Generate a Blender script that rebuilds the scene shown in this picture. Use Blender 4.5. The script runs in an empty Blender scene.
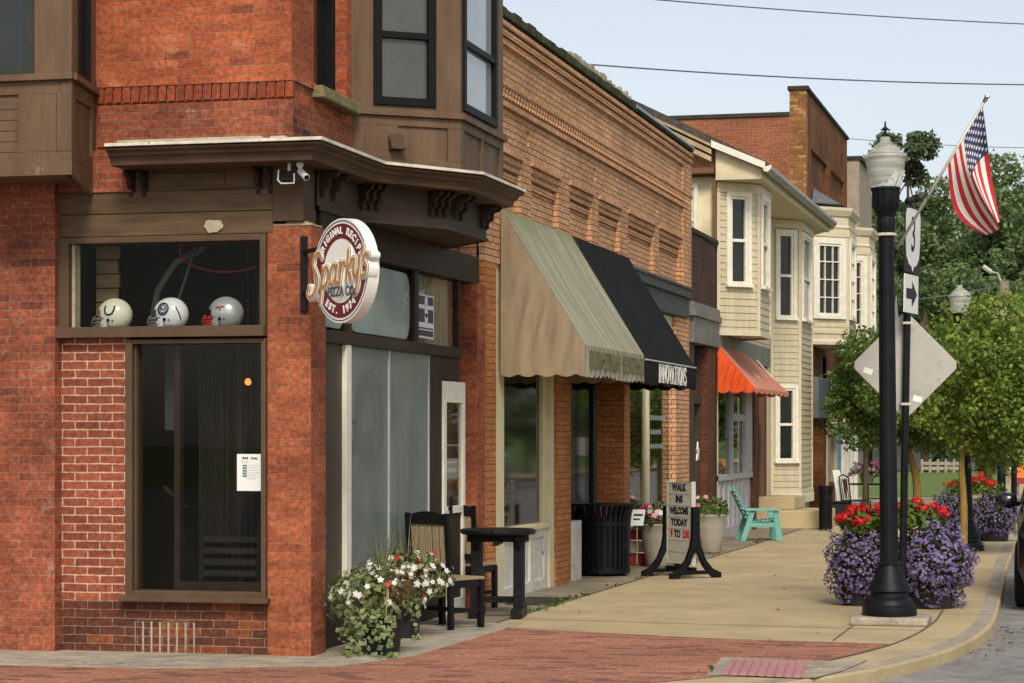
import bpy, math, random
import numpy as np
from mathutils import Vector, Matrix
random.seed(7); rng = np.random.default_rng(11)
SC = bpy.context.scene
COL = SC.collection
rad = math.radians

# ------------------------------------------------------------------ camera
EYE = 1.71; FOC = 2300.0; YAW = math.atan(573 / FOC); HOR = 435.0
cam = bpy.data.cameras.new('camera'); cam_o = bpy.data.objects.new('camera', cam); COL.objects.link(cam_o)
cam_o.location = (0, 0, EYE); cam_o.rotation_euler = (rad(90), 0, YAW)
cam.sensor_width = 36; cam.lens = 36 * FOC / 1024; cam.shift_y = (HOR - 341.5) / 1024
cam.clip_start = .5; cam.clip_end = 3000
cam.dof.use_dof = True; cam.dof.focus_distance = 19.5; cam.dof.aperture_fstop = 14.0
SC.camera = cam_o

# ------------------------------------------------------------------ sky, sun, exposure
SUN_AZ = Vector((.34, -1.0)).normalized(); SUN_EL = rad(42)
w = bpy.data.worlds.new('World'); SC.world = w; w.use_nodes = True
nt = w.node_tree; nt.nodes.clear()
sky = nt.nodes.new('ShaderNodeTexSky'); sky.sky_type = 'NISHITA'; sky.sun_disc = False
sky.sun_elevation = SUN_EL; sky.sun_rotation = math.atan2(SUN_AZ.x, SUN_AZ.y)
sky.air_density = 1.0; sky.dust_density = 2.5; sky.ozone_density = 1.0; sky.altitude = 200
hs = nt.nodes.new('ShaderNodeHueSaturation'); hs.inputs['Saturation'].default_value = .44; hs.inputs['Value'].default_value = 1.0
bg = nt.nodes.new('ShaderNodeBackground'); bg.inputs['Strength'].default_value = .08
out = nt.nodes.new('ShaderNodeOutputWorld')
nt.links.new(sky.outputs[0], hs.inputs['Color']); nt.links.new(hs.outputs[0], bg.inputs[0]); nt.links.new(bg.outputs[0], out.inputs[0])
sl = bpy.data.lights.new('sun', 'SUN'); sl.energy = 1.38; sl.angle = rad(17); sl.color = (1, .885, .73)
sun = bpy.data.objects.new('sun', sl); COL.objects.link(sun)
sd = Vector((SUN_AZ.x * math.cos(SUN_EL), SUN_AZ.y * math.cos(SUN_EL), math.sin(SUN_EL)))
sun.rotation_euler = sd.to_track_quat('Z', 'Y').to_euler(); sun.location = (0, -20, 40)
SC.view_settings.view_transform = 'Standard'; SC.view_settings.look = 'None'
SC.view_settings.exposure = 0.96; SC.view_settings.gamma = 1.0
SC.cycles.use_denoising = True
SC.cycles.max_bounces = 6; SC.cycles.transparent_max_bounces = 12

# ------------------------------------------------------------------ survey helpers: a sight line met with a wall plane or the ground
FX, FY = -math.sin(YAW), math.cos(YAW); RX, RY = math.cos(YAW), math.sin(YAW)
def ray(px, py):
    a = (px - 512) / FOC; return (FX + a * RX, FY + a * RY, (HOR - py) / FOC)
def sY(px, X):
    r = ray(px, 0); return r[1] * X / r[0]
def onX(px, py, X):
    r = ray(px, py); t = X / r[0]; return Vector((X, r[1] * t, EYE + r[2] * t))
def onY(px, py, Y):
    r = ray(px, py); t = Y / r[1]; return Vector((r[0] * t, Y, EYE + r[2] * t))
def onG(px, py):
    r = ray(px, py); t = -EYE / r[2]; return Vector((r[0] * t, r[1] * t, 0))
def atD(px, py, d):
    r = ray(px, py); return Vector((r[0] * d, r[1] * d, EYE + r[2] * d))

# ------------------------------------------------------------------ materials
def newmat(name):
    m = bpy.data.materials.new(name); m.use_nodes = True; t = m.node_tree; t.nodes.clear()
    o = t.nodes.new('ShaderNodeOutputMaterial'); p = t.nodes.new('ShaderNodeBsdfPrincipled')
    t.links.new(p.outputs[0], o.inputs[0]); return m, t, p, o
def N(t, typ, **kw):
    n = t.nodes.new(typ)
    for k, v in kw.items(): setattr(n, k, v)
    return n
def sc3(c, k): return (min(1, c[0] * k), min(1, c[1] * k), min(1, c[2] * k), 1)
def ramp(t, fac, stops):
    r = N(t, 'ShaderNodeValToRGB'); e = r.color_ramp.elements
    while len(e) < len(stops): e.new(.5)
    for i, (p, c) in enumerate(stops): e[i].position = p; e[i].color = c if len(c) == 4 else (*c, 1)
    t.links.new(fac, r.inputs[0]); return r
def noise(t, scale, detail=5, rough=.6, coord='Object', stretch=None):
    tc = N(t, 'ShaderNodeTexCoord'); n = N(t, 'ShaderNodeTexNoise'); n.inputs['Scale'].default_value = scale
    n.inputs['Detail'].default_value = detail; n.inputs['Roughness'].default_value = rough
    if stretch:
        mp = N(t, 'ShaderNodeMapping'); mp.inputs['Scale'].default_value = stretch
        t.links.new(tc.outputs[coord], mp.inputs[0]); t.links.new(mp.outputs[0], n.inputs['Vector'])
    else: t.links.new(tc.outputs[coord], n.inputs['Vector'])
    return n
def mixc(t, fac, a, b, mode='MIX'):
    m = N(t, 'ShaderNodeMix'); m.data_type = 'RGBA'; m.blend_type = mode
    for k, v in ((0, fac), (6, a), (7, b)):
        if hasattr(v, 'links') or hasattr(v, 'is_linked'): t.links.new(v, m.inputs[k])
        else: m.inputs[k].default_value = v
    return m.outputs[2]
MATS = {}
def pmat(name, c, rough=.6, var=.18, scale=5, bump=.0, metal=0, spec=.5, streak=None, worn=None):
    m, t, p, o = newmat(name)
    n = noise(t, scale, stretch=streak)
    col = ramp(t, n.outputs[0], [(.3, sc3(c, 1 - var)), (.7, sc3(c, 1 + var))]).outputs[0]
    if worn:                      # chipped paint or stains with a shape of their own
        n2 = noise(t, worn[2], 8, .7); k = ramp(t, n2.outputs[0], [(worn[1], (0, 0, 0)), (worn[1] + .04, (1, 1, 1))])
        col = mixc(t, k.outputs[0], col, (*worn[0], 1))
    t.links.new(col, p.inputs['Base Color'])
    p.inputs['Roughness'].default_value = rough; p.inputs['Metallic'].default_value = metal
    p.inputs['Specular IOR Level'].default_value = spec
    if bump:
        nb = noise(t, scale * 6, 6); b = N(t, 'ShaderNodeBump'); b.inputs['Strength'].default_value = bump; b.inputs['Distance'].default_value = .01
        t.links.new(nb.outputs[0], b.inputs['Height']); t.links.new(b.outputs[0], p.inputs['Normal'])
    p.inputs['Specular IOR Level'].default_value = spec if rough < .3 or metal else spec * (.35 if max(c) < .1 else .6)
    MATS[name] = m; return m
def brickmat(name, c1, c2, mortar, bw=.2127, rh=.0677, ms=.0055, grime=(.35, 1.5), pale=None, odd=None, bump=.6, noffs=.5, big=None, deep=.011):
    m, t, p, o = newmat(name)
    tc = N(t, 'ShaderNodeTexCoord'); uv = tc.outputs['UV']
    # a little waviness so that the courses are not ruler straight
    nz = N(t, 'ShaderNodeTexNoise'); nz.inputs['Scale'].default_value = 5; nz.inputs['Detail'].default_value = 3
    t.links.new(uv, nz.inputs['Vector'])
    wv = N(t, 'ShaderNodeVectorMath', operation='MULTIPLY_ADD'); t.links.new(nz.outputs['Color'], wv.inputs[0]); wv.inputs[1].default_value = (.020, .015, 0); t.links.new(uv, wv.inputs[2])
    br = N(t, 'ShaderNodeTexBrick'); t.links.new(wv.outputs[0], br.inputs['Vector'])
    br.offset = noffs; br.inputs['Scale'].default_value = 1; br.inputs['Brick Width'].default_value = bw; br.inputs['Row Height'].default_value = rh
    br.inputs['Mortar Size'].default_value = ms; br.inputs['Mortar Smooth'].default_value = .25; br.inputs['Bias'].default_value = 0
    br.inputs['Color1'].default_value = (*c1, 1); br.inputs['Color2'].default_value = (*c2, 1); br.inputs['Mortar'].default_value = (*mortar, 1)
    col = br.outputs['Color']
    if odd:                       # single bricks of another colour: same grid, white noise per cell
        b2 = N(t, 'ShaderNodeTexBrick'); t.links.new(wv.outputs[0], b2.inputs['Vector']); b2.offset = noffs
        for k in ('Scale', 'Brick Width', 'Row Height', 'Mortar Size', 'Mortar Smooth'): b2.inputs[k].default_value = br.inputs[k].default_value
        b2.inputs['Color1'].default_value = (0, 0, 0, 1); b2.inputs['Color2'].default_value = (1, 1, 1, 1); b2.inputs['Mortar'].default_value = (0, 0, 0, 1)
        k = ramp(t, b2.outputs['Color'], [(odd[1], (0, 0, 0)), (odd[1] + .08, (1, 1, 1))])
        col = mixc(t, k.outputs[0], col, (*odd[0], 1))
    g = N(t, 'ShaderNodeTexNoise'); g.inputs['Scale'].default_value = grime[1]; g.inputs['Detail'].default_value = 8; g.inputs['Roughness'].default_value = .65; t.links.new(uv, g.inputs['Vector'])
    gr = ramp(t, g.outputs[0], [(.32, (1 - grime[0],) * 3), (.66, (1 + .25 * grime[0],) * 3)])
    col = mixc(t, 1.0, col, gr.outputs[0], 'MULTIPLY')
    g3 = N(t, 'ShaderNodeTexNoise'); g3.inputs['Scale'].default_value = 26; g3.inputs['Detail'].default_value = 5; t.links.new(uv, g3.inputs['Vector'])
    gr3 = ramp(t, g3.outputs[0], [(.3, (.62, .60, .58)), (.7, (1.25, 1.22, 1.18))])
    col = mixc(t, 1.0, col, gr3.outputs[0], 'MULTIPLY')
    if pale:                      # lime bloom smeared over the courses
        g2 = N(t, 'ShaderNodeTexNoise'); g2.inputs['Scale'].default_value = pale[2]; g2.inputs['Detail'].default_value = 9; g2.inputs['Roughness'].default_value = .75; t.links.new(uv, g2.inputs['Vector'])
        k = ramp(t, g2.outputs[0], [(pale[1], (0, 0, 0)), (pale[1] + .14, (.75, .75, .75))])
        col = mixc(t, k.outputs[0], col, (*pale[0], 1))
    t.links.new(col, p.inputs['Base Color']); p.inputs['Roughness'].default_value = .85; p.inputs['Specular IOR Level'].default_value = .25
    inv = N(t, 'ShaderNodeMath', operation='MULTIPLY_ADD'); t.links.new(br.outputs['Fac'], inv.inputs[0]); inv.inputs[1].default_value = -1.0
    nb = N(t, 'ShaderNodeTexNoise'); nb.inputs['Scale'].default_value = 60; t.links.new(uv, nb.inputs['Vector'])
    t.links.new(nb.outputs[0], inv.inputs[2])
    b = N(t, 'ShaderNodeBump'); b.inputs['Strength'].default_value = bump; b.inputs['Distance'].default_value = deep
    t.links.new(inv.outputs[0], b.inputs['Height']); t.links.new(b.outputs[0], p.inputs['Normal'])
    MATS[name] = m; return m
def glassmat(name, tint=(.9, .95, .93), refl=1.0, rough=.0):
    m, t, p, o = newmat(name); t.nodes.remove(p)
    tr = N(t, 'ShaderNodeBsdfTransparent'); tr.inputs[0].default_value = (*tint, 1)
    gl = N(t, 'ShaderNodeBsdfGlossy'); gl.inputs['Roughness'].default_value = rough; gl.inputs[0].default_value = (.95, .95, .95, 1)
    fr = N(t, 'ShaderNodeFresnel'); fr.inputs[0].default_value = 1.5
    mu = N(t, 'ShaderNodeMath', operation='MULTIPLY'); mu.inputs[1].default_value = refl; t.links.new(fr.outputs[0], mu.inputs[0])
    mx = N(t, 'ShaderNodeMixShader'); t.links.new(mu.outputs[0], mx.inputs[0]); t.links.new(tr.outputs[0], mx.inputs[1]); t.links.new(gl.outputs[0], mx.inputs[2])
    t.links.new(mx.outputs[0], o.inputs[0]); MATS[name] = m; return m
def leafmat(name, cols, trans=.35, rough=.55):
    m, t, p, o = newmat(name)
    g = N(t, 'ShaderNodeNewGeometry')
    st = [(i / max(1, len(cols) - 1), c) for i, c in enumerate(cols)]
    r = ramp(t, g.outputs['Random Per Island'], st)
    t.links.new(r.outputs[0], p.inputs['Base Color']); p.inputs['Roughness'].default_value = rough; p.inputs['Specular IOR Level'].default_value = .3
    if trans:
        tl = N(t, 'ShaderNodeBsdfTranslucent'); t.links.new(r.outputs[0], tl.inputs[0])
        mx = N(t, 'ShaderNodeMixShader'); mx.inputs[0].default_value = trans
        t.links.new(p.outputs[0], mx.inputs[1]); t.links.new(tl.outputs[0], mx.inputs[2]); t.links.new(mx.outputs[0], o.inputs[0])
    MATS[name] = m; return m

# brick
brickmat('red_brick', (.47, .127, .053), (.33, .078, .036), (.30, .15, .09), ms=.0045, grime=(.34, 1.3), pale=((.46, .26, .17), .575, 2.6), odd=((.22, .065, .036), .965))
brickmat('pier_brick', (.42, .125, .056), (.275, .075, .036), (.27, .14, .085), ms=.0045, grime=(.38, 1.7), pale=((.40, .24, .155), .63, 3.4), odd=((.18, .055, .03), .97))
brickmat('weathered_brick', (.375, .108, .054), (.26, .072, .039), (.30, .17, .12), ms=.005, grime=(.55, 1.8), pale=((.46, .30, .22), .58, 3.2), odd=((.11, .045, .034), .95))
brickmat('infill_brick', (.34, .098, .056), (.22, .06, .038), (.56, .40, .27), ms=.006, grime=(.25, 1.4), bump=.5)
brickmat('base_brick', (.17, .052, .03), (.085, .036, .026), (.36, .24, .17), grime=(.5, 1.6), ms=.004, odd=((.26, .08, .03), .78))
brickmat('soldier_brick', (.34, .075, .03), (.24, .055, .025), (.2, .12, .08), bw=.0677, rh=.2127, ms=.005, noffs=0, grime=(.3, 2))
brickmat('orange_brick', (.73, .42, .25), (.55, .305, .17), (.17, .09, .045), ms=.0055, grime=(.3, .9), odd=((.64, .35, .16), .8), bump=.9)
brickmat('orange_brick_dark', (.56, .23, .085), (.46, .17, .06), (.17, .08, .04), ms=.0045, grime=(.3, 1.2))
brickmat('dark_brick', (.085, .042, .028), (.055, .028, .02), (.1, .065, .05), grime=(.5, 1.4), pale=((.2, .14, .11), .68, 2.5))
brickmat('dark_red_brick', (.15, .05, .026), (.10, .034, .02), (.12, .075, .05), grime=(.4, 1.4))
brickmat('tan_brick', (.36, .17, .06), (.20, .085, .033), (.2, .13, .075), grime=(.35, 1.2), odd=((.46, .26, .1), .72))
brickmat('rust_brick', (.27, .11, .04), (.17, .065, .026), (.12, .075, .045), grime=(.6, .7), ms=.004)
brickmat('pink_brick', (.34, .125, .066), (.27, .09, .046), (.32, .2, .13), grime=(.3, .8), ms=.005)
brickmat('paver_brick', (.46, .215, .14), (.36, .15, .10), (.24, .15, .10), bw=.2, rh=.1, ms=.004, grime=(.3, .6), odd=((.24, .11, .085), .8), bump=.5)
# paint, wood, metal
pmat('brown_paint', (.125, .074, .042), .6, .26, 2.2, .3, streak=(3, 3, .6), worn=((.22, .155, .10), .655, 6))
pmat('brown_trim', (.085, .051, .031), .6, .28, 3, .3, worn=((.17, .12, .08), .66, 8))
pmat('brown_frame', (.095, .06, .036), .5, .15, 6, .1)
pmat('grey_brown', (.058, .041, .03), .6, .15, 4, .15)
pmat('dark_brown', (.034, .021, .0135), .6, .2, 4, .15)
pmat('olive_brown', (.06, .048, .03), .5, .2, 3)
pmat('lintel_wood', (.105, .066, .034), .7, .3, 2.2, .3, streak=(1, 1, 9))
pmat('moss_stone', (.2, .18, .09), .9, .4, 14, .6)
pmat('cream_stone', (.42, .36, .25), .85, .25, 9, .4)
pmat('pale_metal', (.58, .54, .45), .4, .3, 8, .1, worn=((.26, .2, .15), .60, 12))
pmat('black_paint', (.008, .008, .0085), .5, .3, 9, .1)
pmat('black_frame', (.0045, .005, .0055), .55, .2, 8)
pmat('lamp_black', (.007, .008, .010), .45, .4, 10, .25, worn=((.03, .03, .03), .64, 16))
pmat('grey_green_frame', (.035, .04, .034), .5, .15, 6)
pmat('white_paint', (.74, .71, .60), .55, .12, 7, .15, worn=((.32, .27, .2), .72, 9))
pmat('cream_paint', (.64, .565, .36), .6, .1, 5, .1)
pmat('ivory_paint', (.58, .52, .365), .6, .1, 5, .1)
pmat('worn_white', (.56, .55, .5), .7, .2, 5, .3, worn=((.2, .17, .13), .62, 7))
pmat('grey_wood', (.36, .36, .36), .7, .15, 5, .2, worn=((.2, .18, .16), .66, 8))
pmat('siding', (.50, .445, .30), .55, .12, 2.5, streak=(5, 5, .6), worn=((.36, .30, .18), .66, 2.6))
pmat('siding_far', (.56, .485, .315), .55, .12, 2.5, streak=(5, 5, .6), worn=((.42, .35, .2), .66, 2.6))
pmat('stucco', (.66, .60, .40), .85, .2, 2.5, .3, worn=((.36, .28, .16), .66, 3))
pmat('charcoal_beam', (.06, .064, .064), .6, .25, 4, .2)
pmat('grey_panel', (.17, .165, .145), .6, .2, 3, .2)
pmat('slate_panel', (.11, .125, .135), .6, .2, 4)
pmat('moss_coping', (.05, .055, .028), .95, .6, 7, .8)
pmat('dark_coping', (.045, .042, .034), .9, .3, 5, .4)
pmat('flashing', (.22, .25, .28), .45, .2, 3)
pmat('roof_shingle', (.075, .065, .055), .9, .35, 8, .6)
pmat('stone_grey', (.32, .28, .22), .9, .2, 4, .5)
pmat('brown_wood', (.16, .075, .035), .6, .25, 4, .2, streak=(3, 3, .4))
pmat('rake_tan', (.40, .30, .17), .7, .3, 4, .2)
pmat('gutter_grey', (.30, .30, .29), .4, .3, 6, .1)
pmat('green_paint', (.12, .15, .045), .6, .2, 4)
pmat('blue_paint', (.13, .23, .44), .55, .2, 4)
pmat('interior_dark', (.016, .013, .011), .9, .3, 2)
pmat('interior_wood', (.24, .16, .075), .8, .25, 3, streak=(1, 1, 6))
pmat('curtain_dark', (.03, .026, .022), .9, .5, 4, streak=(14, 14, .6))
pmat('curtain_tan', (.32, .26, .18), .9, .3, 5, streak=(10, 10, .5))
pmat('paper', (.72, .74, .70), .8, .03, 3)
pmat('ink', (.03, .03, .035), .7, .1, 5)
pmat('teal_ink', (.09, .2, .2), .7, .1, 5); pmat('yellow_ink', (.6, .5, .15), .7, .1, 5); pmat('grey_ink', (.4, .42, .43), .7, .1, 5)
pmat('poster_purple', (.055, .05, .09), .5, .15, 9)
pmat('frost', (.152, .182, .168), .36, .28, 1.1, streak=(1.5, 1.5, .55))
pmat('frost_emblem', (.115, .14, .135), .42, .15, 3)
pmat('frost_pale', (.36, .42, .43), .35, .2, 2)
pmat('frost_streak', (.145, .175, .168), .42, .15, 3)
# glass
def globemat():
    m, t, p, o = newmat('lamp_globe'); p.inputs['Base Color'].default_value = (.72, .72, .66, 1); p.inputs['Roughness'].default_value = .12; p.inputs['Specular IOR Level'].default_value = .7
    tr = N(t, 'ShaderNodeBsdfTransparent'); tr.inputs[0].default_value = (.93, .95, .93, 1); n = noise(t, 7, 3, stretch=(.3, .3, 3)); r = ramp(t, n.outputs[0], [(.3, (.22,) * 3), (.7, (.62,) * 3)])
    mx = N(t, 'ShaderNodeMixShader'); t.links.new(r.outputs[0], mx.inputs[0]); t.links.new(tr.outputs[0], mx.inputs[1]); t.links.new(p.outputs[0], mx.inputs[2]); t.links.new(mx.outputs[0], o.inputs[0]); MATS['lamp_globe'] = m
globemat()
pmat('dark_glass', (.012, .014, .014), .04, .3, 2, spec=.6)
pmat('blind_glass', (.07, .074, .07), .08, .15, 2, spec=.5)
pmat('sky_reflection_glass', (.30, .34, .36), .05, .1, 2, spec=1.0)  # reflected white sky put into the pane's base colour
glassmat('clear_glass'); glassmat('shop_glass', (.85, .9, .87), .8); glassmat('dim_glass', (.95, .96, .95), .13); glassmat('side_glass', (.9, .92, .9), .3)
# cloth
pmat('awning_tan', (.27, .21, .137), .9, .2, 1.6, .15, streak=(6, 6, 1), worn=((.30, .23, .14), .58, 2.2))
pmat('awning_faded_letters', (.12, .12, .07), .9, .3, 5)
pmat('awning_black', (.007, .0075, .0085), .9, .35, 2, .1)
pmat('awning_orange', (.66, .088, .016), .85, .2, 2, .1, streak=(5, 5, 1))
pmat('awning_faded', (.52, .215, .14), .85, .15, 2, .1)
pmat('piping_grey', (.42, .42, .38), .7, .1, 5)
pmat('cloth_white', (.78, .76, .72), .8, .08, 6); pmat('cloth_red', (.52, .035, .045), .8, .12, 6); pmat('cloth_blue', (.03, .045, .13), .8, .15, 6)
# signs
pmat('sign_white', (.80, .78, .72), .45, .05, 4); pmat('sign_maroon', (.14, .014, .018), .45, .1, 4); pmat('sign_gold', (.40, .21, .07), .45, .15, 8)
pmat('sign_slate', (.07, .085, .10), .45, .1, 4); pmat('sign_dark', (.05, .02, .02), .5, .1, 4)
pmat('sign_back', (.40, .38, .34), .5, .1, 3, metal=.15, worn=((.33, .31, .27), .6, 7)); pmat('route_white', (.75, .75, .72), .5, .04, 4); pmat('route_black', (.015, .015, .015), .5, .1, 4)
pmat('letter_board', (.50, .485, .43), .5, .06, 4); pmat('letter_red', (.5, .03, .03), .5, .1, 4)
pmat('helmet_cream', (.62, .62, .50), .18, .05, 5); pmat('helmet_white', (.66, .68, .70), .15, .05, 5); pmat('helmet_silver', (.44, .46, .47), .22, .08, 9, metal=.35)
pmat('mask_grey', (.16, .17, .17), .4, .1, 5); pmat('mask_red', (.42, .03, .03), .35, .1, 5); pmat('navy', (.015, .02, .05), .4, .1, 5)
# street
def paving(name, c, var=.2, spots=.5, crack=True, grit=.25):
    m, t, p, o = newmat(name)
    n = noise(t, .55, 8, .62); col = ramp(t, n.outputs[0], [(.3, sc3(c, 1 - var)), (.7, sc3(c, 1 + var * .7))]).outputs[0]
    n2 = noise(t, 4.5, 8, .72); col = mixc(t, 1.0, col, ramp(t, n2.outputs[0], [(.36, (.66, .65, .63)), (.60, (1.06, 1.05, 1.04))]).outputs[0], 'MULTIPLY')
    n3 = noise(t, 70, 3, .7); col = mixc(t, 1.0, col, ramp(t, n3.outputs[0], [(.3, (1 - grit,) * 3), (.7, (1 + grit * .7,) * 3)]).outputs[0], 'MULTIPLY')
    tc = N(t, 'ShaderNodeTexCoord')
    v = N(t, 'ShaderNodeTexVoronoi'); v.inputs['Scale'].default_value = 3.2; t.links.new(tc.outputs['Object'], v.inputs['Vector'])
    k = ramp(t, v.outputs['Distance'], [(.045, (1, 1, 1)), (.075, (0, 0, 0))]); f = N(t, 'ShaderNodeMath', operation='MULTIPLY'); f.inputs[1].default_value = spots; t.links.new(k.outputs[0], f.inputs[0])
    col = mixc(t, f.outputs[0], col, sc3(c, .38))
    if crack:
        mv = N(t, 'ShaderNodeVectorMath', operation='MULTIPLY_ADD'); nn = noise(t, 1.2, 6, .7); t.links.new(nn.outputs['Color'], mv.inputs[0]); mv.inputs[1].default_value = (1.2, 1.2, 0); t.links.new(tc.outputs['Object'], mv.inputs[2])
        v2 = N(t, 'ShaderNodeTexVoronoi', feature='DISTANCE_TO_EDGE'); v2.inputs['Scale'].default_value = .23; t.links.new(mv.outputs[0], v2.inputs['Vector'])
        k2 = ramp(t, v2.outputs['Distance'], [(.0015, (.8, .8, .8)), (.004, (0, 0, 0))]); col = mixc(t, k2.outputs[0], col, sc3(c, .3))
    t.links.new(col, p.inputs['Base Color']); p.inputs['Roughness'].default_value = .9; p.inputs['Specular IOR Level'].default_value = .25
    b = N(t, 'ShaderNodeBump'); b.inputs['Strength'].default_value = .5; b.inputs['Distance'].default_value = .006; nb = noise(t, 45, 6, .7); t.links.new(nb.outputs[0], b.inputs['Height']); t.links.new(b.outputs[0], p.inputs['Normal'])
    MATS[name] = m
paving('concrete', (.39, .343, .272), .3, .9); paving('concrete_old', (.25, .212, .15), .35, .7); paving('concrete_pale', (.42, .372, .295), .2, .3); paving('asphalt', (.28, .275, .265), .2, .3, True, .5)
def canvasmat(name, c1, c2, moss, zt):
    m, t, p, o = newmat(name)
    n = noise(t, 1.0, 6, .65, 'UV', (7, .55, 1)); col = ramp(t, n.outputs[0], [(.32, c1), (.66, c2)]).outputs[0]
    n1 = noise(t, 1.0, 5, .6, 'UV', (26, 1.2, 1)); col = mixc(t, 1.0, col, ramp(t, n1.outputs[0], [(.35, (.78, .78, .76)), (.6, (1.08, 1.08, 1.06))]).outputs[0], 'MULTIPLY')
    tc = N(t, 'ShaderNodeTexCoord'); sp = N(t, 'ShaderNodeSeparateXYZ'); t.links.new(tc.outputs['UV'], sp.inputs[0])
    n2 = noise(t, 1.0, 6, .7, 'UV', (5, 1.4, 1)); ad = N(t, 'ShaderNodeMath', operation='MULTIPLY_ADD'); t.links.new(n2.outputs[0], ad.inputs[0]); ad.inputs[1].default_value = 1.6; t.links.new(sp.outputs[1], ad.inputs[2])
    k = ramp(t, ad.outputs[0], [(0, (0, 0, 0)), (1, (0, 0, 0))])
    mr = N(t, 'ShaderNodeMapRange'); mr.inputs[1].default_value = zt; mr.inputs[2].default_value = zt + .55; mr.inputs[4].default_value = .8; t.links.new(ad.outputs[0], mr.inputs[0])
    col = mixc(t, mr.outputs[0], col, (*moss, 1)); wv = noise(t, 1, 2, .5, 'UV', (260, 260, 1))
    t.links.new(col, p.inputs['Base Color']); p.inputs['Roughness'].default_value = .95; p.inputs['Specular IOR Level'].default_value = .1
    b = N(t, 'ShaderNodeBump'); b.inputs['Strength'].default_value = .3; b.inputs['Distance'].default_value = .003; t.links.new(wv.outputs[0], b.inputs['Height']); t.links.new(b.outputs[0], p.inputs['Normal']); MATS[name] = m
pmat('concrete', (.43, .345, .20), .9, .16, 1.3, .5, worn=((.37, .295, .17), .60, 2.2))
pmat('concrete_old', (.235, .20, .14), .95, .28, 1.6, .6, worn=((.12, .10, .07), .64, 3.0))
pmat('joint_dark', (.15, .118, .078), 1, .3, 6)
pmat('soil', (.05, .035, .02), 1, .4, 5, .6)
pmat('grass', (.115, .175, .035), .95, .35, 1.5, .5)
pmat('tactile_pink', (.42, .205, .20), .8, .12, 3, .3)
pmat('road_paint', (.7, .7, .66), .8, .1, 4)
pmat('pot_pale', (.31, .29, .23), .8, .14, 4, .3); pmat('pot_black', (.02, .02, .021), .55, .3, 6, .1)
pmat('slat_wood', (.29, .225, .135), .75, .35, 5, .2, streak=(20, 20, 1)); pmat('teal_paint', (.16, .40, .35), .6, .12, 5, .15)
pmat('bark_yellow', (.235, .16, .045), .9, .35, 9, .6, streak=(4, 4, 1)); pmat('bark', (.075, .055, .036), .95, .35, 8, .8, streak=(4, 4, 1))
pmat('wood_pole', (.26, .21, .15), .9, .2, 6, .3); pass
pmat('pole_alu', (.50, .47, .40), .4, .1, 5, metal=.3); pmat('wire', (.10, .105, .11), .6, .1, 5)
pmat('car_black', (.008, .009, .011), .18, .1, 2, spec=.7); pmat('tyre', (.016, .016, .016), .9, .2, 8); pmat('rim', (.4, .4, .4), .3, .1, 5, metal=.8)
pmat('chrome', (.6, .6, .6), .15, .05, 4, metal=1); pmat('lens_red', (.4, .02, .02), .2, .05, 3); pmat('lens_clear', (.6, .62, .64), .1, .05, 3)
pmat('white_plastic', (.68, .67, .62), .4, .06, 5); pmat('crate_red', (.30, .04, .035), .7, .2, 5); pmat('sign_orange', (.72, .22, .03), .5, .1, 4)
pmat('car_silver', (.45, .47, .48), .25, .06, 2, metal=.3); pmat('house_white', (.62, .60, .54), .7, .08, 3); pmat('mulch', (.09, .045, .028), 1, .4, 8, .6)
# plants
leafmat('leaf_street', [(.08, .16, .025), (.15, .25, .038), (.235, .315, .055), (.34, .37, .075)])
leafmat('leaf_dark', [(.055, .11, .022), (.095, .165, .03), (.16, .23, .044)])
leafmat('leaf_wood', [(.095, .148, .062), (.135, .202, .078), (.18, .25, .094), (.23, .295, .115)], .38)
leafmat('leaf_pine', [(.09, .13, .065), (.13, .18, .085)], .3)
leafmat('leaf_ivy', [(.10, .17, .05), (.20, .27, .10), (.32, .36, .18), (.12, .12, .03)])
leafmat('leaf_mound', [(.03, .05, .02), (.06, .085, .035), (.11, .13, .06)])
leafmat('leaf_red', [(.12, .03, .025), (.2, .10, .04), (.1, .14, .04)])
leafmat('petal_purple', [(.125, .08, .215), (.19, .13, .30), (.29, .225, .41), (.09, .055, .16)], .25)
leafmat('petal_red', [(.55, .012, .012), (.74, .03, .025), (.62, .02, .03)], .25)
leafmat('petal_white', [(.74, .73, .66), (.82, .8, .75)], .3); leafmat('petal_pink', [(.6, .06, .2), (.62, .12, .3), (.8, .65, .68)], .25)
leafmat('spike', [(.12, .16, .05), (.2, .2, .09)], .3)
def MT(x): return MATS[x]

canvasmat('awning_mossy', (.225, .215, .155), (.39, .375, .285), (.17, .185, .085), 4.5)
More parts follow.
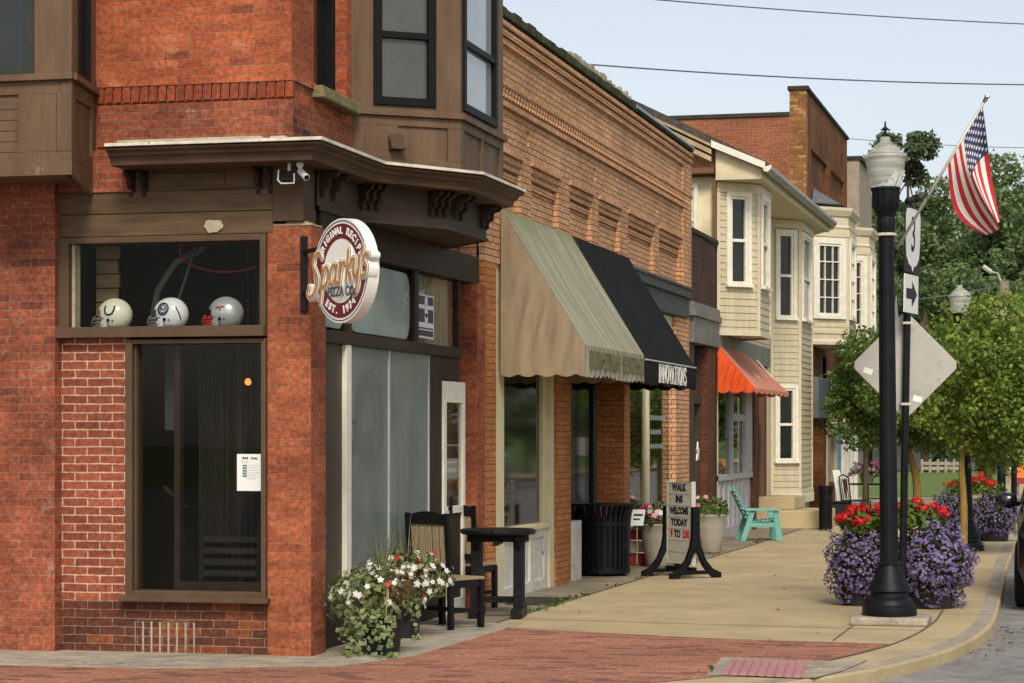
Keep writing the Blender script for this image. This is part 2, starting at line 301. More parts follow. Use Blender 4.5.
# ------------------------------------------------------------------ mesh building
class MB:
    def __init__(s): s.v = []; s.f = []; s.m = []
    def add(s, vs, fs, mi=0):
        b = len(s.v); s.v += [tuple(p) for p in vs]; s.f += [tuple(i + b for i in f) for f in fs]; s.m += [mi] * len(fs); return s
    def basis(s, O, U, N_, V, u0, u1, v0, v1, n0, n1, mi=0):
        O, U, N_, V = Vector(O), Vector(U), Vector(N_), Vector(V)
        P = [O + U * u + V * v + N_ * n for n in (n0, n1) for v in (v0, v1) for u in (u0, u1)]
        fs = [(0, 2, 3, 1), (4, 5, 7, 6), (0, 1, 5, 4), (2, 6, 7, 3), (0, 4, 6, 2), (1, 3, 7, 5)]
        if U.cross(V).dot(N_) < 0: fs = [f[::-1] for f in fs]
        return s.add(P, fs, mi)
    def box(s, x0, x1, y0, y1, z0, z1, mi=0):
        return s.basis((0, 0, 0), (1, 0, 0), (0, 0, 1), (0, 1, 0), x0, x1, y0, y1, z0, z1, mi)
    def bar(s, a, b, w, h, up=(0, 0, 1), mi=0):      # square section from a to b
        a, b = Vector(a), Vector(b); d = (b - a); L = d.length; d.normalize(); up = Vector(up)
        x = d.cross(up)
        if x.length < 1e-4: x = d.cross(Vector((0, 1, 0)))
        x.normalize(); y = x.cross(d)
        return s.basis(a, d, y, x, 0, L, -w / 2, w / 2, -h / 2, h / 2, mi)
    def prism(s, poly, vec, mi=0):
        poly = [Vector(p) for p in poly]; vec = Vector(vec); n = len(poly)
        nn = Vector((0, 0, 0))
        for i in range(n): nn += poly[i].cross(poly[(i + 1) % n])
        if nn.dot(vec) > 0: poly = poly[::-1]
        fs = [tuple(range(n)), tuple(range(2 * n - 1, n - 1, -1))] + [(i, i + n, (i + 1) % n + n, (i + 1) % n)[::1] for i in range(n)]
        return s.add(poly + [p + vec for p in poly], fs, mi)
    def tube(s, pts, r, n=8, mi=0, cap=True):
        pts = [Vector(p) for p in pts]; rs = r if hasattr(r, '__len__') else [r] * len(pts); vs = []; fs = []
        prev = None
        for i, p in enumerate(pts):
            d = (pts[min(i + 1, len(pts) - 1)] - pts[max(i - 1, 0)]).normalized()
            if prev is None:
                x = d.cross(Vector((0, 0, 1)))
                if x.length < .05: x = d.cross(Vector((0, 1, 0)))
            else: x = prev - d * prev.dot(d)
            x.normalize(); y = d.cross(x); prev = x
            for k in range(n):
                a = 2 * math.pi * k / n; vs.append(p + (x * math.cos(a) + y * math.sin(a)) * rs[i])
        for i in range(len(pts) - 1):
            for k in range(n): fs.append((i * n + k, i * n + (k + 1) % n, (i + 1) * n + (k + 1) % n, (i + 1) * n + k))
        if cap: fs.append(tuple(range(n - 1, -1, -1))); fs.append(tuple((len(pts) - 1) * n + k for k in range(n)))
        return s.add(vs, fs, mi)
    def lathe(s, prof, c=(0, 0, 0), n=24, mi=0, flute=0, M=None):
        vs = []; fs = []
        for (r, z) in prof:
            for k in range(n):
                a = 2 * math.pi * k / n; rr = r * (1 - flute * (k % 2)); p = Vector((rr * math.cos(a), rr * math.sin(a), z))
                if M: p = M @ p
                vs.append(p + Vector(c))
        for i in range(len(prof) - 1):
            for k in range(n): fs.append((i * n + k, i * n + (k + 1) % n, (i + 1) * n + (k + 1) % n, (i + 1) * n + k))
        fs.append(tuple(range(n - 1, -1, -1))); fs.append(tuple((len(prof) - 1) * n + k for k in range(n)))
        return s.add(vs, fs, mi)
    def sweep(s, path, prof, mi=0):                  # path in plan, outward is to its right; prof = (offset outward, z)
        path = [Vector(p) for p in path]; n = len(path); vs = []; fs = []; m = len(prof)
        for i, p in enumerate(path):
            d0 = (path[i] - path[i - 1]).normalized() if i else None; d1 = (path[i + 1] - path[i]).normalized() if i < n - 1 else None
            n0 = Vector((d0.y, -d0.x)) if d0 else None; n1 = Vector((d1.y, -d1.x)) if d1 else None
            nn = n0 if n1 is None else n1 if n0 is None else (n0 + n1) / (1 + n0.dot(n1))
            for (o, z) in prof: vs.append((p.x + nn.x * o, p.y + nn.y * o, z))
        for i in range(n - 1):
            for k in range(m - 1): fs.append((i * m + k, i * m + k + 1, (i + 1) * m + k + 1, (i + 1) * m + k))
        return s.add(vs, fs, mi)
    def build(s, name, mats, parent=None, off=None, smooth=False, bevel=0, label=None, uvyz=False):
        if isinstance(mats, str): mats = [mats]
        if off is None:
            off = Vector((0, 0, 0)); q = parent
            while q is not None: off = off + q.location; q = q.parent
        off = Vector(off)
        me = bpy.data.meshes.new(name); V = np.array(s.v, float) - np.array(off)
        me.from_pydata(V.tolist(), [], s.f); me.update()
        for m in mats: me.materials.append(MT(m))
        me.polygons.foreach_set('material_index', s.m)
        if smooth: me.polygons.foreach_set('use_smooth', [True] * len(s.f))
        if smooth == 'auto': me.set_sharp_from_angle(angle=rad(28))
        uvl = me.uv_layers.new(name='UVMap'); W = np.array(s.v, float); data = np.zeros((len(me.loops), 2))
        nrm = np.zeros(len(me.polygons) * 3); me.polygons.foreach_get('normal', nrm); nrm = nrm.reshape(-1, 3)
        for pi, pl in enumerate(me.polygons):
            nx, ny, nz = nrm[pi]; li = list(pl.loop_indices); P = W[[me.loops[i].vertex_index for i in li]]
            h = math.hypot(nx, ny)
            if abs(nz) > .72 or h < 1e-6: data[li] = P[:, :2]
            else:
                tx, ty = -ny / h, nx / h
                data[li, 0] = P[:, 0] * tx + P[:, 1] * ty; data[li, 1] = P[:, 2]
        if uvyz:
            for lp_ in me.loops: data[lp_.index] = W[lp_.vertex_index][1:]
        uvl.data.foreach_set('uv', data.ravel())
        o = bpy.data.objects.new(name, me); COL.objects.link(o)
        if parent is not None: o.parent = parent
        elif off.length: o.location = off
        if bevel:
            b = o.modifiers.new('bevel', 'BEVEL'); b.width = bevel; b.segments = 2; b.limit_method = 'ANGLE'; b.angle_limit = rad(40)
        if label: o['label'] = label
        return o
def tag(o, label, cat, group=None, kind=None):
    if label: o['label'] = label
    if cat: o['category'] = cat
    if group: o['group'] = group
    if kind: o['kind'] = kind
    return o
def thing(name, label, cat, loc=(0, 0, 0), rz=0, group=None):
    o = bpy.data.objects.new(name, None); COL.objects.link(o); o.location = loc; o.rotation_euler = (0, 0, rz); o.empty_display_size = .2
    return tag(o, label, cat, group)
def dup(o, loc=None, rz=None, label=None, parent=None, scale=None):
    c = o.copy(); COL.objects.link(c)
    if parent is not None: c.parent = parent
    if loc is not None: c.location = loc
    if rz is not None: c.rotation_euler = (0, 0, rz)
    if label: c['label'] = label
    if scale: c.scale = (scale,) * 3
    for ch in list(o.children): dup(ch, parent=c)
    return c
def struct(mb, name, mat, **k):
    o = mb.build(name, mat, **k); o['kind'] = 'structure'; return o
def gridwall(mb, us, vs, holes, fn, d0=0.0, d1=-.2, mi=0):
    """wall in (u, v) with rectangular holes; fn(u, v, n) -> point; front at d0, back at d1"""
    U = sorted(set([us[0], us[1]] + [x for h in holes for x in h[:2]])); V = sorted(set([vs[0], vs[1]] + [x for h in holes for x in h[2:]]))
    U = [u for u in U if us[0] <= u <= us[1]]; V = [v for v in V if vs[0] <= v <= vs[1]]
    def solid(i, j):
        if i < 0 or j < 0 or i >= len(U) - 1 or j >= len(V) - 1: return False
        a, b = (U[i] + U[i + 1]) / 2, (V[j] + V[j + 1]) / 2
        return not any(h[0] < a < h[1] and h[2] < b < h[3] for h in holes)
    for i in range(len(U) - 1):
        for j in range(len(V) - 1):
            if not solid(i, j): continue
            u0, u1, v0, v1 = U[i], U[i + 1], V[j], V[j + 1]
            mb.add([fn(u0, v0, d0), fn(u1, v0, d0), fn(u1, v1, d0), fn(u0, v1, d0)], [(0, 1, 2, 3)], mi)
            mb.add([fn(u0, v0, d1), fn(u1, v0, d1), fn(u1, v1, d1), fn(u0, v1, d1)], [(3, 2, 1, 0)], mi)
            for di, dj, a, b in ((-1, 0, (u0, v1), (u0, v0)), (1, 0, (u1, v0), (u1, v1)), (0, -1, (u0, v0), (u1, v0)), (0, 1, (u1, v1), (u0, v1))):
                if not solid(i + di, j + dj):
                    mb.add([fn(*b, d0), fn(*a, d0), fn(*a, d1), fn(*b, d1)], [(0, 1, 2, 3)], mi)
    return mb
Z = (0, 0, 1)
def window(parent, O, U, Nn, w_, h_, fw=.06, fd=.05, rails=(.5,), mull=(), fmat='white_paint', gmat='dark_glass', sash=.035, back=.03, name='window', casing=None, sill=None):
    """frame mesh with its rails, and the pane as its child; O = lower corner on the wall face"""
    m = MB()
    b = lambda u0, u1, v0, v1, n0, n1, mi=0: m.basis(O, U, Nn, Z, u0, u1, v0, v1, n0, n1, mi)
    b(0, fw, 0, h_, -.06, fd); b(w_ - fw, w_, 0, h_, -.06, fd); b(fw, w_ - fw, h_ - fw, h_, -.06, fd); b(fw, w_ - fw, 0, fw, -.06, fd)
    for r in rails: b(fw, w_ - fw, h_ * r - sash / 2, h_ * r + sash / 2, -.05, fd * .6)
    for q in mull: b(w_ * q - .010, w_ * q + .010, fw, h_ - fw, -.05, fd * .45)
    if casing:
        c = casing; b(-c, 0, -c * .6, h_ + c, -.05, fd + .02); b(w_, w_ + c, -c * .6, h_ + c, -.05, fd + .02); b(0, w_, h_, h_ + c, -.05, fd + .022); b(0, w_, -c * .6, 0, -.05, fd + .03)
    if sill: b(-sill, w_ + sill, -.05, 0, -.05, fd + .06)
    fr = m.build(name, fmat, parent, bevel=.004)
    g = MB().basis(O, U, Nn, Z, fw * .9, w_ - fw * .9, fw * .9, h_ - fw * .9, -back - .006, -back)
    g.build('pane', gmat, fr)
    return fr
def siding(mb, O, U, Nn, w_, h_, step=.115, lap=.014, mi=0):
    O, U, Nn = Vector(O), Vector(U), Vector(Nn); z = 0.0
    while z < h_ - 1e-4:
        t = min(step, h_ - z); a = O + Vector((0, 0, z)); c = O + Vector((0, 0, z + t))
        p0, p1 = a + Nn * lap, a + U * w_ + Nn * lap; q0, q1 = c, c + U * w_
        mb.add([p0, p1, q1, q0, a, a + U * w_], [(0, 1, 2, 3), (4, 5, 1, 0), (4, 0, 3), (1, 5, 2)], mi); z += t
    return mb
# lettering: Blender's built-in font turned into mesh, one mesh for a whole text
_fc = {}
def glyphs(body, size=1.0, extrude=.004, bold=0.0, shear=0.0):
    k = (body, size, extrude, bold, shear)
    if k not in _fc:
        c = bpy.data.curves.new('text_curve', 'FONT'); c.body = body; c.size = size; c.extrude = extrude; c.offset = bold; c.shear = shear
        c.align_x = 'CENTER'; c.align_y = 'CENTER'; c.resolution_u = 3
        o = bpy.data.objects.new('text_curve', c); COL.objects.link(o); bpy.context.view_layer.update()
        me = bpy.data.meshes.new_from_object(o.evaluated_get(bpy.context.evaluated_depsgraph_get()))
        _fc[k] = ([v.co.copy() for v in me.vertices], [tuple(p.vertices) for p in me.polygons])
        bpy.data.objects.remove(o); bpy.data.curves.remove(c); bpy.data.meshes.remove(me)
    return _fc[k]
def letters(mb, body, M, size=1.0, extrude=.004, bold=0.0, sx=1.0, mi=0, shear=0):
    vs, fs = glyphs(body, size, extrude, bold, shear)
    mb.add([M @ Vector((v.x * sx, v.y, v.z)) for v in vs], fs, mi); return mb
def frameM(O, U, V, Nn):
    M = Matrix.Identity(4); U, V, Nn = Vector(U), Vector(V), Vector(Nn)
    for i in range(3): M[i][0], M[i][1], M[i][2], M[i][3] = U[i], V[i], Nn[i], O[i]
    return M
# leaves and petals
def cards(name, C, size, mat, parent=None, off=(0, 0, 0), normal=None, spread=1.0, aspect=.6, jitter=.4, fold=.15, droop=None):
    C = np.asarray(C, float); n = len(C)
    nn = rng.normal(size=(n, 3)); nn /= np.linalg.norm(nn, axis=1)[:, None]
    if normal is not None:
        nn = np.asarray(normal) + nn * spread; nn /= np.linalg.norm(nn, axis=1)[:, None] + 1e-9
    r = rng.normal(size=(n, 3)); t = np.cross(nn, r); t /= np.linalg.norm(t, axis=1)[:, None] + 1e-9; b = np.cross(nn, t)
    s = np.asarray(size) * (1 + jitter * rng.uniform(-1, 1, n)); s = s[:, None]
    P = np.stack([C - t * s * .5, C - b * s * aspect * .5 + nn * s * fold - t * s * .05, C + t * s * .5, C + b * s * aspect * .5 + nn * s * fold - t * s * .05], 1).reshape(-1, 3)
    return quads(name, P, 4, mat, parent, off)
def quads(name, P, k, mat, parent, off=(0, 0, 0)):
    P = P - np.array(off); n = len(P) // k
    me = bpy.data.meshes.new(name); me.vertices.add(len(P)); me.vertices.foreach_set('co', P.astype(np.float32).ravel())
    me.loops.add(len(P)); me.loops.foreach_set('vertex_index', np.arange(len(P), dtype=np.int32))
    me.polygons.add(n); me.polygons.foreach_set('loop_start', np.arange(0, len(P), k, dtype=np.int32)); me.polygons.foreach_set('loop_total', np.full(n, k, dtype=np.int32))
    me.update(calc_edges=True); me.materials.append(MT(mat))
    o = bpy.data.objects.new(name, me); COL.objects.link(o)
    if parent is not None: o.parent = parent
    return o
def blossoms(name, C, nrm, r, mat, parent, off=(0, 0, 0), petals=5, jitter=.3):
    """open flowers: a ring of petals, each flower a star-shaped face with notches"""
    C = np.asarray(C, float); n = len(C); nn = np.asarray(nrm, float); nn = nn / (np.linalg.norm(nn, axis=1)[:, None] + 1e-9)
    q = rng.normal(size=(n, 3)); t = np.cross(nn, q); t /= np.linalg.norm(t, axis=1)[:, None] + 1e-9; b = np.cross(nn, t)
    k = petals * 2; s = (r * (1 + jitter * rng.uniform(-1, 1, n)))[:, None]; P = np.zeros((n, k, 3))
    for i in range(k):
        a = 2 * math.pi * i / k; rr = 1.0 if i % 2 == 0 else .62; lift = .25 if i % 2 == 0 else .05
        P[:, i] = C + s * (t * math.cos(a) * rr + b * math.sin(a) * rr + nn * lift)
    return quads(name, P.reshape(-1, 3), k, mat, parent, off)
def ball(n, c, r, shell=.0):
    d = rng.normal(size=(n, 3)); d /= np.linalg.norm(d, axis=1)[:, None]
    rr = (shell + (1 - shell) * rng.uniform(0, 1, n) ** (1 / 3))[:, None] if shell < 1 else 1.0
    return np.array(c) + d * rr * np.array(r), d

# ================================================================== SETTING
XW = -5.79; YC = 16.83
g = MB(); g.add([(-700, -300, -.12), (700, -300, -.12), (700, 1200, -.12), (-700, 1200, -.12)], [(0, 1, 2, 3)]); struct(g, 'ground', 'grass')
curb = [(-1.25, 110), (-1.12, 60), (-1.03, 35), (-.90, 27), (-.82, 22.5), (-.82, 21.2), (-.90, 19.8), (-1.08, 18.5), (-1.46, 17.1), (-1.95, 16.0), (-2.6, 15.1), (-3.3, 14.3), (-4.6, 13.6), (-6.5, 13.2), (-9, 13.1), (-24, 13.1)]
def smooth_path(p, k=5):
    p = [Vector(q) for q in p]; o = []
    for i in range(len(p) - 1):
        a, b, c, d = p[max(i - 1, 0)], p[i], p[i + 1], p[min(i + 2, len(p) - 1)]
        for j in range(k):
            t = j / k; o.append(.5 * ((2 * b) + (c - a) * t + (2 * a - 5 * b + 4 * c - d) * t * t + (3 * b - a - 3 * c + d) * t ** 3))
    return o + [p[-1]]
curb_s = smooth_path([(x, y, 0) for x, y in curb])
g = MB(); g.add([(-260, -40, -.10), (9.3, -40, -.10), (9.3, 12.6 + .5, -.10), (9.3, 400, -.10), (-1.6, 400, -.10), (-1.6, 13, -.10), (-260, 13, -.10)], [(0, 1, 2, 3, 4, 5, 6)]); struct(g, 'road', 'asphalt')
g = MB(); g.prism([(9.3, -40, -.2), (13, -40, -.2), (13, 400, -.2), (9.3, 400, -.2)], (0, 0, .2)); struct(g, 'far_pavement', 'concrete')
# sidewalk slab with its kerb, following the corner
poly = [(p.x, p.y, -.2) for p in curb_s] + [(-24, 30, -.2), (-14, 30, -.2), (-14, 62, -.2), (-6.2, 62, -.2), (-6.2, 110, -.2)]
g = MB(); g.prism(poly, (0, 0, .2)); struct(g, 'sidewalk', 'concrete', bevel=.02)
# kerb line strip, slightly paler, one sheet above the walk
ins = []
for i, p in enumerate(curb_s):
    d = (curb_s[min(i + 1, len(curb_s) - 1)] - curb_s[max(i - 1, 0)]).normalized(); ins.append(p + Vector((d.y, -d.x, 0)) * 1)
def inset(k, i0=0, i1=None): return [p + (q - p) * k for p, q in list(zip(curb_s, ins))[i0:i1]]
def strip(mb, A, B, z):
    for i in range(len(A) - 1): mb.add([(A[i].x, A[i].y, z), (A[i + 1].x, A[i + 1].y, z), (B[i + 1].x, B[i + 1].y, z), (B[i].x, B[i].y, z)], [(0, 1, 2, 3)])
g = MB(); strip(g, inset(.03), inset(.17), .0015); struct(g, 'kerb', 'concrete_pale')
# old, darker slabs along the shop fronts
g = MB(); g.add([(-6.4, 20.3, .004), (-5.2, 20.3, .004), (-5.12, 27, .004), (-5.0, 36, .004), (-4.98, 50, .004), (-4.98, 61, .004), (-6.4, 61, .004)], [(0, 1, 2, 3, 4, 5, 6)]); struct(g, 'old_sidewalk', 'concrete_old')
# brick paving round the corner
right = [p for p in inset(.62) if 13.6 < p.y < 19.0]
bp = [(-24, 15.35), (-24, 13.9)] + [(p.x, p.y) for p in reversed([q for q in inset(.55) if q.y < 19.0 and q.x > -23])] + [(-1.55, 19.0), (-3.1, 19.15), (-4.95, 19.75), (-5.02, 17.05), (-5.35, 16.15), (-6.6, 15.65)]
g = MB(); g.add([(x, y, .004) for x, y in bp], [tuple(range(len(bp)))]); struct(g, 'brick_paving', 'paver_brick')
# pale concrete apron at the wall foot and round the planters
g = MB(); ap = [(-24, 16.9), (-24, 15.34), (-6.6, 15.64), (-5.35, 16.14), (-5.02, 17.05), (-4.95, 19.74), (-4.95, 20.28), (-6.2, 20.28), (-6.2, 16.9)]
g.add([(x, y, .0025) for x, y in ap], [tuple(range(len(ap)))]); struct(g, 'corner_pavement', 'concrete_pale')
# kerb ramp with a ribbed warning pad
rc = [onG(706, 676), onG(722, 658), onG(812, 662), onG(868, 661), onG(842, 672), onG(815, 679)]
g = MB(); g.add([(p.x, p.y, .008) for p in rc], [tuple(range(len(rc)))]); struct(g, 'kerb_ramp', 'concrete_pale')
a, b, c, d = onG(731, 661), onG(808, 664), onG(803, 679.5), onG(722, 676)
g = MB(); nb = 9
for i in range(nb):
    t0, t1 = i / nb, (i + .72) / nb
    q = [a.lerp(b, t0), a.lerp(b, t1), d.lerp(c, t1), d.lerp(c, t0)]
    g.prism([(p.x, p.y, .0105) for p in q], (0, 0, .011))
g.add([(p.x, p.y, .012) for p in (a, b, c, d)], [(3, 2, 1, 0)])
struct(g, 'warning_paving', 'tactile_pink')
# slab joints
g = MB()
def joint(pts, wd=.012, z=.0062):
    pts = [Vector(p) for p in pts]
    for i in range(len(pts) - 1):
        dd = (pts[i + 1] - pts[i]).normalized(); nn = Vector((dd.y, -dd.x, 0)) * wd / 2
        g.add([(pts[i] + nn).to_tuple()[:2] + (z,), (pts[i + 1] + nn).to_tuple()[:2] + (z,), (pts[i + 1] - nn).to_tuple()[:2] + (z,), (pts[i] - nn).to_tuple()[:2] + (z,)], [(0, 1, 2, 3)])
joint([(-5.2, 20.3, 0), (-5.12, 27, 0), (-5.0, 36, 0), (-4.98, 60, 0)], .035)
joint([(p.x, p.y, 0) for p in inset(.52) if 16.8 < p.y < 58], .022)
for y in (20.9,): joint([(-5.1, y - .15, 0), (-1.42, y - .55, 0)], .022)
for y in (28.9, 38.4): joint([(-5.1, y, 0), (-1.5, y, 0)], .008)
for y in (22.2, 25.3, 27.6, 31, 34.5, 37.8, 41, 45): joint([(-1.5, y, 0), (-.85, y + .05, 0)], .010)
for y in (23.4, 26.2, 29.4, 32.6, 36, 40): joint([(-6.1, y, 0), (-5.08, y, 0)], .014)
joint([onG(833, 641), onG(858, 622)], .014)
joint([(-24, 15.6, 0), (-6.7, 15.85, 0), (-5.2, 16.6, 0)], .008)
struct(g, 'sidewalk_joint', 'joint_dark')
# lawn and a pale crossing path beyond the shops
g = MB(); g.prism([(-60, 64, -.2), (-3.3, 64, -.2), (-2.9, 108, -.2), (-60, 108, -.2)], (0, 0, .215)); struct(g, 'lawn', 'grass')
g = MB(); g.add([(-14, 58.5, .01), (-1.6, 58.5, .01), (-1.6, 62.5, .01), (-14, 62.5, .01)], [(0, 1, 2, 3)]); struct(g, 'path', 'concrete_pale')
g = MB(); g.prism([(-60, 108.2, -.2), (-2, 108.2, -.2), (-2, 118, -.2), (-60, 118, -.2)], (0, 0, .21)); struct(g, 'far_road', 'concrete_pale')
# worn white lines on the road
g = MB()
for y0 in (20.5, 26.2, 31.9, 37.6): g.add([(-.35, y0 - .6, -.096), (2.1, y0 + 1.4, -.096), (2.1, y0 + 1.53, -.096), (-.35, y0 - .47, -.096)], [(0, 1, 2, 3)])
struct(g, 'road_markings', 'road_paint')

# ================================================================== CORNER BRICK BUILDING
A = thing('brick_building', 'two-storey red brick corner shop building with brown bay windows and cornice', 'building', (-7.5, 19, 0))
X0, Y0 = -5.98, 16.92          # upper wall faces
# upper walls
m = MB()
f1 = lambda u, v, n: (u, Y0 - n, v)
gridwall(m, (-9.8, X0), (3.78, 8.2), [], f1, 0, -.3)
wy0, wy1 = sY(314, X0), sY(317, X0) + .95
f2 = lambda u, v, n: (X0 + n, u, v)
gridwall(m, (Y0 + .302, 22.12), (3.9, 8.2), [(17.45, 18.3, 4.5, 6.4)], f2, 0, -.3)
m.build('upper_wall', 'red_brick', A)
# soldier course and the projecting courses round it
m = MB(); x = -7.6
while x < X0 - .03:
    m.box(x, x + .057, Y0 - .03, Y0 + .01, 4.335, 4.455); x += .0755
m.box(-7.6, X0, Y0 - .015, Y0 + .01, 4.325, 4.335); m.build('soldier_course', 'soldier_brick', A, bevel=.003)
m = MB(); m.box(-7.6, X0 + .022, Y0 - .022, Y0, 4.462, 4.52); m.box(X0, X0 + .022, Y0 - .0, 17.45, 4.462, 4.52)
m.build('belt_course', 'red_brick', A)
m = MB(); m.box(-7.6, X0 + .02, Y0 - .02, Y0, 3.99, 4.32); m.box(X0, X0 + .02, Y0, 18.5, 3.95, 4.30); m.build('weathered_course', 'weathered_brick', A)
m = MB(); m.box(-7.42, -6.2, Y0 - .07, Y0, 3.99, 4.035); m.box(-6.14, X0 - .02, Y0 - .07, Y0, 3.99, 4.03); m.build('stone_ledge', 'cream_stone', A, bevel=.012)
m = MB(); m.prism([(X0 - .14, 17.40, 4.40), (X0 + .10, 17.40, 4.40), (X0 + .10, 18.36, 4.385), (X0 - .14, 18.36, 4.385)], (0, 0, .1)); m.build('window_sill', 'moss_stone', A, bevel=.015)
window(A, (X0 - .14, 17.45, 4.5), (0, 1, 0), (1, 0, 0), .85, 1.9, .07, .04, (.5,), (), 'black_frame', 'dark_glass')
# lower side wall: pilaster, infill, base
m = MB(); m.box(-8.27, -7.89, 16.745, 17.1, -.2, 3.72); m.box(-9.8, -8.27, 16.80, 17.1, -.2, 3.78); m.build('pilaster', 'weathered_brick', A)
m = MB(); m.box(-7.93, -7.315, 16.865, 17.1, .40, 2.52); m.build('infill_wall', 'infill_brick', A)
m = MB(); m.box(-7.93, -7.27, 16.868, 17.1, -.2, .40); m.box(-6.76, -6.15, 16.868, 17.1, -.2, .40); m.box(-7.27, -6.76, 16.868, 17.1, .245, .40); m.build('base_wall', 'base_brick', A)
m = MB(); m.box(-7.27, -6.76, 16.876, 17.05, -.2, .245); m.build('vent_backing', 'concrete_pale', A)
m = MB(); x = -7.26
while x < -6.78: m.box(x, x + .052, 16.866, 16.93, -.02, .238); x += .0715
m.build('vent_brick', 'base_brick', A, bevel=.004)
m = MB(); m.box(-6.148, XW, 16.83, 17.19, -.2, 3.325); m.build('corner_pier', 'pier_brick', A, bevel=.006)
m = MB(); m.box(-6.13, XW + .004, 16.826, 17.1, 3.327, 3.344); m.box(-6.0, XW - .03, 16.84, 17.0, 3.344, 3.36); m.build('mortar_cap', 'concrete', A, bevel=.01)
m = MB(); m.box(-6.3, XW, 21.83, 22.14, -.2, 3.199); m.build('party_pier', 'pier_brick', A, bevel=.006)
# shop window on the side wall: frame, glass, dark room with a curtain and one lit bulb
m = MB(); yf = 16.80
m.box(-7.32, -7.262, yf, 17.0, .44, 2.46); m.box(-6.19, -6.15, yf, 17.0, .44, 2.46); m.box(-7.262, -6.19, yf, 17.0, 2.425, 2.46); m.box(-7.262, -6.19, yf, 17.0, .44, .49)
m.box(-7.36, -6.12, yf - .05, 17.0, .405, .445)
m.box(-7.262, -7.245, yf + .05, 16.98, .49, 2.425)
sw = m.build('shop_window', 'brown_frame', A, bevel=.006)
MB().box(-7.245, -6.19, yf + .10, yf + .106, .49, 2.425).build('pane', 'side_glass', sw)
m = MB(); m.box(-6.955, -6.905, yf + .12, 17.0, .49, 2.425); m.box(-6.905, -6.19, yf + .12, 17.0, .49, .56); m.build('mullion', 'dark_brown', sw)
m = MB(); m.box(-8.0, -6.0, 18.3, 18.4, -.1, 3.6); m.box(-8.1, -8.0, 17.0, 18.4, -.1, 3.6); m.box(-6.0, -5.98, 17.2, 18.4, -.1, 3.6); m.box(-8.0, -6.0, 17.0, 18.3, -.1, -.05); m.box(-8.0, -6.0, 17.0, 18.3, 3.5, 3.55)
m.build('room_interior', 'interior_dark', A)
m = MB()
pts = []; k = 46
for i in range(k + 1): pts.append((-6.92 + .74 * i / k, 17.35 + .03 * math.sin(i * 1.9) + .012 * math.sin(i * 4.1)))
for i in range(k): m.add([(*pts[i], .5), (*pts[i + 1], .5), (*pts[i + 1], 2.5), (*pts[i], 2.5)], [(0, 1, 2, 3)])
m.build('curtain', 'curtain_dark', A, smooth=True)
m = MB(); m.box(-7.17, -7.05, 17.25, 17.26, 1.75, 2.42); m.build('hanging_sheet', 'charcoal_beam', A)
m = MB()
for k in range(4): m.box(-6.85, -6.22, 17.28, 17.30, .58 + .09 * k, .63 + .09 * k)
m.bar((-7.2, 17.3, 1.3), (-7.0, 17.3, 1.12), .04, .02); m.build('bench_slat', 'curtain_dark', A)
bm_, t_, p_, o_ = newmat('bulb'); t_.nodes.remove(p_); em = N(t_, 'ShaderNodeEmission'); em.inputs[0].default_value = (1, .27, .05, 1); em.inputs[1].default_value = 1.1; t_.links.new(em.outputs[0], o_.inputs[0]); MATS['bulb'] = bm_
bp_ = onY(248, 382, 17.22)
lamp0 = thing('pendant_lamp', 'small lit orange bulb hanging inside the dark side window', 'lamp', (bp_.x, bp_.y, bp_.z))
MB().lathe([(.001, -.028), (.022, -.018), (.028, 0), (.018, .022), (.006, .03)], bp_, 10).build('bulb', 'bulb', lamp0, smooth=True)
MB().tube([bp_ + Vector((0, 0, .02)), (bp_.x, bp_.y, 3.45)], .004, 5).build('cord', 'black_paint', lamp0)
# transom window above: frame, glass, sill ledge
m = MB(); ty = 16.80
m.box(-7.89, -7.80, ty, 17.0, 2.55, 3.27); m.box(-6.20, -6.15, ty, 17.0, 2.55, 3.27); m.box(-7.80, -6.20, ty, 17.0, 3.22, 3.27); m.box(-7.90, -6.15, ty - .05, 17.02, 2.475, 2.56)
m.box(-7.80, -7.79, ty + .04, 16.98, 2.56, 3.22); 
tw = m.build('transom_window', 'brown_frame', A, bevel=.006)
m = MB(); m.box(-7.79, -7.772, ty + .05, 16.96, 2.56, 3.22); m.box(-6.215, -6.20, ty + .05, 16.96, 2.56, 3.22); m.build('edge_trim', 'cream_stone', tw)
MB().box(-7.772, -6.21, ty + .075, ty + .081, 2.56, 3.22).build('pane', 'dim_glass', tw)
m = MB(); m.box(-7.95, -6.0, 17.02, 17.62, 2.44, 2.555); m.build('display_shelf', 'lintel_wood', A)
m = MB()
for i in range(6): m.box(-7.79, -7.60 + .012 * (i % 2), 17.30, 17.33, 2.56 + .115 * i, 2.665 + .115 * i)
m.build('wood_panelling', 'interior_wood', A, bevel=.004)
# curved reflections in the transom glass, added as solid hoop, rod and tube
m = MB(); c = onY(228, 262, 17.5)
m.tube([(c.x + .42 * math.cos(t) , 17.5, c.z + .10 + .18 * math.sin(t)) for t in np.linspace(0, 2 * math.pi, 30)], .008, 6); m.build('reflection_hoop', 'mask_red', A, smooth=True)
m = MB(); m.tube([onY(168, 332, 17.55), onY(196, 246, 17.55)], .012, 6); m.tube([onY(150, 332, 17.6), onY(158, 290, 17.6), onY(176, 262, 17.6), onY(205, 248, 17.6)], .03, 8); m.build('reflection_curve', 'grey_panel', A, smooth=True)
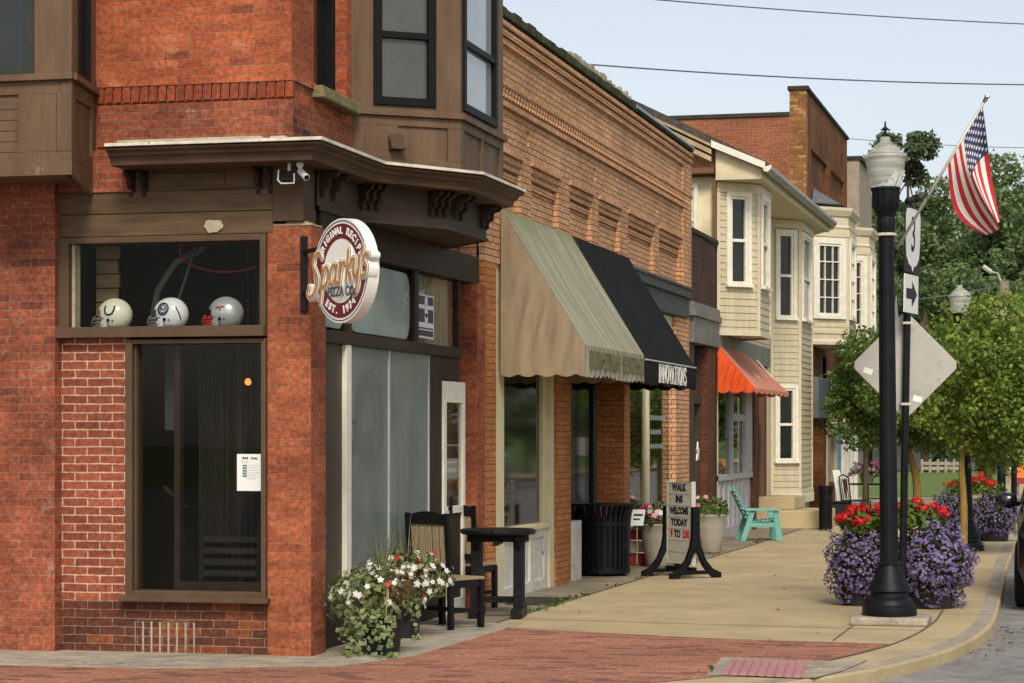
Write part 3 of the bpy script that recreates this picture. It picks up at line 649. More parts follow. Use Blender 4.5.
# lintel, frieze and corner board
m = MB(); m.box(-7.915, -6.095, 16.825, 17.1, 3.275, 3.45); m.box(-7.915, -6.095, 16.815, 17.1, 3.453, 3.62); m.build('lintel', 'lintel_wood', A, bevel=.005)
m = MB(); m.box(-7.26, -6.095, 16.84, 17.1, 3.622, 3.80); m.box(-7.1, -6.5, 16.828, 16.845, 3.66, 3.76); m.build('frieze_panel', 'lintel_wood', A, bevel=.005)
m = MB(); m.box(-7.915, -7.26, 16.80, 17.1, 3.622, 3.95); m.build('corner_brickwork', 'weathered_brick', A)
m = MB(); m.box(-6.092, -5.84, 16.795, 17.1, 3.36, 3.80); m.build('corner_board', 'brown_trim', A, bevel=.006)
pp = onY(213, 226, 16.80); m = MB()
blob = [(pp.x + .085 * q * math.cos(a), 16.806, pp.z + .055 * q * math.sin(a)) for a, q in zip(np.linspace(0, 2 * math.pi, 17)[:-1], (1, .88, 1.05, .92, .8, 1, 1.08, .9, 1, .82, .95, 1.12, .9, 1, .84, .95))]
m.prism(blob, (0, .02, 0)); m.build('torn_patch', 'cream_stone', A, bevel=.006)
# cornice round the corner and the bay
cp = [(-7.28, 16.33), (-5.54, 16.33), (-5.54, 17.95), (-4.955, 18.86), (-4.945, 20.34), (-5.78, 21.3)]
m = MB(); m.sweep(cp, [(0, 3.905), (-.012, 3.89), (-.05, 3.875), (-.055, 3.855), (-.085, 3.84), (-.10, 3.815), (-.105, 3.785), (-.125, 3.78)])
def insetp(pts, k):
    o = []
    for i, p in enumerate(pts):
        p = Vector(p); d0 = (p - Vector(pts[i - 1])).normalized() if i else None; d1 = (Vector(pts[i + 1]) - p).normalized() if i < len(pts) - 1 else None
        n0 = Vector((d0.y, -d0.x)) if d0 else None; n1 = Vector((d1.y, -d1.x)) if d1 else None
        nn = n0 if n1 is None else n1 if n0 is None else (n0 + n1) / (1 + n0.dot(n1)); o.append(p - nn * k)
    return o
ip = insetp(cp, .124); wall_in = [(-6.1, 21.3), (-6.1, 17.0), (-7.28, 17.0)]
m.prism([(p.x, p.y, 3.782) for p in ip] + [(x, y, 3.782) for x, y in wall_in], (0, 0, .02))
op = insetp(cp, .01)
m.add([(p.x, p.y, 3.93) for p in op] + [(-6.1, 21.3, 3.985), (X0, 21.3, 3.985), (X0, Y0, 3.985), (-7.28, Y0, 3.985)], [tuple(range(10))])
m.add([(cp[0][0], cp[0][1], 3.93), (cp[0][0], cp[0][1] + .125, 3.782), (-7.28, 17.0, 3.782), (-7.28, 17, 3.985)], [(0, 1, 2, 3)])
co = m.build('cornice', 'brown_trim', A)
m = MB(); m.sweep(cp, [(-.03, 3.936), (.010, 3.942), (.012, 3.918), (-.004, 3.915)]); m.build('gutter_edge', 'pale_metal', co)
# scroll brackets under it
def bracket(p, d, parent):
    d = Vector((d[0], d[1], 0)).normalized(); s = Vector((-d.y, d.x, 0)); prof = [(0, 0), (.15, 0), (.155, -.025), (.13, -.05), (.095, -.055), (.075, -.08), (.085, -.11), (.065, -.135), (.045, -.14), (.035, -.165), (.04, -.19), (.02, -.21), (0, -.205)]
    b = MB(); b.prism([Vector(p) + d * u + Vector((0, 0, v)) - s * .018 for u, v in prof], s * .036)
    b.prism([Vector(p) + d * (u * .55) + Vector((0, 0, v * .85)) - s * .026 for u, v in prof], s * .052)
    return b.build('bracket', 'dark_brown', parent, bevel=.004)
for px_ in (133, 146, 260, 272): q = onY(px_, 158, 16.85); bracket((q.x, 16.842, 3.78), (0, -1), co)
fr_path = [(-5.82, 17.06), (-5.82, 18.12), (-5.30, 18.98), (-5.285, 20.25), (-5.86, 20.95)]
for yy in (17.15, 17.42): bracket((-5.82, yy, 3.78), (1, 0), co)
e1 = Vector(fr_path[2]) - Vector(fr_path[1]); n1 = Vector((e1.y, -e1.x))
for t in (.03, .11, .19, .80, .88, .96): q = Vector(fr_path[1]) + e1 * t; bracket((q.x, q.y, 3.78), n1, co)
for yy in (19.12, 19.32, 20.05, 20.2): bracket((-5.285, yy, 3.78), (1, 0), co)
m = MB(); m.sweep(fr_path, [(0, 3.785), (0, 3.50), (.02, 3.495), (.02, 3.47), (-.02, 3.47)])
m.prism([(x, y, 3.475) for x, y in insetp(fr_path, .015)] + [(-6.1, 20.95, 3.475), (-6.1, 17.06, 3.475)], (0, 0, .02)); m.build('bay_frieze', 'grey_brown', A)
m = MB(); m.box(-6.1, -5.83, 17.19, 22.06, 3.2, 3.47); m.build('beam', 'dark_brown', A, bevel=.005)
# oriel bay on the street side
Bp = [(-5.98, 18.42), (-5.19, 19.02), (-5.20, 20.55), (-5.98, 21.25)]
def bay_body(poly, z0, z1, k=.03):
    q = insetp(poly, k); mm = MB(); mm.prism([(p.x, p.y, z0) for p in q] , (0, 0, z1 - z0)); return mm
m = bay_body(Bp, 3.94, 8.1, .10)
def face(a, b):
    a, b = Vector(a), Vector(b); d = (b - a); L = d.length; d.normalize(); return a, Vector((d.x, d.y, 0)), Vector((d.y, -d.x, 0)), L
holes = []
for i, (wu0, wu1) in enumerate(((.20, .76), (.07, 1.25), (.25, .8))):
    a, U, Nn, L = face(Bp[i], Bp[i + 1]); O = (a.x, a.y, 0); b = lambda *q: m.basis(O, U, Nn, Z, *q)
    b(0.01, L - .01, 3.96, 4.40, -.08, -.022); b(0, L, 3.94, 4.05, -.03, 0); b(0, L, 4.33, 4.41, -.03, 0); b(-.01, L + .015, 4.41, 4.46, -.03, .035)
    b(0, .12, 4.05, 4.33, -.03, 0); b(L - .12, L, 4.05, 4.33, -.03, 0)
    if i == 1: b(L / 2 - .03, L / 2 + .03, 4.05, 4.33, -.03, 0)
    if i == 0: b(.12, .42, 4.05, 4.33, -.03, 0)
    b(0, wu0, 4.46, 8.1, -.03, -.004); b(wu1, L, 4.46, 8.1, -.03, -.004); b(wu0, wu1, 6.3, 8.1, -.03, -.004); b(wu0, wu1, 4.46, 4.50, -.03, -.004)
    holes.append((O, U, Nn, wu0, wu1))
m.build('bay', 'brown_paint', A, bevel=.004)
for (O, U, Nn, u0, u1), gm in zip(holes, ('blind_glass', 'sky_reflection_glass', 'dark_glass')):
    p = Vector(O) + U * u0; window(A, (p.x, p.y, 4.50), U, Nn, u1 - u0, 1.5, .07, .02, (.40,), (), 'black_frame', gm, .055)
a, U, Nn, L = face(Bp[0], Bp[1]); q = Vector((a.x, a.y, 4.19)) + U * .33
m = MB(); m.prism([q + Nn * .0 + Vector((0, 0, .07)), q + Nn * .10 - Vector((0, 0, .05)), q + Nn * .10 - Vector((0, 0, .07)), q - Vector((0, 0, .07))], U * .13); m.build('vent_hood', 'brown_trim', A, bevel=.004)
# square bay on the side street
Lp = [(-9.8, 16.08), (-7.44, 16.08), (-7.62, 16.92)]
m = MB(); q = insetp(Lp, .10); m.prism([(p.x, p.y, 3.70) for p in q] + [(-9.8, 16.92, 3.70)], (0, 0, 4.4))
a, U, Nn, L = face(Lp[0], Lp[1]); O = (a.x, a.y, 0); b = lambda *q: m.basis(O, U, Nn, Z, *q)
b(.01, L - .04, 3.70, 4.39, -.08, -.024); b(0, L - .002, 3.68, 3.86, -.03, 0); b(0, L, 4.30, 4.40, -.03, -.004); b(-.01, L + .02, 4.40, 4.45, -.03, .04); b(L - .12, L, 3.86, 4.30, -.03, .006); b(L - .44, L - .125, 3.86, 4.30, -.03, 0)
for k in range(5): b(.1, L - .44, 3.865 + .082 * k, 3.94 + .082 * k, -.03, -.018)
b(L - .31, L, 4.45, 8.1, -.03, 0); b(0, .3, 4.45, 8.1, -.03, 0); b(.3, L - .31, 6.2, 8.1, -.03, 0)
a, U2, N2, L2 = face(Lp[1], Lp[2]); O2 = (a.x, a.y, 0); b = lambda *q: m.basis(O2, U2, N2, Z, *q)
b(.01, L2 - .01, 3.81, 4.39, -.08, -.022); b(0, L2, 3.803, 3.9, -.03, 0); b(0, L2, 4.28, 4.40, -.03, -.004); b(0, L2, 4.40, 4.45, -.03, .04); b(0, .14, 3.9, 4.28, -.03, 0); b(L2 - .14, L2, 3.9, 4.28, -.03, 0); b(0, .22, 4.45, 8.1, -.03, 0); b(L2 - .22, L2, 4.45, 8.1, -.03, 0); b(.22, L2 - .22, 6.2, 8.1, -.03, 0)
m.prism([Vector((-7.438, 16.083, 3.683)), Vector((-7.438, 16.083, 3.80)), Vector((-7.618, 16.92, 3.80)), Vector((-7.618, 16.92, 3.585))], (-.03, 0, 0))
m.build('bay', 'brown_paint', A, bevel=.004)
window(A, (-9.4, 16.08, 4.45), U, Nn, 1.65, 1.75, .08, .01, (.62,), (), 'grey_green_frame', 'dark_glass', .06)
p = Vector(O2) + U2 * .22; window(A, (p.x, p.y, 4.45), U2, N2, L2 - .44, 1.75, .05, .01, (.5,), (), 'black_frame', 'dark_glass')
m = MB(); m.box(-9.8, -6.0, 17.0, 22.0, 8.1, 8.3); m.box(-9.8, -9.6, 17, 22, -.1, 8.1); m.build('roof', 'roof_shingle', A)
# storefront on the street side
XS = -5.87; S = lambda px_: sY(px_, XS)
m = MB()
m.box(XS - .06, XS - .03, 17.19, S(346), -.1, 2.45); m.build('side_panel', 'olive_brown', A)
m = MB(); m.box(XS - .05, XS + .01, S(345.5), S(350.5), .3, 2.45); m.build('white_post', 'white_paint', A, bevel=.004)
m = MB(); m.box(XS - .06, XS + .0, 17.19, S(443), -.1, .36); m.box(XS - .06, XS - .01, S(431), S(443), .36, 2.45); m.box(XS - .06, XS - .01, S(443), 21.5, 2.24, 2.45)
m.box(XS - .06, XS + .02, 17.19, 21.5, 2.45, 2.55)
m.box(XS - .06, XS + .0, S(415), S(419), 2.55, 3.2); m.box(XS - .06, XS + .0, 17.19, 17.26, 2.55, 3.2); m.box(XS - .06, XS, 21.43, 21.5, 2.55, 3.2); m.box(XS - .06, XS + .0, S(350), S(352), 2.55, 3.2)
sf = m.build('storefront', 'dark_brown', A, bevel=.004)
m = MB(); m.box(XS - .03, XS - .022, S(350.5), S(391) - .015, .36, 2.45); m.box(XS - .03, XS - .022, S(391) + .015, S(431), .36, 2.45); fg = m.build('frosted_pane', 'frost', A)
m = MB(); m.box(XS - .022, XS - .012, S(391) - .02, S(391) + .02, .36, 2.45); m.box(XS - .022, XS - .012, S(430), S(431.5), .36, 2.45); m.build('glazing_bead', 'frost_pale', A)
# the ghost of a round emblem in the frosting
m = MB(); ey, ez = S(371), 1.83; xk = XS - .0205
def ring(mb, cy, cz, r0, r1, sy=1.0, n=40, a0=0, a1=2 * math.pi, x=xk):
    A_ = np.linspace(a0, a1, n)
    for i in range(n - 1):
        q = [(x, cy + r * sy * math.cos(t), cz + r * math.sin(t)) for r, t in ((r0, A_[i]), (r1, A_[i]), (r1, A_[i + 1]), (r0, A_[i + 1]))]
        mb.add(q, [(0, 1, 2, 3)])
ring(m, ey, ez, .22, .38, .92); ring(m, ey, ez, .41, .425, .92); ring(m, ey - .43, ez - .12, .10, .13, .8, 20, .3 * math.pi, 1.75 * math.pi)
m.add([(xk + .001, ey - .45, ez - .28), (xk + .001, ey + .42, ez - .2), (xk + .001, ey + .42, ez - .03), (xk + .001, ey - .4, ez - .12)], [(0, 1, 2, 3)])
m.build('ghost_emblem', 'frost_emblem', fg)
m = MB()
for k in (1, 5): yy = S(396 + 3.6 * k); m.add([(xk, yy, .5), (xk, yy + .03 + .05 * random.random(), .5), (xk, yy + .05 * random.random() + .02, 1.9 + .3 * random.random()), (xk, yy, 2.0)], [(0, 1, 2, 3)])
m.build('streak', 'frost_streak', fg)
# transom glass with a blind behind, poster lights
tg = MB(); tg.box(XS - .036, XS - .03, 17.26, S(350), 2.55, 3.2); tg.box(XS - .036, XS - .03, S(352), S(415), 2.55, 3.2); tg.box(XS - .036, XS - .03, S(419), 21.43, 2.55, 3.2)
tg.build('transom_pane', 'dim_glass', A)
m = MB(); 
def rrect(mb, y0, y1, z0, z1, x, r, th):
    P = []
    for cy, cz, a0 in ((y1 - r, z1 - r, 0), (y0 + r, z1 - r, 90), (y0 + r, z0 + r, 180), (y1 - r, z0 + r, 270)):
        for k in range(5): t = rad(a0 + 22.5 * k); P.append((x, cy + r * math.cos(t), cz + r * math.sin(t)))
    mb.prism(P, (th, 0, 0))
rrect(m, S(353) + .02, S(414), 2.57, 3.16, XS - .05, .16, .01); rrect(m, 17.3, S(349), 2.58, 3.1, XS - .07, .12, .02); m.build('transom_blind', 'frost_pale', A)
m = MB(); k = 40
for i in range(k):
    y0, y1 = 20.4 + 1.03 * i / k, 20.4 + 1.03 * (i + 1) / k
    m.add([(XS - .14 + .03 * math.sin(i * 1.3), y0, 2.55), (XS - .14 + .03 * math.sin(i * 1.3 + 1.3), y1, 2.55), (XS - .14 + .03 * math.sin(i * 1.3 + 1.3), y1, 3.2), (XS - .14 + .03 * math.sin(i * 1.3), y0, 3.2)], [(0, 1, 2, 3)])
m.build('curtain', 'curtain_tan', A, smooth=True)
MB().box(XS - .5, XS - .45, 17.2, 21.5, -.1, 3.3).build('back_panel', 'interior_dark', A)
po = thing('window_poster', 'tall purple and white paper poster in the transom above the shop door', 'poster', (XS - .028, S(420), 2.58))
y0, y1 = S(420.5), S(436.5); z0, z1 = 2.60, 3.0
MB().box(XS - .029, XS - .026, y0, y1, z0, z1).build('sheet', 'paper', po)
m = MB(); h = y1 - y0
for a_, b_ in ((.03, .17), (.20, .235), (.36, .68), (.78, .985)): m.box(XS - .0255, XS - .0235, y0 + .04 * h + .01, y1 - .05 * h, z0 + .4 * (a_ * .96 + .02), z0 + .4 * (b_ * .96 + .02))
m.build('print', 'poster_purple', po)
m = MB()
for zz in (.46, .60, .85): m.lathe([(.001, 0), (.05, 0), (.05, .002), (.001, .002)], (0, 0, 0), 12, M=Matrix.Translation((XS - .0235, (y0 + y1) / 2, z0 + .4 * zz)) @ Matrix.Rotation(rad(90), 4, 'Y'))
m.build('print_mark', 'paper', po)
# shop door: white frame, glass above, dark panel below
m = MB(); dy0, dy1 = S(443.5), S(465)
m.box(XS - .04, XS + .005, dy0, dy0 + .10, 0, 2.22); m.box(XS - .04, XS + .005, dy1 - .09, dy1, 0, 2.22); m.box(XS - .04, XS + .005, dy0 + .1, dy1 - .09, 2.02, 2.22); m.box(XS - .04, XS + .005, dy0 + .1, dy1 - .09, .96, 1.03); m.box(XS - .04, XS + .005, dy0 + .1, dy1 - .09, 0, .14)
dr = m.build('door', 'white_paint', A, bevel=.004)
m = MB(); m.box(XS - .03, XS - .02, dy0 + .1, dy1 - .09, .14, .96); m.build('door_panel', 'dark_brown', dr)
m = MB(); m.box(XS - .02, XS - .014, dy0 + .1, dy1 - .09, 1.03, 2.02); m.build('pane', 'side_glass', dr)
m = MB(); m.bar((XS + .03, dy0 + .16, .95), (XS + .03, dy0 + .16, 1.12), .025, .02); m.box(XS, XS + .03, dy0 + .15, dy0 + .17, 1.0, 1.03); m.build('handle', 'black_paint', dr)
m = MB(); m.box(XS - .10, XS - .09, dy0, dy1, 0, 2.2); m.build('door_curtain', 'brown_wood', A)
# ================================================================== ORANGE BRICK SHOP
B = thing('brick_building', 'long orange brick shop building with recessed panels and two awnings', 'building', (-7.5, 28, 0))
by0, by1 = 22.145, 34.30
pan = [(a, b_) for a, b_ in ((22.75, 23.62), (24.10, 25.42), (26.0, 27.24), (27.65, 28.97), (29.5, 31.37), (31.76, 33.52))]
slots = [(23.90, 24.02), (27.36, 27.48), (31.54, 31.66)]
m = MB(); fB = lambda u, v, n: (XW + n, u, v)
gridwall(m, (by0, by1), (3.44, 5.97), [(a, b_, 3.44, 4.52) for a, b_ in pan] + [(a, b_, 4.78, 4.965) for a, b_ in slots], fB, 0, -.09)
m.box(XW - .35, XW - .07, by0, by1, 3.44, 5.97); m.box(-14, XW - .35, by0, by0 + .3, 0, 5.6); m.box(-14, XW - .35, by1 - .3, by1, 0, 5.97); m.build('wall', 'orange_brick', B)
m = MB()
for z_, o_ in ((5.875, .06), (5.79, .048), (5.705, .036)): m.box(XW - .01, XW + o_, by0, by1, z_, z_ + .062)
m.box(XW - .01, XW + .04, by0, by1, 5.075, 5.135); m.box(XW - .01, XW + .055, by0, by1, 5.262, 5.32)
y = by0 + .05
while y < by1 - .1: m.box(XW - .01, XW + .05, y, y + .062, 5.165, 5.258); y += .128
for a, b_ in pan:
    m.box(XW - .08, XW - .018, a, b_, 4.455, 4.52); m.box(XW - .08, XW - .036, a, b_, 4.365, 4.43)
    m.box(XW - .01, XW + .035, a - .03, b_ + .03, 4.60, 4.655); 
m.build('corbel_course', 'orange_brick', B, bevel=.004)
m = MB(); m.box(XW - .01, XW + .035, 33.60, by1, 3.88, 5.70); m.build('end_pilaster', 'orange_brick', B, bevel=.004)
m = MB(); z0 = 5.97
for i in range(24):
    y0 = by0 + (29.7 - by0) * i / 24; y1 = by0 + (29.7 - by0) * (i + 1) / 24; m.box(XW - .40, XW + .07 + .01 * random.random(), y0, y1, z0 + .001, z0 + .085 + .03 * random.random())
m.box(XW - .4, XW + .07, 29.7, by1, z0 + .001, z0 + .03); m.build('coping', 'moss_coping', B, bevel=.012)
m = MB(); m.prism([(XW + .09, 29.72, 6.005), (XW + .09, 29.72, 6.03), (XW - .2, 29.72, 6.26), (XW - .2, 29.72, 6.005)], (0, by1 - 29.72, 0)); m.build('flashing', 'flashing', B)
m = MB(); y = 29.3
while y < 33.6: m.box(XW - 1.0, XW - .75, y, y + .10, 5.5, 6.70 + .09 * random.random()); y += .12
m.build('back_parapet', 'stone_grey', B, bevel=.01)
m = MB(); m.box(-14, XW - .36, by0 + .3, by1 - .3, 5.35, 5.45); m.build('roof', 'roof_shingle', B)
# ground floor piers
m = MB()
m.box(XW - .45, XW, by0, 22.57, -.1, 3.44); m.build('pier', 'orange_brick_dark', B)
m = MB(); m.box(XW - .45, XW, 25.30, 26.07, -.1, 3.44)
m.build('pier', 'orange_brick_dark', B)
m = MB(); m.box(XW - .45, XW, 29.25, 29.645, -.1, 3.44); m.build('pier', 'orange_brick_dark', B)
m = MB(); m.box(XW - .45, XW, 33.14, by1, -.1, 3.44); m.build('pier', 'orange_brick', B)
m = MB(); m.box(XW - .45, XW - .16, 31.75, 32.15, -.1, 3.44); m.build('pier', 'orange_brick', B)
m = MB(); m.box(XW - .2, XW + .10, 29.36, 34.02, 3.74, 3.86); m.box(XW - .2, XW + .05, 29.36, 34.0, 3.45, 3.74); m.box(XW - .2, XW + .12, 29.36, 34.04, 3.86, 3.90); m.build('sign_band', 'charcoal_beam', B, bevel=.006)
# window with the white timber frame
xf = XW - .05
m = MB(); m.box(xf - .1, xf + .03, 22.575, 22.99, .0, 3.44); m.box(xf - .1, xf + .0, 24.86, 25.08, .74, 3.44); m.box(xf - .1, xf + .03, 25.08, 25.295, 0, 3.44); m.box(xf - .1, xf, 22.99, 24.86, 3.1, 3.44); m.box(xf - .1, xf + .05, 22.99, 25.08, .68, .745)
wf = m.build('shop_window', 'cream_paint', B, bevel=.006)
MB().box(xf - .045, xf - .04, 22.99, 24.86, .745, 3.1).build('pane', 'dark_glass', wf)
m = MB(); m.box(xf - .1, xf - .02, 22.99, 25.08, .0, .68); m.box(xf - .1, xf + .005, 22.99, 25.08, .0, .12); m.box(xf - .1, xf + .005, 22.99, 25.08, .58, .68)
for y in (22.99, 23.6, 24.25, 24.92): m.box(xf - .1, xf + .004, y, y + .14, .12, .58)
m.build('kick_panel', 'worn_white', wf, bevel=.006)
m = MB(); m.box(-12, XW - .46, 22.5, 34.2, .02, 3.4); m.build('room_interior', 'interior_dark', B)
# recessed entry: black framed glass, right of the white window
xe = XW - .16
m = MB(); m.box(xe - .06, xe, 26.07, 26.15, 0, 3.3); m.box(xe - .06, xe, 26.75, 26.85, 0, 3.3); m.box(xe - .06, xe, 28.08, 28.28, 0, 3.3); m.box(xe - .06, xe, 26.15, 28.08, 0, .35); m.box(xe - .06, xe, 26.15, 28.08, 2.9, 3.3); m.box(xe - .5, xe - .44, 28.3, 29.25, 0, 3.3)
en = m.build('entry_door', 'black_frame', B, bevel=.004)
MB().box(xe - .035, xe - .03, 26.15, 28.08, .35, 2.9).build('pane', 'dark_glass', en)
m = MB(); m.box(xe + .002, XW - .01, 26.075, 26.7, 0, .7); m.build('kick_panel', 'worn_white', B, bevel=.005)
# display window with plants behind it
m = MB(); xd = XW - .06
m.box(xd - .08, xd, 29.65, 29.74, .5, 3.3); m.box(xd - .08, xd + .0, 31.28, 31.38, .5, 3.3); m.box(xd - .08, xd - .02, 31.35, 33.14, .5, .62); m.box(xd - .08, xd, 29.65, 33.14, .38, .5); m.box(xd - .08, xd, 29.65, 33.14, 3.15, 3.44); m.box(xd - .08, xd - .01, 29.65, 33.14, 0, .38)
dw = m.build('display_window', 'ivory_paint', B, bevel=.005)
MB().box(xd - .045, xd - .04, 29.74, 33.14, .5, 3.15).build('pane', 'shop_glass', dw)
m = MB(); m.box(XW - .44, XW - .40, 29.65, 30.6, .5, 3.3); m.box(XW - .4, XW - .2, 30.1, 30.3, .5, 3.3); m.build('back_panel', 'dark_brown', B)
m = MB(); m.box(XW - .44, XW - .2, 32.15, 33.13, .5, 3.2); m.build('green_panel', 'green_paint', B)
m = MB(); z_ = 1.95
for k, n_ in enumerate((8, 6, 7)):
    for j in range(n_): y = 31.55 + .16 * j; m.box(xd - .039, xd - .037, y, y + .06, 1.92 - .2 * k, 1.985 - .2 * k)
m.build('window_lettering', 'grey_ink', dw)

# awnings: cloth with sags, end panels, scalloped valance, frame bars
def awning(name, label, y0, y1, xf_, zt, zf, zb, top, front, endm, folds=.03, seed=1, scallop=.22, tops=None):
    r_ = random.Random(seed); T = thing(name, label, 'awning', (XW, (y0 + y1) / 2, zt))
    nu, nv = 46, 14; m = MB(); ph = [r_.uniform(0, 6) for _ in range(4)]
    ty0, ty1 = tops or (y0, y1)
    P = []
    for j in range(nv + 1):
        v = j / nv
        for i in range(nu + 1):
            u = i / nu; ya = ty0 + (ty1 - ty0) * u; yb = y0 + (y1 - y0) * u; y = ya + (yb - ya) * v
            x = XW + .02 + (xf_ - XW - .02) * v; z = zt + (zf - zt) * v
            s = math.sin(math.pi * v); e = math.sin(math.pi * u) ** .5 if 0 < u < 1 else 0
            z -= (.055 * s * e + folds * s * e * (math.sin(u * 19 + ph[0]) * .5 + math.sin(u * 37 + v * 3 + ph[1]) * .3 + math.sin(u * 8 - v * 5 + ph[2]) * .4))
            P.append((x, y, z))
    fs = [(j * (nu + 1) + i, j * (nu + 1) + i + 1, (j + 1) * (nu + 1) + i + 1, (j + 1) * (nu + 1) + i) for j in range(nv) for i in range(nu)]
    m.add(P, fs); m.build('canopy', top, T, smooth=True, uvyz=True)
    m = MB(); n = 90; a0 = []
    for i in range(n + 1):
        y = y0 + (y1 - y0) * i / n; w_ = .012 * math.sin(i * .9 + ph[3]); sc_ = zb + .035 - .05 * abs(math.sin(math.pi * (y - y0) / scallop)) ** .6
        a0.append(((xf_, y, zf), (xf_ + w_ * .4, y, (zf + zb) / 2), (xf_ + w_, y, sc_)))
    for i in range(n): m.add([a0[i][0], a0[i + 1][0], a0[i + 1][1], a0[i][1], a0[i][2], a0[i + 1][2]], [(0, 1, 2, 3), (3, 2, 5, 4)])
    va = m.build('valance', front, T, smooth=True, uvyz=True)
    for ye, yt in ((y0, ty0), (y1, ty1)):
        m = MB(); na, nb_ = 26, 16; G = []
        for j in range(nb_ + 1):
            for i in range(na + 1):
                u, v = i / na, j / nb_                  # u wall -> front, v bottom -> top edge
                x = XW + .015 + (xf_ - XW - .015) * u; zt_ = zt + (zf - zt) * u
                lo = zb + .03 - .04 * abs(math.sin(math.pi * (x - XW) / .2)) ** .6
                z = lo + (zt_ - lo) * v; sw = math.sin(math.pi * min(1, v * 1.15)) * math.sin(math.pi * u)
                f = (z - zb) / (zt - zb); dy = (yt - ye) * max(0, (z - zf) / (zt - zf)) if z > zf else 0
                y = ye + dy + .052 * sw * math.sin(9 * (u - .55 * f) * math.pi + ph[0]) * (.35 + f) + (.010 * math.sin(u * 22) * max(0, 1 - 2.4 * v))
                G.append((x, y, z))
        fs = [(j * (na + 1) + i, j * (na + 1) + i + 1, (j + 1) * (na + 1) + i + 1, (j + 1) * (na + 1) + i) for j in range(nb_) for i in range(na)]
        m.add(G, fs); m.build('end_panel', endm, T, smooth=True)
    m = MB(); m.tube([(XW + .02, y0 + .03, zf), (xf_ - .02, y0 + .03, zf - .01), (xf_ - .02, y1 - .03, zf - .01), (XW + .02, y1 - .03, zf)], .014, 6)
    for y in (y0 + .04, (y0 + y1) / 2, y1 - .04): m.tube([(XW + .02, y, zt - .08), (xf_ - .03, y, zf - .03)], .012, 6)
    m.build('awning_frame', 'pole_alu', T)
    return T, va
XA = -4.896
aw1, v1 = awning('awning', 'tan canvas shop awning with mossy sloping top and scalloped edge', 22.70, 25.90, XA, 4.02, 2.62, 2.31, 'awning_mossy', 'awning_mossy', 'awning_tan', .034, 3, tops=(22.72, 25.97))
m = MB()
for s0, s1 in ((22.95, 24.35), (24.6, 25.75)):
    y = s0
    while y < s1:
        q = random.random(); h_ = .17
        for a_, b_ in ((0, .024), (.05, .07), (.095, .115)) if q < .6 else ((.01, .035), (.075, .1)): m.box(XA + .006, XA + .017, y + a_, y + b_, 2.40, 2.40 + h_)
        zz = 2.40 + (.07 if q < .4 else .148 if q < .75 else 0); m.box(XA + .006, XA + .016, y, y + (.06 if q < .5 else .1), zz, zz + .02); y += .155
m.build('faded_lettering', 'awning_faded_letters', v1)
aw2, v2 = awning('awning', 'black canvas shop awning with white lettering on its front valance', 25.955, 29.50, XA, 4.02, 2.575, 2.30, 'awning_black', 'awning_black', 'awning_black', .008, 5, tops=(26.07, 29.44))
m = MB(); m.tube([(XA + .006, 25.97, 2.577), (XA + .006, 29.49, 2.577)], .011, 6); m.build('piping', 'piping_grey', v2)
m = MB()
def serif_word(mb, word, O, U, V, Nn, cell, h, st):
    """condensed capitals drawn as strokes with slab serifs"""
    G = {'I': [((.5, 0), (.5, 1))], 'N': [((.12, 0), (.12, 1)), ((.12, 1), (.88, 0)), ((.88, 0), (.88, 1))], 'O': [], 'V': [((.08, 1), (.5, 0)), ((.5, 0), (.92, 1))],
         'A': [((.08, 0), (.5, 1)), ((.5, 1), (.92, 0)), ((.26, .36), (.74, .36))], 'T': [((.5, 0), (.5, 1)), ((.05, .97), (.95, .97))], 'S': []}
    O, U, V, Nn = Vector(O), Vector(U), Vector(V), Vector(Nn); x = 0
    for ch in word:
        w_ = cell * (.5 if ch == 'I' else 1)
        pt = lambda p: O + U * (x + p[0] * w_) + V * (p[1] * h)
        segs = list(G[ch])
        if ch == 'O': segs = [((.5 + .42 * math.cos(a), .5 + .5 * math.sin(a)), (.5 + .42 * math.cos(a + .4), .5 + .5 * math.sin(a + .4))) for a in np.arange(0, 6.28, .4)]
        if ch == 'S': P = [(.86, .84), (.66, .98), (.36, .99), (.15, .84), (.2, .64), (.5, .52), (.8, .38), (.85, .16), (.62, .01), (.32, .01), (.12, .17)]; segs = list(zip(P, P[1:]))
        for a, b_ in segs:
            thin = ch in 'AV' and a[0] < .3 and b_[0] > .3 and ch == 'A' or ch == 'N' and a[0] == b_[0]
            mb.bar(pt(a), pt(b_), st * (.55 if thin else 1), .006, up=Nn)
        for (sx_, sy_) in {'I': [(.5, 0), (.5, 1)], 'N': [(.12, 0), (.12, 1), (.88, 1)], 'A': [(.08, 0), (.92, 0)], 'V': [(.08, 1), (.92, 1)], 'T': [(.5, 0)]}.get(ch, []):
            mb.bar(pt((sx_, sy_)) - U * st * 1.1, pt((sx_, sy_)) + U * st * 1.1, st * .4, .006, up=Nn)
        x += w_ + cell * .16
    return x
serif_word(m, 'INNOVATIONS', (XA + .012, 26.78, 2.338), (0, 1, 0), Z, (1, 0, 0), .168, .205, .034); m.build('lettering', 'cloth_white', v2)

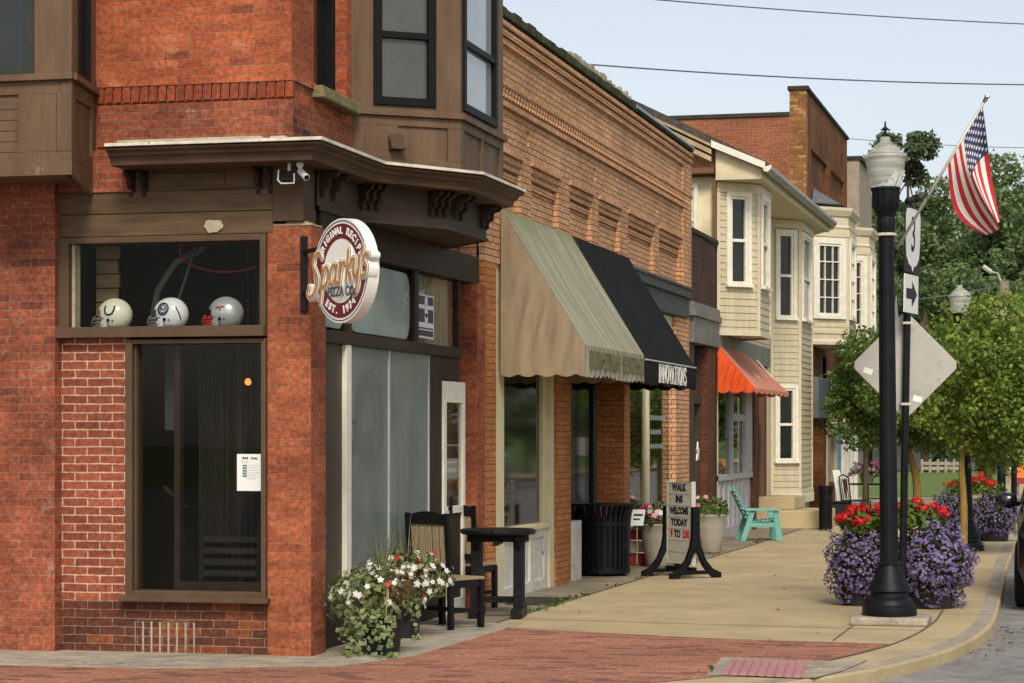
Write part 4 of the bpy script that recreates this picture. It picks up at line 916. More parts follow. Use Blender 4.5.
# ================================================================== NARROW DARK BRICK SHOP
C = thing('brick_building', 'narrow one-storey dark brown brick shop front between two taller buildings', 'building', (-7.5, 35.5, 0))
m = MB(); m.box(XW - .3, XW, 34.305, 36.95, 3.74, 4.79); m.box(-12, XW - .3, 34.305, 36.8, 4.3, 4.4); m.build('wall', 'dark_brick', C)
m = MB(); m.box(XW - .3, XW, 36.05, 36.95, -.1, 3.1); m.build('pier', 'dark_red_brick', C)
m = MB(); m.box(XW - .3, XW + .03, 34.31, 36.98, 4.79, 4.86); m.build('coping', 'dark_coping', C, bevel=.006)
m = MB(); m.box(XW - .2, XW + .04, 34.5, 37.0, 3.12, 3.52); m.box(XW - .2, XW + .08, 34.4, 37.02, 3.52, 3.62); m.box(XW - .2, XW + .05, 34.4, 37.02, 3.62, 3.735); m.build('sign_board', 'grey_panel', C, bevel=.006)
m = MB(); m.box(XW - .3, XW - .04, 34.305, 35.0, -.1, 3.12); m.box(XW - .3, XW - .12, 35.0, 35.12, 0, 3.12); m.box(XW - .3, XW - .1, 35.0, 36.05, 2.2, 2.32); m.box(XW - .3, XW - .12, 35.95, 36.05, 0, 3.1); m.build('door_frame', 'grey_brown', C, bevel=.005)
m = MB(); m.box(XW - .28, XW - .2, 35.12, 35.95, .0, 3.1); m.build('door', 'dark_brown', C, bevel=.005)
st = thing('star_ornament', 'small white star hung on the dark door post', 'ornament', onX(697, 452, XW - .02))
c = onX(697, 452, XW - .035); m = MB(); m.prism([(c.x, c.y + .16 * (1 if k % 2 == 0 else .42) * math.sin(math.pi * k / 5), c.z + .16 * (1 if k % 2 == 0 else .42) * math.cos(math.pi * k / 5)) for k in range(10)], (.02, 0, 0)); m.build('star', 'cloth_white', st)

# ================================================================== YELLOW CLAPBOARD HOUSE WITH SHOP
YD = 36.85
D = thing('clapboard_house', 'pale yellow clapboard shop house with two bay windows and deep eaves', 'house', (-7.5, 42, 0))
m = MB(); m.box(-12, XW - .02, YD + .16, YD + .4, 0, 6.3); m.build('side_wall', 'stucco', D)
window(D, (-6.56, YD + .16, 4.6), (1, 0, 0), (0, -1, 0), .46, 1.2, .07, .05, (.5,), (), 'white_paint', 'dark_glass')
m = MB(); m.box(XW - .05, XW + .0, YD + .0, YD + .14, .1, 5.85); m.build('downspout', 'brown_wood', D, bevel=.01)
m = MB(); m.box(XW - .3, XW - .02, YD + .4, 46.8, 3.2, 5.9); m.box(XW - .3, XW - .02, 43.2, 46.8, 0, 3.2); m.box(-12, XW - .3, 46.5, 46.8, 0, 6.2)
siding(m, (XW - .02, YD + .4, 3.3), (0, 1, 0), (1, 0, 0), 9.9, 2.5); m.build('wall', 'siding', D)
def bay(poly, z0, z1, wins, name='bay', smat='siding', wkw={}, trimm='ivory_paint', corner=.05):
    m = bay_body(poly, z0, z1, .09); t = MB(); spec = []
    for i in range(len(poly) - 1):
        a, U, Nn, L = face(poly[i], poly[i + 1]); O = (a.x, a.y, 0); wn = wins[i]
        parts_ = [(0, L, z0, z1)]
        if wn:
            ws = wn if isinstance(wn, list) else [wn]; zc = z0; parts_ = []
            for (u0, u1, v0, v1) in ws: parts_ += [(0, L, zc, v0), (0, u0, v0, v1), (u1, L, v0, v1)]; zc = v1; spec.append((O, U, Nn, (u0, u1, v0, v1)))
            parts_.append((0, L, zc, z1))
        for (p0, p1, q0, q1) in parts_:
            if p1 - p0 > .02 and q1 - q0 > .02:
                b0 = Vector((O[0], O[1], q0)) + U * p0 - Nn * .010; siding(m, b0, U, Nn, p1 - p0, q1 - q0)
        t.basis(O, U, Nn, Z, -.012, corner, z0, z1, -.02, .018); t.basis(O, U, Nn, Z, L - corner, L + .012, z0, z1, -.02, .016)
        t.basis(O, U, Nn, Z, -.02, L + .02, z1 - .16, z1 + .0, -.02, .03); t.basis(O, U, Nn, Z, -.02, L + .02, z0 - .03, z0 + .05, -.02, .022)
    b_ = m.build(name, smat, D if smat == 'siding' else F); t.build('corner_trim', trimm, b_, bevel=.004)
    for O, U, Nn, (u0, u1, v0, v1) in spec:
        p = Vector(O) + U * u0; window(D if smat == 'siding' else F, (p.x, p.y, v0), U, Nn, u1 - u0, v1 - v0, **wkw)
    return b_
e1 = sY(770, -5.19)
wk = dict(fw=.045, fd=.02, rails=(.5,), fmat='white_paint', gmat='dark_glass', casing=.075, sill=.09, sash=.05)
bay([(XW, 37.02), (-5.19, 37.62), (-5.19, e1), (XW, e1 + .6)], 3.36, 5.82, [(.25, .60, 4.17, 5.60), (.3, e1 - 37.62 - .3, 4.17, 5.60), (.25, .60, 4.17, 5.60)], wkw=wk)
e2 = sY(812, -5.29)
bay([(XW, 43.6), (-5.29, 44.1), (-5.29, e2), (XW, e2 + .5)], .60, 5.82, [[(.16, .56, 1.22, 2.60), (.17, .52, 3.95, 5.55)], (.3, e2 - 44.1 - .3, 3.95, 5.55), (.2, .52, 3.95, 5.55)], wkw=wk)
m = MB(); q = insetp([(XW, 43.55), (-5.27, 44.08), (-5.27, e2 + .02), (XW, e2 + .55)], -.02); m.prism([(v.x, v.y, .40) for v in q], (0, 0, .17)); m.build('water_table', 'white_paint', D, bevel=.006)
m = MB(); q = insetp([(XW, 43.6), (-5.29, 44.1), (-5.29, e2), (XW, e2 + .5)], .05); m.prism([(v.x, v.y, -.1) for v in q], (0, 0, .5)); m.build('foundation', 'stone_grey', D)
# eaves, gutter, raking board
XE = -5.04
m = MB(); m.box(XE, XW + .0, YD, 46.9, 5.83, 5.86); m.build('soffit', 'ivory_paint', D)
m = MB(); m.prism([(XE, YD, 5.86), (XE, YD, 6.0), (XW - .0, YD, 6.38), (XW, YD, 5.86)], (0, .03, 0)); m.box(XE - .02, XE, YD + .03, 46.9, 5.86, 5.99); m.build('eave_board', 'cream_paint', D, bevel=.003)
sl_ = .5
m = MB(); m.prism([(XE + .06, YD - .12, 5.985), (XE + .06, YD - .12, 6.10), (-9.6, YD - .12, 6.10 + sl_ * (9.6 + XE)), (-9.6, YD - .12, 5.985 + sl_ * (9.6 + XE))], (0, 10.1, 0)); m.build('roof', 'roof_shingle', D)
m = MB(); m.prism([(XE + .07, YD - .16, 5.97), (XE + .07, YD - .16, 6.08), (XW - .05, YD - .16, 6.08 + sl_ * .75), (XW - .05, YD - .16, 5.97 + sl_ * .75)], (0, .04, 0)); m.build('raking_board', 'white_paint', D, bevel=.004)
m = MB()
for k, z_ in enumerate((-.06, .06, .18)): m.prism([(XW - .05, YD - .15 + .02 * k, 6.29 + z_ - .12), (XW - .05, YD - .15 + .02 * k, 6.37 + z_ - .12), (-9.6, YD - .15 + .02 * k, 6.37 + z_ - .12 + sl_ * 3.76), (-9.6, YD - .15 + .02 * k, 6.29 + z_ - .12 + sl_ * 3.76)], (0, .03, 0))
m.build('gable_trim', 'rake_tan', D, bevel=.006)
m = MB(); m.prism([(XW, YD + .1, 5.9), (-9.6, YD + .1, 5.9), (-9.6, YD + .1, 8.0), (XW, YD + .1, 6.3)], (0, .06, 0)); m.box(-6.6, XW - .02, YD - .14, YD + .1, 5.93, 6.02); m.build('gable_wall', 'brown_wood', D)
m = MB()
gp = [(XE + .02, 5.99), (XE + .05, 5.93), (XE + .11, 5.92), (XE + .16, 5.97), (XE + .165, 6.03)]
m.prism([(x, YD - .14, z_) for x, z_ in gp], (0, 10.12, 0)); m.build('gutter', 'gutter_grey', D, bevel=.004)
m = MB(); m.prism([(x + .004, YD - .15, z_ + .004) for x, z_ in gp], (0, .05, 0)); m.build('gutter_cap', 'white_paint', D)
m = MB(); m.tube([(XE + .1, 46.8, 5.93), (XW + .2, 46.84, 5.75), (XW + .06, 46.86, 5.6), (XW + .06, 46.86, .4)], .05, 8); m.build('downspout', 'cream_paint', D)
# shop front under the orange awning
xs = XW - .04
m = MB(); m.box(xs - .1, xs - .03, 37.0, 41.3, .1, .95); m.box(xs - .1, xs + .02, 37.0, 41.3, .95, 1.05); m.box(xs - .1, xs + .0, 37.0, 41.3, 0, .16)
for y in (37.05, 37.55, 38.05, 38.6, 39.1, 39.6, 40.1, 40.7): m.box(xs - .1, xs - .005, y, y + .12, .16, .95)
for y0, y1 in ((37.0, 37.12), (38.9, 39.0), (40.45, 41.3)): m.box(xs - .1, xs + .01, y0, y1, 1.05, 3.2)
m.box(xs - .1, xs + .0, 39.0, 40.45, 1.95, 2.07); m.box(xs - .1, xs, 37.12, 40.45, 2.95, 3.2)
sh = m.build('shop_front', 'grey_wood', D, bevel=.006)
MB().box(xs - .06, xs - .05, 37.12, 40.45, 1.05, 2.95).build('pane', 'shop_glass', sh)
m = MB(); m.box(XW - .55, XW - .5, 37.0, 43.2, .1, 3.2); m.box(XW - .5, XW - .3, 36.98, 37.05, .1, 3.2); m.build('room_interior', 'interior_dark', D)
m = MB(); m.box(xs - .3, xs - .29, 37.3, 38.2, 1.05, 2.85); m.box(xs - .3, xs - .25, 39.2, 40.3, 1.05, 1.3); m.build('display_board', 'curtain_tan', D)
m = MB(); m.box(XW - .3, XW - .0, 41.3, 41.95, 0, 3.2); m.build('pier', 'dark_red_brick', D)
m = MB(); m.box(XW - .3, XW - .03, 42.45, 43.25, 0, 3.2); m.build('pier', 'dark_red_brick', D)
m = MB(); m.box(XW - .2, XW + .03, 41.95, 42.45, 0, 3.2); m.build('door_post', 'brown_wood', D, bevel=.006)
m = MB(); m.box(XW - .2, XW + .04, 37.0, 43.2, 2.98, 3.34); m.build('sign_band', 'grey_panel', D, bevel=.005)
a0, a1 = onX(716, 344, XW), onX(748, 352, XW); fz = onX(770, 388, XW + .6)
aw3, v3 = awning('awning', 'bright orange canvas awning with one faded panel over the shop', 36.98, sY(789, XW + .62), XW + .62, 3.16, 2.47, 2.40, 'awning_faded', 'awning_faded', 'awning_orange', .02, 9, tops=(37.0, 39.8))
# steps
m = MB(); m.prism([(-5.8, 41.6, 0), (-4.62, 41.9, 0), (-4.55, 43.4, 0), (-5.8, 43.5, 0)], (0, 0, .34)); m.prism([(-5.8, 41.9, .34), (-5.15, 42.05, .34), (-5.1, 43.3, .34), (-5.8, 43.4, .34)], (0, 0, .24))
s_ = m.build('concrete_steps', 'concrete', None, bevel=.02); tag(s_, 'pair of pale concrete steps in front of the yellow house bay', 'steps')

# ================================================================== TALL BROWN BRICK BUILDING WITH CREAM BAYS
YF = 49.3
F = thing('brick_building', 'tall brown brick building with cream bay windows and high parapet', 'building', (-9, 54, 0))
m = MB(); m.box(-20, XW - .36, YF, YF + .3, 0, 8.55); m.build('side_wall', 'pink_brick', F)
m = MB(); m.box(-20, XW - .36, YF - .04, YF + .34, 8.551, 8.64); m.box(XW - .40, XW + .05, YF - .04, YF + .35, 9.101, 9.19); m.box(XW - .4, XW + .05, YF + .35, 58.0, 9.101, 9.18); m.build('coping', 'dark_coping', F, bevel=.01)
m = MB(); m.box(XW - .36, XW - .0, YF, YF + .3, 2.9, 9.1); m.build('front_pier', 'tan_brick', F)
m = MB(); gridwall(m, (YF + .3, 58.0), (2.9, 9.1), [(50.2, 53.4, 7.15, 7.95), (54.2, 57.2, 7.15, 7.95), (50.2, 53.4, 6.0, 6.95), (54.2, 57.2, 6.0, 6.95)], fB, 0, -.09); m.box(XW - .36, XW - .08, YF + .3, 58, 2.9, 9.1)
m.box(XW - .3, XW, 48.2, 49.8, -.1, 3.5); m.box(XW - .3, XW, 52.5, 53.2, -.1, 3.5); m.box(XW - .3, XW - .02, 46.85, 52.6, 3.0, 3.7); m.build('wall', 'rust_brick', F)
m = MB(); m.box(-20, XW - .36, YF + .3, 58, 8.0, 8.1); m.build('roof', 'roof_shingle', F)
wk2 = dict(fw=.05, fd=.03, mull=(.333, .667), fmat='white_paint', gmat='dark_glass', casing=.13, sash=.024)
for y0_, y1_, k in ((50.0, 51.6, .75), (55.0, 56.6, .75)):
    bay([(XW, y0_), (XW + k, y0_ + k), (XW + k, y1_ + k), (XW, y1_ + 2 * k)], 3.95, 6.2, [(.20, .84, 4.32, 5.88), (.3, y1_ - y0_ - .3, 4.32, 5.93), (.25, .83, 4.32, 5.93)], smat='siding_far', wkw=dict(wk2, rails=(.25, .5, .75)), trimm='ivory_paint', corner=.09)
    m = MB(); pth = [(XW, y0_), (XW + k, y0_ + k), (XW + k, y1_ + k), (XW, y1_ + 2 * k)]
    m.sweep(pth, [(.0, 6.20), (.03, 6.25), (.0, 6.3), (.0, 6.48), (.04, 6.5), (.10, 6.62), (.10, 6.68), (-.3, 6.72)]); m.sweep(pth, [(-.02, 3.66), (.05, 3.68), (.05, 3.75), (0, 3.8), (.0, 3.95)]); q = insetp(pth, .02)
    m.prism([(v.x, v.y, 3.67) for v in q], (0, 0, .05)); m.prism([(v.x, v.y, 6.6) for v in q], (0, 0, .08)); m.build('bay_cornice', 'ivory_paint', F)
m = MB(); m.prism([(XW + .02, 50.2, 6.75), (XW + .55, 50.75, 6.75), (XW + .55, 52.2, 6.75), (XW + .02, 53, 6.75), (XW + .02, 52, 7.5), (XW + .02, 51, 7.5)][:4], (0, 0, .02))
m.add([(XW + .02, 50.1, 6.77), (XW + .6, 50.75, 6.77), (XW + .6, 52.2, 6.77), (XW + .02, 53.0, 6.77), (XW + .02, 52.6, 7.12), (XW + .02, 50.5, 7.12)], [(0, 1, 5), (1, 2, 4, 5), (2, 3, 4)]); m.build('bay_roof', 'slate_panel', F)
m = MB(); m.box(XW - .1, XW + .5, 47.2, 49.5, 2.05, 2.9); m.build('entry_hood', 'slate_panel', F, bevel=.02)
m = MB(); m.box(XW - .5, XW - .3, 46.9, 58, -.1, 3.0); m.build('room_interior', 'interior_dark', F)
m = MB(); m.box(XW - .06, XW + .03, 53.2, 53.4, 0, 3.2); m.box(XW - .06, XW + .03, 55.2, 55.45, 0, 3.2); m.box(XW - .06, XW + .02, 53.4, 55.2, 2.6, 3.2); fr = m.build('shop_window', 'ivory_paint', F)
MB().box(XW - .05, XW - .04, 53.4, 55.2, .6, 2.6).build('pane', 'dark_glass', fr)
m = MB(); m.box(XW - .06, XW - .0, 53.4, 58, 0, .6); m.build('kick_panel', 'rust_brick', F)
# beyond: plain stone block, gabled building, blue shop front
H = thing('stone_building', 'grey brown stone building rising behind the cream bay windows', 'building', (-9, 60, 0))
m = MB(); m.box(-20, XW + .3, 58.01, 61.5, 3.0, 8.6); m.build('wall', 'stone_grey', H)
m = MB(); m.box(-20, XW + .38, 57.97, 61.55, 8.6, 8.7); m.build('coping', 'dark_coping', H)
m = MB(); 
for y in (58.02, 59.0, 60.0, 61.2): m.box(XW - .2, XW - .05, y, y + .25, 0, 3.0)
m.build('door_frame', 'white_paint', H)
m = MB(); m.box(XW - .3, XW - .15, 58.0, 61.5, 0, 3.0); m.build('shop_front', 'blue_paint', H)
# ================================================================== SHOP SIGN ON THE CORNER PIER
sc_ = Vector((-5.287, 16.202, 2.922)); SU = Vector((.766, -.643, 0)); SN = Vector((-.643, -.766, 0)); R0 = .386
sg = thing('projecting_sign', 'round maroon and cream pizza shop sign projecting from the corner pier', 'sign', sc_)
def disc(mb, r0, r1, n0, n1, mi=0, n=64):
    P = []
    for r, nn in ((r0, n1), (r1, n1), (r1, n0), (r0, n0)):
        for k in range(n): t = 2 * math.pi * k / n; P.append(sc_ + SU * r * math.cos(t) + Vector((0, 0, r * math.sin(t))) + SN * nn)
    for q in range(4):
        for k in range(n): a, b = q * n + k, q * n + (k + 1) % n; c, d = ((q + 1) % 4) * n + (k + 1) % n, ((q + 1) % 4) * n + k; mb.add([], []) if 0 else None; mb_f.append((a, b, c, d))
    return P
def discadd(r0, r1, n0, n1, mat, name, par):
    global mb_f
    mb_f = []; m = MB(); P = disc(m, max(r0, .0005), r1, n0, n1); m.add(P, mb_f); return m.build(name, mat, par)
bodyp = discadd(0, R0, -.03, .060, 'sign_white', 'cabinet', sg)
discadd(R0 * .945, R0 * .965, .060, .063, 'sign_slate', 'ring', bodyp); discadd(R0 * .62, R0 * .90, .060, .0635, 'sign_maroon', 'ring', bodyp)
M0 = frameM(sc_, SU, (0, 0, 1), SN)
m = MB()
def arc(word, r, a_mid, step, flip=1, size=.085):
    for i, ch in enumerate(word):
        a = rad(a_mid - flip * step * (i - (len(word) - 1) / 2)); rot = a - math.pi / 2 if flip > 0 else a + math.pi / 2
        if ch != ' ': letters(m, ch, M0 @ Matrix.Translation((r * math.cos(a), r * math.sin(a), .066)) @ Matrix.Rotation(rot, 4, 'Z'), size, .0025, .0025, .95)
arc('ORIGINAL RECIPE', R0 * .765, 88, 9.4, 1, .074); arc('EST. 1974', R0 * .765, 270, 9.6, -1, .078)
m.build('lettering', 'sign_white', bodyp)
m = MB(); letters(m, 'PIZZA CO.', M0 @ Matrix.Translation((.05, -R0 * .41, .086)), .10, .002, .003, .82); m.build('lettering', 'sign_slate', bodyp)
def spl(p, k=8):
    q = smooth_path([Vector((x, y, 0)) for x, y in p], k); return q
script = [[(.95, 1.7), (.72, 2.0), (.28, 1.92), (.12, 1.5), (.45, 1.05), (.72, .6), (.55, .05), (.1, -.22), (-.28, .0), (-.2, .35)],
          [(1.18, 1.15), (1.2, .3), (1.12, -.7)], [(1.2, .6), (1.48, 1.1), (1.82, .85), (1.7, .25), (1.3, .1)],
          [(2.6, .95), (2.22, 1.08), (2.02, .5), (2.25, .05), (2.55, .4), (2.66, 1.0)], [(2.64, .9), (2.62, .25), (2.85, .1)],
          [(3.0, 1.1), (3.06, .5), (3.02, .0)], [(3.05, .55), (3.22, 1.0), (3.45, 1.0)],
          [(3.75, 1.6), (3.74, .9), (3.7, 0)], [(4.2, 1.1), (3.95, .75), (3.75, .5)], [(3.78, .5), (4.05, .35), (4.2, 0)],
          [(4.4, 1.05), (4.42, .4), (4.62, .1), (4.86, .4)], [(4.95, 1.1), (4.9, .3), (4.8, -.5), (4.55, -.75), (4.35, -.55)],
          [(5.22, 1.5), (5.14, 1.2)], [(5.8, .98), (5.5, 1.08), (5.38, .78), (5.66, .45), (5.6, .05), (5.22, .02)]]
KS = .141; KV = .142; tilt = rad(7)
def ribbon(mb, pts, wd, n0, n1):
    n = len(pts); L = []; 
    for i, p in enumerate(pts):
        d = (pts[min(i + 1, n - 1)] - pts[max(i - 1, 0)]).normalized(); q = Vector((-d.y, d.x, 0))
        L.append((p, d, q))
    prof = []
    p, d, q = L[0]
    for t in (.98, .7): prof.append((p - d * wd * .5 * t, q, wd * .5 * math.sqrt(1 - t * t) + .002))
    for p, d, q in L: prof.append((p, q, wd * .5))
    p, d, q = L[-1]
    for t in (.7, .98): prof.append((p + d * wd * .5 * t, q, wd * .5 * math.sqrt(1 - t * t) + .002))
    vs = []
    for p, q, h in prof:
        a, b = p + q * h, p - q * h
        for c, z_ in ((a, n1), (b, n1), (b, n0), (a, n0)): vs.append(M0 @ Vector((c.x, c.y, z_)))
    fs = [(0, 1, 2, 3)]
    for i in range(len(prof) - 1):
        for k in range(4): fs.append((i * 4 + k, (i + 1) * 4 + k, (i + 1) * 4 + (k + 1) % 4, i * 4 + (k + 1) % 4))
    e = (len(prof) - 1) * 4; fs.append((e + 3, e + 2, e + 1, e)); mb.add(vs, fs)
for nm, mat, wd, n0, n1 in (('script_backing', 'sign_white', .058, -.01, .066), ('script_outline', 'sign_dark', .046, .062, .0685), ('script_border', 'sign_white', .039, .064, .0725), ('script', 'sign_gold', .0255, .066, .0765)):
    m = MB()
    for i, s in enumerate(script):
        P = [Vector((-.018 + (x - 2.8) * KS * math.cos(tilt) + (y - .65) * KV * .12, (y - .65) * KV + (x - 2.8) * KS * math.sin(tilt) - .008, 0)) for x, y, _ in spl(s)]
        ribbon(m, P, wd, n0 + .0004 * i, n1 + .0005 * i)
    m.build(nm, mat, bodyp)
m = MB(); m.box(-5.868, -5.815, 16.80, 16.828, 2.66, 3.24)
for z_ in (2.80, 3.12): m.bar((-5.84, 16.81, z_), (-5.56, 16.45, z_), .03, .03)
m.build('bracket', 'black_paint', sg, bevel=.003)
# camera under the cornice
q = onY(300, 160, 16.6); cm = thing('security_camera', 'small white security camera under the corner of the cornice', 'camera', (q.x, q.y, 3.78))
m = MB(); m.lathe([(.04, 0), (.04, -.03), (.022, -.045), (.018, -.09)], (q.x, q.y, 3.78), 12); m.build('mount', 'white_plastic', cm)
cm.scale = (.72,) * 3
m = MB(); c0 = Vector((q.x + .03, q.y - .02, 3.66)); m.tube([c0 + Vector((-.03, .03, .035)), c0 + Vector((.075, -.07, -.045))], .036, 12); m.build('housing', 'white_plastic', cm)
m = MB(); m.tube([c0 + Vector((.074, -.069, -.044)), c0 + Vector((.078, -.073, -.048))], .028, 12); m.build('lens', 'black_paint', cm)
q2 = q + Vector((-.09, 0, 0)); fl = thing('flood_light', 'small dark wall light beside the white camera under the cornice', 'light', (q2.x, q2.y, 3.70))
m = MB(); m.box(q2.x - .06, q2.x + .05, q2.y - .03, q2.y + .03, 3.64, 3.72); m.build('housing', 'black_paint', fl, bevel=.006)
m = MB(); m.tube([(q2.x - .07, q2.y - .035, 3.73), (q2.x - .075, q2.y - .035, 3.65), (q2.x - .05, q2.y - .035, 3.625), (q2.x + .055, q2.y - .035, 3.625), (q2.x + .055, q2.y - .035, 3.70)], .006, 6); m.box(q2.x - .01, q2.x + .01, q2.y, q2.y + .02, 3.72, 3.79); m.build('bracket', 'white_plastic', fl)

# ================================================================== HELMETS IN THE TRANSOM
def helmet(label, px_, shell, maskm, emblem, group='football helmets on the transom ledge'):
    r = .145; c = onY(px_, 312, 17.10); c.z = 2.555 + .112
    T = thing('football_helmet', label, 'helmet', (c.x, c.y, 2.555), rad(-6), group)
    off = (0, 0, 0); n, k = 40, 26; m = MB(); vs = []; fs = []
    def sh(u, v):
        t = math.pi * v; p = 2 * math.pi * u
        x, y, z = math.sin(t) * math.cos(p), math.sin(t) * math.sin(p), math.cos(t)
        return Vector((x * r * 1.02, y * r * .80, z * r * .93 + .115)), (x, y, z)
    for j in range(k + 1):
        for i in range(n): vs.append(sh(i / n, j / k)[0])
    for j in range(k):
        for i in range(n):
            _, (x, y, z) = sh((i + .5) / n, (j + .5) / k)
            if z < -.74: continue
            if x < -.42 and -.75 < z < .22 - .5 * (abs(y) > .78): continue
            fs.append((j * n + i, (j + 1) * n + i, (j + 1) * n + (i + 1) % n, j * n + (i + 1) % n))
    m.add(vs, fs); s = m.build('shell', shell, T, off=off, smooth=True); so = s.modifiers.new('solid', 'SOLIDIFY'); so.thickness = .008
    for sd_ in (-1, 1):      # jaw flaps
        m = MB(); m.prism([(-.055, sd_ * .106, .075), (-.012, sd_ * .118, .075), (-.005, sd_ * .112, .005), (-.05, sd_ * .100, .008), (-.085, sd_ * .092, .03)], (0, sd_ * .006, 0)); m.build('jaw_flap', shell, T, off=off, bevel=.003)
    m = MB()
    for z_, xx in ((.075, -.19), (.05, -.195), (.025, -.185)): m.tube([(-.04, -.108, z_ + .012), (-.13, -.085, z_), (xx, -.03, z_), (xx, .03, z_), (-.13, .085, z_), (-.04, .108, z_ + .012)], .0065, 6)
    for y in (-.03, .03): m.tube([(-.16, y * 1.2, .105), (-.19, y, .075), (-.195, y, .05), (-.185, y, .022)], .0065, 6)
    m.build('face_mask', maskm, T, off=off, smooth=True)
    m = MB(); yy = -r * .80
    def spot(x, z, rr):   # disc lying on the near side of the shell
        nx, nz = x / (r * 1.02), (z - .115) / (r * .93); y = -r * .80 * math.sqrt(max(.01, 1 - nx * nx - nz * nz)); nn = Vector((nx / (r * 1.02), y / (r * .8) ** 2, nz / (r * .93))).normalized()
        return Vector((x, y, z)), nn
    p, nn = spot(.0, .07, 0); m.lathe([(.001, .004), (.014, .004), (.014, -.004), (.001, -.004)], p, 12, M=nn.to_track_quat('Z', 'Y').to_matrix().to_4x4()); p, nn = spot(.035, .066, 0); m.lathe([(.001, .004), (.007, .004), (.007, -.004)], p, 10, M=nn.to_track_quat('Z', 'Y').to_matrix().to_4x4()); p, nn = spot(-.03, .05, 0); m.lathe([(.001, .004), (.006, .004), (.006, -.004)], p, 10, M=nn.to_track_quat('Z', 'Y').to_matrix().to_4x4())
    m.build('ear_hole', 'black_paint', T, off=off)
    def curve(pts, rr, mat, name):
        m = MB(); P = []
        for x, z in pts: p, nn = spot(x, z, 0); P.append(p + nn * .003)
        m.tube(P, rr, 6); return m.build(name, mat, T, off=off, smooth=True)
    if emblem == 'shoe': curve([(-.025, .185), (-.03, .155), (-.022, .125), (.005, .110), (.035, .12), (.05, .150), (.05, .18)], .0075, 'navy', 'emblem')
    if emblem == 'ring':
        curve([(-.012 + .045 * math.cos(t), .152 + .045 * math.sin(t)) for t in np.linspace(0, 2 * math.pi, 24)], .006, 'navy', 'emblem'); curve([(-.012 + .03 * math.cos(t), .152 + .03 * math.sin(t)) for t in np.linspace(0, 2 * math.pi, 20)], .006, 'mask_grey', 'emblem')
        curve([(-.036, .138), (-.025, .168), (-.015, .14)], .005, 'navy', 'emblem'); curve([(-.005, .14), (0, .166), (.012, .145), (.016, .166)], .005, 'navy', 'emblem')
        curve([(.085, .17), (.11, .12), (.118, .07)], .005, 'navy', 'stripe')
    if emblem == 'red': curve([(-.03, .150), (-.012, .166), (.0, .152), (.02, .166), (.035, .160)], .006, 'mask_red', 'emblem'); curve([(.0, .152), (.006, .135)], .005, 'mask_red', 'emblem')
    return T
helmet('cream football helmet with a dark horseshoe mark and grey mask', 115, 'helmet_cream', 'mask_grey', 'shoe')
helmet('white football helmet with a round dark badge, middle of the three', 171, 'helmet_white', 'mask_grey', 'ring')
helmet('silver football helmet with a red face mask and small red mark', 226, 'helmet_silver', 'mask_red', 'red')
# notice taped inside the side window
nt_ = thing('paper_notice', 'white printed paper notice taped inside the dark side window', 'notice', onY(251, 491, 16.895))
a_, b_ = onY(237, 454, 16.892), onY(265, 491, 16.892)
MB().box(a_.x, b_.x, 16.891, 16.893, b_.z, a_.z).build('sheet', 'paper', nt_)
def nb(mat, rects, nm='print'):
    m = MB(); W_, H_ = b_.x - a_.x, a_.z - b_.z
    for u0, u1, v0, v1 in rects: m.box(a_.x + W_ * u0, a_.x + W_ * u1, 16.8895, 16.8908, a_.z - H_ * v1, a_.z - H_ * v0)
    m.build(nm, mat, nt_)
nb('ink', [(.2, .26, .08, .14), (.28, .33, .08, .14), (.35, .40, .08, .14), (.50, .55, .09, .14), (.57, .62, .09, .14), (.64, .72, .1, .15)]); nb('yellow_ink', [(.16, .38, .18, .20), (.16, .40, .225, .245)])
nb('teal_ink', [(.2, .36, .29, .34), (.2, .36, .36, .41), (.2, .36, .43, .48), (.2, .36, .50, .55), (.2, .36, .57, .62)])
nb('grey_ink', [(.40, .78, .30, .315), (.40, .72, .36, .375), (.40, .8, .43, .445), (.40, .82, .50, .515), (.40, .70, .56, .575), (.40, .72, .62, .635), (.36, .66, .67, .685)])

